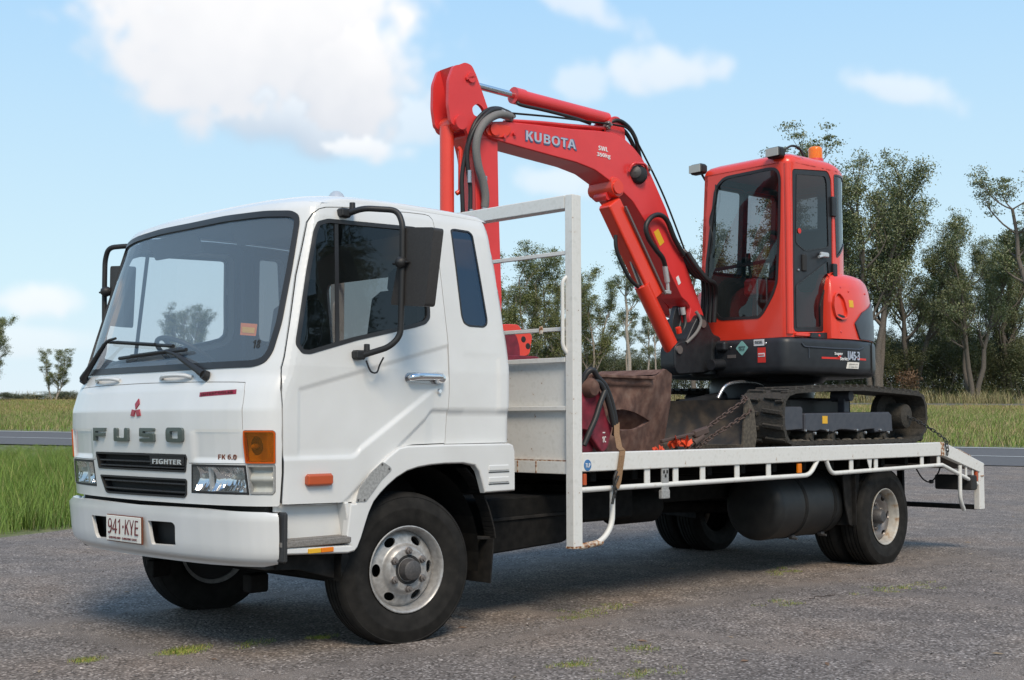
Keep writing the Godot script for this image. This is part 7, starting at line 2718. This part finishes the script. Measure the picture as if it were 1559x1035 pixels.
func build_pebbles() -> void:
	# loose stones on the lot, thinning out with distance
	rng.seed = 71
	M.pebble = mat(Color.WHITE, 0.9)
	M.pebble.vertex_color_use_as_albedo = true
	var mb := MB.new()
	mb.lathe([Vector2(0, 0.55), Vector2(0.55, 0.42), Vector2(1.0, 0.0), Vector2(0.7, -0.4)], Vector3.ZERO, Vector3.UP, 6)
	var me := mb.mesh()
	me.surface_set_material(0, M.pebble)
	var xf := []
	var cols := []
	for k in 22000:
		var dd := 4.5 + 19.0 * pow(rng.randf(), 1.8)
		var uu := rng.randf_range(-0.46, 0.46) * dd
		if uu < lerpf(-5.45, -1.6, clampf((dd - 12.9) / 11.0, 0, 1)) and dd > 12.6:
			continue
		var r := 0.0020 + 0.008 * pow(rng.randf(), 6.0)
		if rng.randf() < 0.012:
			r *= 1.7
		var B := Basis(Vector3(rng.randf_range(-1, 1), 1.0, rng.randf_range(-1, 1)).normalized(), rng.randf() * TAU).scaled(Vector3(r, r * rng.randf_range(0.5, 0.9), r * rng.randf_range(0.6, 1.2)))
		xf.append(Transform3D(B, land(uu, dd, 0.016)))
		var t := rng.randf()
		var v := lerpf(0.08, 0.26, t * t) if rng.randf() < 0.93 else rng.randf_range(0.34, 0.6)
		cols.append(Color(v * 1.08, v * 0.95, v * 0.88))
	multi("loose_stones", me, xf, cols)
	# dry leaves and twigs
	mb = MB.new()
	mb.flat_quad(Vector3(-0.5, 0.0, 0.0), Vector3(0.0, 0.1, 0.16), Vector3(0.5, 0.05, 0.0), Vector3(0.0, 0.02, -0.16), Vector3.UP)
	me = mb.mesh()
	me.surface_set_material(0, M.pebble)
	xf = []
	cols = []
	for k in 160:
		var dd := 4.6 + 13.0 * pow(rng.randf(), 1.5)
		var uu := rng.randf_range(-0.44, 0.46) * dd
		if uu < -4.8 and dd > 12.0:
			continue
		var l := rng.randf_range(0.025, 0.075)
		xf.append(Transform3D(Basis(Vector3.UP, rng.randf() * TAU).scaled(Vector3(l, l, l)), land(uu, dd, 0.018)))
		cols.append([Color(0.30, 0.22, 0.14), Color(0.17, 0.10, 0.06), Color(0.45, 0.38, 0.30)][rng.randi() % 3] * rng.randf_range(0.7, 1.1))
	multi("fallen_leaves", me, xf, cols)
	for q in [[Vector3(2.95, 0.02, 1.75), 0.30, "thin dark twig lying on the bitumen out from the tray"]]:
		mb = MB.new()
		var p := []
		var at: Vector3 = q[0]
		for j in 7:
			p.append(at + Vector3(q[1] * (j / 6.0), rng.randf_range(0.0, 0.01), rng.randf_range(-0.02, 0.02)))
		mb.tube(smooth(p, 3), 0.0028, 5)
		var tw := put("twig", mb, mat(lin(0.05, 0.035, 0.028), 0.9))
		tag(tw, q[2], "twig", "")

func blade_clump(n: int, h: float, spread: float, w: float, sd: int, dry: float) -> ArrayMesh:
	rng.seed = sd
	var mb := MB.new()
	mb.tinted = true
	for k in n:
		var a := rng.randf() * TAU
		var r := spread * sqrt(rng.randf())
		var base := Vector3(cos(a) * r, -0.02, sin(a) * r)
		var hh := h * rng.randf_range(0.45, 1.0)
		var lean := Vector3(rng.randf_range(-1, 1), 0, rng.randf_range(-1, 1)) * hh * 0.55
		var t := rng.randf() * TAU
		var side := Vector3(cos(t), 0, sin(t)) * w * rng.randf_range(0.6, 1.2)
		var mid := base + lean * 0.35 + Vector3(0, hh * 0.58, 0)
		var tip := base + lean + Vector3(0, hh, 0)
		if rng.randf() < dry:
			mb.tint = Color(0.36, 0.30, 0.15) * rng.randf_range(0.7, 1.2)
		else:
			mb.tint = Color(0.165, 0.255, 0.045) * rng.randf_range(0.65, 1.3)
		var nn := side.cross(Vector3.UP).normalized()
		nn = (nn + Vector3.UP * 0.7).normalized()
		mb.quad(base - side, base + side, mid + side * 0.7, mid - side * 0.7, nn, nn, nn, nn)
		mb.tri(mid - side * 0.7, mid + side * 0.7, tip, nn, nn, nn)
	var m := mb.mesh()
	m.surface_set_material(0, M.blade_green)
	return m

func build_grass() -> void:
	M.blade_green = mat(Color.WHITE, 0.75)
	M.blade_green.vertex_color_use_as_albedo = true
	M.blade_green.backlight_enabled = true
	M.blade_green.backlight = Color(0.35, 0.4, 0.15)
	# tall grass between lot and road, on the left
	var tall := blade_clump(44, 0.62, 0.36, 0.0038, 81, 0.10)
	var low := blade_clump(44, 0.20, 0.26, 0.0035, 82, 0.22)
	var verge := blade_clump(64, 0.34, 0.8, 0.008, 83, 0.45)
	rng.seed = 84
	var xf := []
	var cols := []
	var place := func(u: float, d: float, k: float) -> void:
		xf.append(Transform3D(Basis(Vector3.UP, rng.randf() * TAU).scaled(Vector3(k, k * rng.randf_range(0.75, 1.15), k)), land(u, d)))
		var g := rng.randf_range(0.75, 1.2)
		cols.append(Color(g * rng.randf_range(0.9, 1.15), g, g * rng.randf_range(0.85, 1.1)))
	var patchy := noise(0.12, 88)
	var n := 0
	while n < 14000:
		var dd := rng.randf_range(13.7, 34.0)
		var uu := rng.randf_range(-19.0, 0.0)
		n += 1
		if dd > 29.1 - 0.385 * uu or uu > lerpf(-5.1, -0.5, (dd - 13.8) / 15.2) - rng.randf_range(0.15, 0.7):
			continue
		var lim := 1.21 - rise(dd) - 0.0165 * dd
		place.call(uu, dd, rng.randf_range(0.5, 1.0) * clampf(lim * 0.92 / 0.62, 0.22, 1.0) * (0.8 + 0.35 * patchy.get_noise_2d(uu * 3.0, dd * 3.0)))
	multi("tall_grass", tall, xf, cols)
	xf = []
	cols = []
	n = 0
	while n < 5200:
		n += 1
		var dd := rng.randf_range(11.0, 17.0)
		var edge := lerpf(-6.35, -4.05, (dd - 11.0) / 5.6)
		var uu := edge - 3.2 * pow(rng.randf(), 1.6) + 0.30 + 0.25 * patchy.get_noise_2d(dd * 9.0, 3.0)
		place.call(uu, dd, rng.randf_range(0.5, 1.1) * (0.75 + 0.5 * clampf((edge - uu) / 0.6, 0.0, 1.0)))
	multi("edge_grass", low, xf, cols)
	# dead stalks standing in the tall grass
	var stalk := blade_clump(3, 1.0, 0.12, 0.004, 89, 1.0)
	xf = []
	cols = []
	for k in 90:
		var dd := rng.randf_range(14.2, 30.0)
		var uu := rng.randf_range(-0.42, -0.30) * dd - 0.2
		if uu > lerpf(-5.3, -0.5, (dd - 13.8) / 15.2):
			continue
		xf.append(Transform3D(Basis(Vector3.UP, rng.randf() * TAU).scaled(Vector3.ONE * rng.randf_range(0.5, 1.0) * clampf((1.25 - rise(dd) - 0.0165 * dd), 0.2, 0.9)), land(uu, dd)))
		cols.append(Color(1.2, 1.15, 1.0) * rng.randf_range(0.8, 1.3))
	multi("dead_stalks", stalk, xf, cols)
	xf = []
	cols = []
	for k in 17000:
		var uu := rng.randf_range(-48.0, 46.0)
		var f := rng.randf()
		var dd := lerpf(37.4, 86.0, f) - 0.385 * uu
		if dd < 26.0 or absf(uu) > dd * 0.47:
			continue
		var dryness := clampf((f - 0.25) * 1.1 + (noise(0.05, 85).get_noise_2d(uu, dd)) * 0.7, 0.0, 1.0)
		xf.append(Transform3D(Basis(Vector3.UP, rng.randf() * TAU).scaled(Vector3.ONE * rng.randf_range(0.6, 1.15)), land(uu, dd)))
		cols.append(Color(1.08, 1.05, 1.1).lerp(Color(1.5, 1.12, 1.3), dryness) * rng.randf_range(0.92, 1.12))
	multi("verge_grass", verge, xf, cols)
	# dry tall stems before the trees
	var stems := blade_clump(20, 1.3, 0.8, 0.018, 86, 0.97)
	xf = []
	cols = []
	for k in 1500:
		var uu := rng.randf_range(-48.0, 46.0)
		var dd := 97.6 - 0.385 * uu + rng.randf_range(0.0, 6.0)
		if absf(uu) > dd * 0.5:
			continue
		xf.append(Transform3D(Basis(Vector3.UP, rng.randf() * TAU).scaled(Vector3.ONE * rng.randf_range(0.35, 1.0)), land(uu, dd)))
		cols.append(Color(1, 1, 1) * rng.randf_range(0.6, 1.0))
	multi("dry_stems", stems, xf, cols)
	# flat tufts in the bitumen
	var tuft := blade_clump(60, 0.045, 0.070, 0.0024, 87, 0.30)
	xf = []
	cols = []
	for q in [[-0.95, 0.35, 0.16, 44], [-1.43, 0.24, 0.08, 16], [-0.2, 0.55, 0.07, 12], [1.77, 0.98, 0.26, 14], [1.36, 1.09, 0.16, 9], [3.82, 1.85, 0.3, 14], [4.2, 1.9, 0.3, 8], [0.16, 2.1, 0.12, 12], [0.30, 2.43, 0.26, 14], [4.25, 0.75, 0.22, 12], [0.76, 2.07, 0.14, 8], [2.6, 1.75, 0.3, 8], [-0.6, 0.45, 0.2, 8]]:
		for k in q[3]:
			var p := Vector3(q[0] + rng.randfn(0.0, q[2] * 0.45), 0.014, q[1] + rng.randfn(0.0, q[2] * 0.25))
			xf.append(Transform3D(Basis(Vector3.UP, rng.randf() * TAU).scaled(Vector3.ONE * rng.randf_range(0.5, 1.0)), p))
			cols.append(Color(1.3, 1.1, 0.9) * rng.randf_range(0.8, 1.2))
	multi("lot_tufts", tuft, xf, cols)

# ---------------------------------------------------------------- trees
func limb(mb: MB, a: Vector3, dir: Vector3, len: float, r: float, up: float, ends: Array, depth: int, sides := 6) -> Vector3:
	var p := [a]
	var rr := [r]
	var d := dir.normalized()
	var n := 5
	for k in n:
		d = (d + Vector3(rng.randf_range(-0.22, 0.22), up * 0.16, rng.randf_range(-0.22, 0.22))).normalized()
		p.append(p[k] + d * len / n)
		rr.append(r * lerpf(1.0, 0.45, (k + 1.0) / n))
	mb.tube(p, rr, sides, false)
	if depth > 0:
		var kids := 3 if depth > 1 else 5
		for k in kids:
			var t: int = [5, 4, 3, 2, 5][k]
			var yaw := rng.randf() * TAU
			var side := Vector3(cos(yaw), rng.randf_range(-0.1, 0.6), sin(yaw))
			limb(mb, p[t], d * 0.8 + side * 0.75, len * rng.randf_range(0.45, 0.7), rr[t] * 0.72, up, ends, depth - 1, 4)
	else:
		ends.append([p[5], d])
		ends.append([p[3], d])
	return p[5]

func leaves(mb: MB, at: Vector3, r: Vector3, n: int, ll: float, lw: float, tint: Color) -> void:
	for k in n:
		var q := Vector3(rng.randfn(), rng.randfn(), rng.randfn()) * 0.48
		var c := at + q * r
		var d := Vector3(rng.randf_range(-1, 1), rng.randf_range(-1.3, 0.5), rng.randf_range(-1, 1)).normalized() * ll * rng.randf_range(0.6, 1.2)
		var s := d.cross(Vector3(rng.randf_range(-1, 1), rng.randf_range(-1, 1), rng.randf_range(-1, 1))).normalized() * lw
		var nn := (d.cross(s).normalized() * 0.6 + q.normalized() * 0.5 + Vector3(0, 0.35, 0)).normalized()
		var f := rng.randf_range(0.7, 1.3)
		mb.tint = Color(tint.r * f * rng.randf_range(0.9, 1.15), tint.g * f, tint.b * f * rng.randf_range(0.8, 1.1))
		mb.tri(c - d * 0.5, c + s, c + d * 0.5, nn, nn, nn)
		mb.tri(c - d * 0.5, c + d * 0.5, c - s, nn, nn, nn)

func tree_proto(kind: String, sd: int) -> Node3D:
	rng.seed = sd
	var o := Node3D.new()
	var wood := MB.new()
	var ends := []
	var H := 16.0
	var bark: Material = M.bark_grey
	var tint := Color(0.190, 0.215, 0.120)
	var cl := Vector3(0.74, 0.44, 0.74)
	var nl := 105
	if kind == "gum":
		var stems := 2 + sd % 3
		for s in stems:
			var yaw := TAU * s / stems + rng.randf_range(-0.4, 0.4)
			var lean := Vector3(cos(yaw), 0, sin(yaw))
			var p := [lean * 0.25 - Vector3(0, 0.3, 0)]
			var rr := [0.26]
			for k in 7:
				p.append(p[k] + Vector3(0, H * 0.105, 0) + lean * (0.14 + 0.07 * k) + Vector3(rng.randf_range(-0.3, 0.3), 0, rng.randf_range(-0.3, 0.3)))
				rr.append(0.26 * lerpf(1.0, 0.35, (k + 1) / 7.0))
			wood.tube(p, rr, 8, false)
			for k in range(3, 8):
				for j in (2 if k < 6 else 3):
					var ya := yaw + rng.randf_range(-2.2, 2.2)
					limb(wood, p[k], Vector3(cos(ya), rng.randf_range(0.4, 1.1), sin(ya)), rng.randf_range(1.8, 3.2) * (1.2 - 0.06 * k), rr[k] * 0.6, 1.0, ends, 1)
			limb(wood, p[7], Vector3(lean.x * 0.3, 1, lean.z * 0.3), 2.6, rr[7], 1.0, ends, 1)
	elif kind == "tall":
		var p := [Vector3(0, -0.3, 0)]
		var rr := [0.28]
		for k in 8:
			p.append(p[k] + Vector3(rng.randf_range(-0.35, 0.35), H * 0.105, rng.randf_range(-0.35, 0.35)))
			rr.append(0.28 * lerpf(1.0, 0.35, (k + 1) / 8.0))
		wood.tube(p, rr, 8, false)
		for k in range(5, 9):
			for j in 3:
				var ya := rng.randf() * TAU
				limb(wood, p[k], Vector3(cos(ya), rng.randf_range(0.1, 0.8), sin(ya)), rng.randf_range(1.4, 3.0), rr[k] * 0.55, 0.8, ends, 1)
		cl = Vector3(0.62, 0.26, 0.62)
		nl = 95
	elif kind == "pale":
		bark = M.bark_pale
		var p := [Vector3(0, -0.3, 0)]
		var rr := [0.24]
		for k in 8:
			p.append(p[k] + Vector3(rng.randf_range(-0.16, 0.16), H * 0.108, rng.randf_range(-0.16, 0.16)))
			rr.append(0.24 * lerpf(1.0, 0.4, (k + 1) / 8.0))
		wood.tube(p, rr, 8, false)
		for k in range(5, 9):
			for j in (2 if k < 7 else 3):
				var ya := rng.randf() * TAU
				limb(wood, p[k], Vector3(cos(ya), rng.randf_range(0.6, 1.3), sin(ya)), rng.randf_range(1.4, 2.6), rr[k] * 0.55, 1.0, ends, 1)
		cl = Vector3(0.6, 0.32, 0.6)
		nl = 90
	elif kind == "leafy":
		bark = M.bark_pale
		var stems := 3
		for s in stems:
			var yaw := TAU * s / stems + rng.randf_range(-0.5, 0.5)
			var lean := Vector3(cos(yaw), 0, sin(yaw))
			var p := [lean * 0.3 - Vector3(0, 0.3, 0)]
			var rr := [0.17]
			for k in 7:
				p.append(p[k] + Vector3(0, H * 0.112, 0) + lean * 0.22 + Vector3(rng.randf_range(-0.35, 0.35), 0, rng.randf_range(-0.35, 0.35)))
				rr.append(0.17 * lerpf(1.0, 0.35, (k + 1) / 7.0))
			wood.tube(p, rr, 7, false)
			for k in range(2, 8):
				for j in 2:
					var ya := yaw + rng.randf_range(-2.2, 2.2)
					limb(wood, p[k], Vector3(cos(ya), rng.randf_range(0.5, 1.2), sin(ya)), rng.randf_range(1.6, 2.7), rr[k] * 0.6, 1.0, ends, 1)
		tint = Color(0.180, 0.200, 0.082)
		cl = Vector3(0.68, 0.44, 0.68)
		nl = 115
	else:
		# dense understory bush
		H = 6.0
		for s in 5:
			var yaw := TAU * s / 5.0 + rng.randf_range(-0.4, 0.4)
			limb(wood, Vector3(cos(yaw) * 0.3, -0.2, sin(yaw) * 0.3), Vector3(cos(yaw) * 0.5, 1.0, sin(yaw) * 0.5), 4.2, 0.09, 0.8, ends, 2, 5)
		for k in 60:
			var ya := rng.randf() * TAU
			var ra := 3.4 * sqrt(rng.randf())
			ends.append([Vector3(cos(ya) * ra, rng.randf_range(0.2, 3.6), sin(ya) * ra), Vector3.UP])
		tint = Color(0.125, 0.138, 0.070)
		cl = Vector3(0.95, 0.8, 0.95)
		nl = 95
	var fol := MB.new()
	fol.tinted = true
	for e in ends:
		var n := int(nl * rng.randf_range(0.45, 1.25))
		leaves(fol, e[0], cl * rng.randf_range(0.55, 1.2), n, 0.19, 0.036, tint)
	var w := MeshInstance3D.new()
	w.name = "trunk"
	w.mesh = wood.mesh()
	w.mesh.surface_set_material(0, bark)
	o.add_child(w)
	var f := MeshInstance3D.new()
	f.name = "crown"
	f.mesh = fol.mesh()
	f.mesh.surface_set_material(0, M.leaf)
	o.add_child(f)
	var top := 0.0
	for v in fol.v:
		top = maxf(top, v.y)
	o.set_meta("height", top)
	return o

func build_trees() -> void:
	M.leaf = mat(Color.WHITE, 0.55)
	M.leaf.vertex_color_use_as_albedo = true
	M.leaf.backlight_enabled = true
	M.leaf.backlight = Color(0.45, 0.55, 0.22)
	M.bark_grey = grain(mat(Color.WHITE, 0.9), lin(0.07, 0.058, 0.05), lin(0.20, 0.17, 0.145), 0.05, 0.8, 91)
	M.bark_pale = grain(mat(Color.WHITE, 0.9), lin(0.22, 0.18, 0.145), lin(0.48, 0.42, 0.36), 0.05, 0.6, 92)
	M.leaf_rust = mat(lin(0.15, 0.085, 0.045), 0.7)
	var protos := {"gum": [tree_proto("gum", 101), tree_proto("gum", 105), tree_proto("gum", 112)], "tall": [tree_proto("tall", 121), tree_proto("tall", 122)], "pale": [tree_proto("pale", 131)], "leafy": [tree_proto("leafy", 141), tree_proto("leafy", 142)], "bush": [tree_proto("bush", 151), tree_proto("bush", 152)]}
	var list := [["gum", 82.74, -40.22, 19.11, "tallest spreading gum tree right of the excavator cab"], ["gum", 87.32, -45.55, 14.86, "gum tree half hidden behind the excavator's tail"], ["gum", 88.33, -40.22, 15.77, "gum tree standing behind the excavator's rear track"], ["tall", 92.01, -52.21, 25.18, "sparse tall gum whose top shows above the excavator roof"], ["gum", 96.32, -42.04, 11.5, "shorter gum tree in the gap right of the tallest gum"], ["gum", 88.79, -35.43, 13.34, "round-topped gum tree beyond the ramp, in front of its neighbours"], ["gum", 95.56, -35.64, 13.68, "gum tree at the right edge, beyond the ramp end"], ["gum", 101.36, -39.72, 10.28, "low gum tree deep behind the round-topped gum"], ["tall", 88.18, -30.33, 18.28, "tall sparse gum cut by the right edge of the picture"], ["gum", 100.97, -43.0, 9.58, "small far gum between the two gum groups on the right"],
		["leafy", 60.49, -55.94, 11.54, "tallest bushy tree seen through the headboard frame"], ["leafy", 64.58, -56.03, 10.99, "bushy tree behind the headboard post"], ["leafy", 68.49, -56.32, 9.84, "bushy tree just right of the headboard post"], ["leafy", 64.49, -61.87, 9.06, "bushy tree close beside the cab's rear edge"], ["leafy", 69.57, -62.38, 8.94, "lower bushy tree behind the two headboard trees"], ["pale", 62.03, -47.18, 10.82, "pale bare-trunked tree between headboard and boom"], ["pale", 67.26, -48.98, 6.85, "thin pale tree nearest the boom cylinder"], ["pale", 65.09, -48.34, 6.55, "thin pale tree between the bare-trunked tree and the boom"], ["pale", 72.6, -56.2, 6.9, "thin pale tree left of the bare-trunked tree"], ["tall", 75.35, -52.13, 12.81, "tall tree whose crown peeps out behind the boom"], ["leafy", 80.62, -49.58, 14.6, "tree seen through the excavator cab glass"], ["leafy", 82.51, -53.37, 9.15, "low tree hidden behind the excavator cab"],
		["leafy", 41.84, -89.47, 4.38, "small lone tree left of the truck cab"], ["leafy", 35.9, -88.5, 7.13, "tree cut by the left edge of the picture"], ["gum", 58.77, -97.88, 9.4, "lone tree seen through the truck windscreen"], ["leafy", 67.01, -69.31, 7.52, "tree hidden behind the truck cab"], ["gum", 68.74, -76.14, 7.28, "tree behind the cab roof"],
		["gum", 23.0, 34.0, 17.5, "wide gum tree behind the camera, mirrored in the door glass"], ["gum", 15.0, 40.0, 14.0, "gum tree behind the camera, left of the wide gum"], ["leafy", 6.0, 44.0, 10.0, "bushy tree farthest left behind the camera"]]
	var i := 0
	rng.seed = 160
	for t in list:
		var fam: Array = protos[t[0]]
		var src: Node3D = fam[i % fam.size()]
		var o: Node3D = src.duplicate()
		o.name = numbered({"gum": "gum_tree", "tall": "tall_gum_tree", "pale": "pale_trunked_tree", "leafy": "bushy_tree"}[t[0]])
		add_child(o)
		o.position = land_at(t[1], t[2])
		var k: float = t[3] / src.get_meta("height")
		var wide: float = k * rng.randf_range(0.95, 1.15)
		if t[0] == "leafy" and t[3] < 7.0:
			wide = k * 1.3
		o.basis = Basis(Vector3.UP, rng.randf() * TAU).scaled(Vector3(wide, k, wide))
		o.remove_meta("height")
		tag(o, t[4], "tree", "trees beyond the road" if t[2] < 0 else "trees behind the camera")
		i += 1
	var bl := [[87.16, -44.29, 5.78], [93.24, -45.21, 6.53], [87.75, -40.81, 4.93], [93.77, -41.79, 6.98], [89.91, -38.59, 5.44], [97.74, -40.57, 6.53], [94.13, -37.12, 5.78], [99.3, -37.54, 7.03], [95.37, -34.41, 5.74], [74.76, -61.34, 5.08], [79.58, -62.13, 4.37], [77.98, -58.04, 4.54], [82.92, -58.7, 4.93], [81.19, -54.73, 5.36], [76.44, -65.36, 4.93], [73.4, -65.62, 5.15], [70.42, -65.81, 5.36], [88.61, -52.84, 6.06], [89.19, -49.37, 6.53], [88.75, -46.96, 5.9], [44.35, -104.1, 0.96], [47.87, -106.22, 0.81], [48.3, -100.04, 1.07], [97.76, -49.17, 6.14], [102.17, -48.93, 6.60], [101.75, -46.50, 6.19], [106.68, -45.73, 6.66], [105.24, -42.90, 6.19], [108.52, -42.40, 6.60], [106.91, -39.75, 6.14], [99.90, -35.49, 6.51], [104.70, -36.29, 6.20], [98.34, -51.44, 5.36], [83.01, -67.21, 5.06], [85.08, -65.07, 4.76], [87.54, -63.98, 4.80], [88.60, -61.45, 4.88], [81.27, -70.43, 5.10], [78.45, -71.89, 5.06], [94.61, -55.27, 5.95], [95.31, -51.68, 6.14]]
	for b in bl:
		var src2: Node3D = protos.bush[i % 2]
		var o2: Node3D = src2.duplicate()
		o2.name = numbered("understory_bush")
		add_child(o2)
		o2.position = land_at(b[0], b[1])
		var k2: float = b[2] / src2.get_meta("height")
		o2.basis = Basis(Vector3.UP, rng.randf() * TAU).scaled(Vector3(maxf(k2, 0.5) * 1.3, k2, maxf(k2, 0.5) * 1.3))
		o2.remove_meta("height")
		tag(o2, "dark green bush in the shade between the tree trunks beyond the road" if b[2] > 2.0 else "low bush on the skyline at the far left", "bush", "understory bushes between the trunks" if b[2] > 2.0 else "low skyline bushes")
		i += 1
	# dead orange shrub
	rng.seed = 170
	var D := thing("dead_shrub", "orange-brown dead shrub below the trees behind the excavator's tail", "shrub", land_at(84.5, -38.6))
	var mb := MB.new()
	var ends := []
	for s in 4:
		var a := TAU * s / 4.0
		limb(mb, D.position, Vector3(cos(a) * 0.5, 1, sin(a) * 0.5), 1.5, 0.04, 0.6, ends, 1, 5)
	put("branches", mb, M.bark_grey, D)
	mb = MB.new()
	mb.tinted = false
	for e in ends:
		leaves(mb, e[0], Vector3(0.4, 0.36, 0.4), 26, 0.19, 0.036, Color(1, 1, 1))
	put("dead_leaves", mb, M.leaf_rust, D)
	for key in protos:
		for p in protos[key]:
			p.free()

# ---------------------------------------------------------------- sky
func sky_texture() -> ImageTexture:
	var w := 2048
	var h := 1024
	var im := Image.create(w, h, false, Image.FORMAT_RGBF)
	var n1 := noise(1.6, 201, FastNoiseLite.TYPE_SIMPLEX_SMOOTH, 6)
	var n2 := noise(4.0, 202, FastNoiseLite.TYPE_SIMPLEX_SMOOTH, 5)
	# clouds: direction (degrees right of the view, degrees up), half sizes, tilt, weight, darkness of the base
	var cl := [[-11.4, 17.6, 7.8, 5.4, -0.12, 1.6, 0.6], [-7.6, 15.8, 4.6, 3.6, -0.3, 1.3, 0.8], [-16.4, 18.2, 3.4, 1.9, -0.3, 0.95, 0.5], [-10.4, 13.9, 5.6, 2.1, -0.05, 0.75, 1.3], [-6.8, 12.3, 2.6, 0.9, -0.05, 0.85, 0.5], [-5.0, 13.6, 2.2, 1.5, 0.1, 0.5, 0.5], [3.6, 18.4, 2.6, 0.9, -0.5, 0.55, 0.2], [-5.4, 18.4, 1.2, 0.6, -0.9, 0.34, 0.1], [7.4, 15.6, 3.9, 1.15, 0.0, 0.6, 0.3], [3.2, 15.2, 1.3, 1.0, 0.0, 0.40, 0.2], [17.6, 14.1, 2.2, 0.8, -0.32, 0.5, 0.3], [1.6, 10.8, 2.4, 0.8, -0.1, 0.45, 0.2], [-20.6, 5.1, 2.2, 1.0, 0.0, 0.65, 0.2], [-22.0, 3.4, 5.0, 0.8, 0.0, 0.35, 0.3]]
	rng.seed = 203
	for k in 46:
		var az := rng.randf_range(34.0, 326.0)
		var el := rng.randf_range(4.0, 60.0)
		var s := rng.randf_range(3.0, 9.0)
		cl.append([az if az < 180.0 else az - 360.0, el, s, s * rng.randf_range(0.25, 0.5), rng.randf_range(-0.3, 0.3), rng.randf_range(0.5, 1.2), 0.7])
	var zen := Vector3(0.20, 0.42, 0.82)
	var mid := Vector3(0.43, 0.70, 0.985)
	var low := Vector3(0.66, 0.88, 0.985)
	var hz := Vector3(0.80, 0.90, 0.96)
	for y in h:
		var el := 90.0 - 180.0 * (y + 0.5) / h
		var base: Vector3
		if el > 0.0:
			if el < 6.0:
				base = hz.lerp(low, el / 6.0)
			elif el < 19.0:
				base = low.lerp(mid, (el - 6.0) / 13.0)
			else:
				base = mid.lerp(zen, smoothstep(0.0, 1.0, (el - 19.0) / 55.0))
		else:
			base = hz * 0.45
		var here := []
		for c in cl:
			if absf(el - c[1]) < c[2] * 2.2 + 2.0:
				here.append(c)
		var ce := cos(deg_to_rad(el))
		var se := sin(deg_to_rad(el))
		for x in w:
			var col := base
			if el > 0.0:
				# angle right of the view direction; the panorama's first column looks along -z
				var az := ((x + 0.5) / w) * 360.0 - 45.81
				if az > 180.0:
					az -= 360.0
				var cov := 0.0
				var dark := 0.0
				var a3 := deg_to_rad(az)
				var dir := Vector3(sin(a3) * ce, se, cos(a3) * ce)
				var wob := 0.0
				for c in here:
					var dx: float = wrapf(az - c[0], -180.0, 180.0) * ce
					if absf(dx) > c[2] * 2.2 + 2.0:
						continue
					wob = n1.get_noise_3dv(dir * (3.0 + 9.0 / c[2]) + Vector3(c[1], 0, 0)) * 0.95 + n2.get_noise_3dv(dir * 8.0) * 0.5
					var dy: float = el - c[1]
					var ux: float = (dx * cos(c[4]) + dy * sin(c[4])) / c[2]
					var uy: float = (-dx * sin(c[4]) + dy * cos(c[4])) / c[3]
					if uy < 0.0:
						uy *= 1.2
					var q: float = 1.0 - sqrt(ux * ux + uy * uy) + wob * (0.55 if c[2] > 4.0 else 0.85)
					var k: float = smoothstep(-0.15, 0.5, q) * c[5]
					if k > cov:
						dark = c[6] * clampf(0.30 - uy * 0.62 - wob * 0.25, 0.0, 1.0)
					cov = maxf(cov, k)
				if cov > 0.0:
					var bright := Vector3(1.06, 1.05, 1.05).lerp(Vector3(0.60, 0.66, 0.76), dark)
					col = col.lerp(bright, clampf(cov, 0.0, 1.0))
			im.set_pixel(x, y, Color(col.x, col.y, col.z))
	return ImageTexture.create_from_image(im)

func _ready() -> void:
	# camera
	var cam := Camera3D.new()
	cam.name = "camera"
	cam.fov = 30.2004
	cam.far = 900.0
	cam.near = 0.1
	add_child(cam)
	cam.transform = Transform3D(Basis(Vector3(0.697125, -0.001759, 0.716948), Vector3(-0.044920, 0.997925, 0.046126), Vector3(-0.715541, -0.064361, 0.695599)), Vector3(-4.551786, 1.21449, 6.269562))
	cam.current = true
	# sky and exposure
	var env := Environment.new()
	env.background_mode = Environment.BG_SKY
	var sky := Sky.new()
	var pan := PanoramaSkyMaterial.new()
	pan.panorama = sky_texture()
	pan.energy_multiplier = 1.0
	sky.sky_material = pan
	env.sky = sky
	env.tonemap_mode = Environment.TONE_MAPPER_LINEAR
	env.tonemap_exposure = 1.0
	env.sdfgi_enabled = true
	env.ssao_enabled = true
	env.ssil_enabled = true
	var we := WorldEnvironment.new()
	we.name = "world_environment"
	we.environment = env
	add_child(we)
	# sun behind thin cloud, over the right shoulder
	var sun := DirectionalLight3D.new()
	sun.name = "sun"
	sun.light_energy = 1.02
	sun.light_angular_distance = 22.0
	sun.light_color = Color(1.0, 0.935, 0.84)
	sun.shadow_enabled = true
	add_child(sun)
	sun.look_at_from_position(Vector3(-4.5, 9.0, 7.0), Vector3.ZERO)
	rng.seed = 7
	make_materials()
	build_ground()
	build_trees()
	build_truck()
	build_excavator()
	build_load()
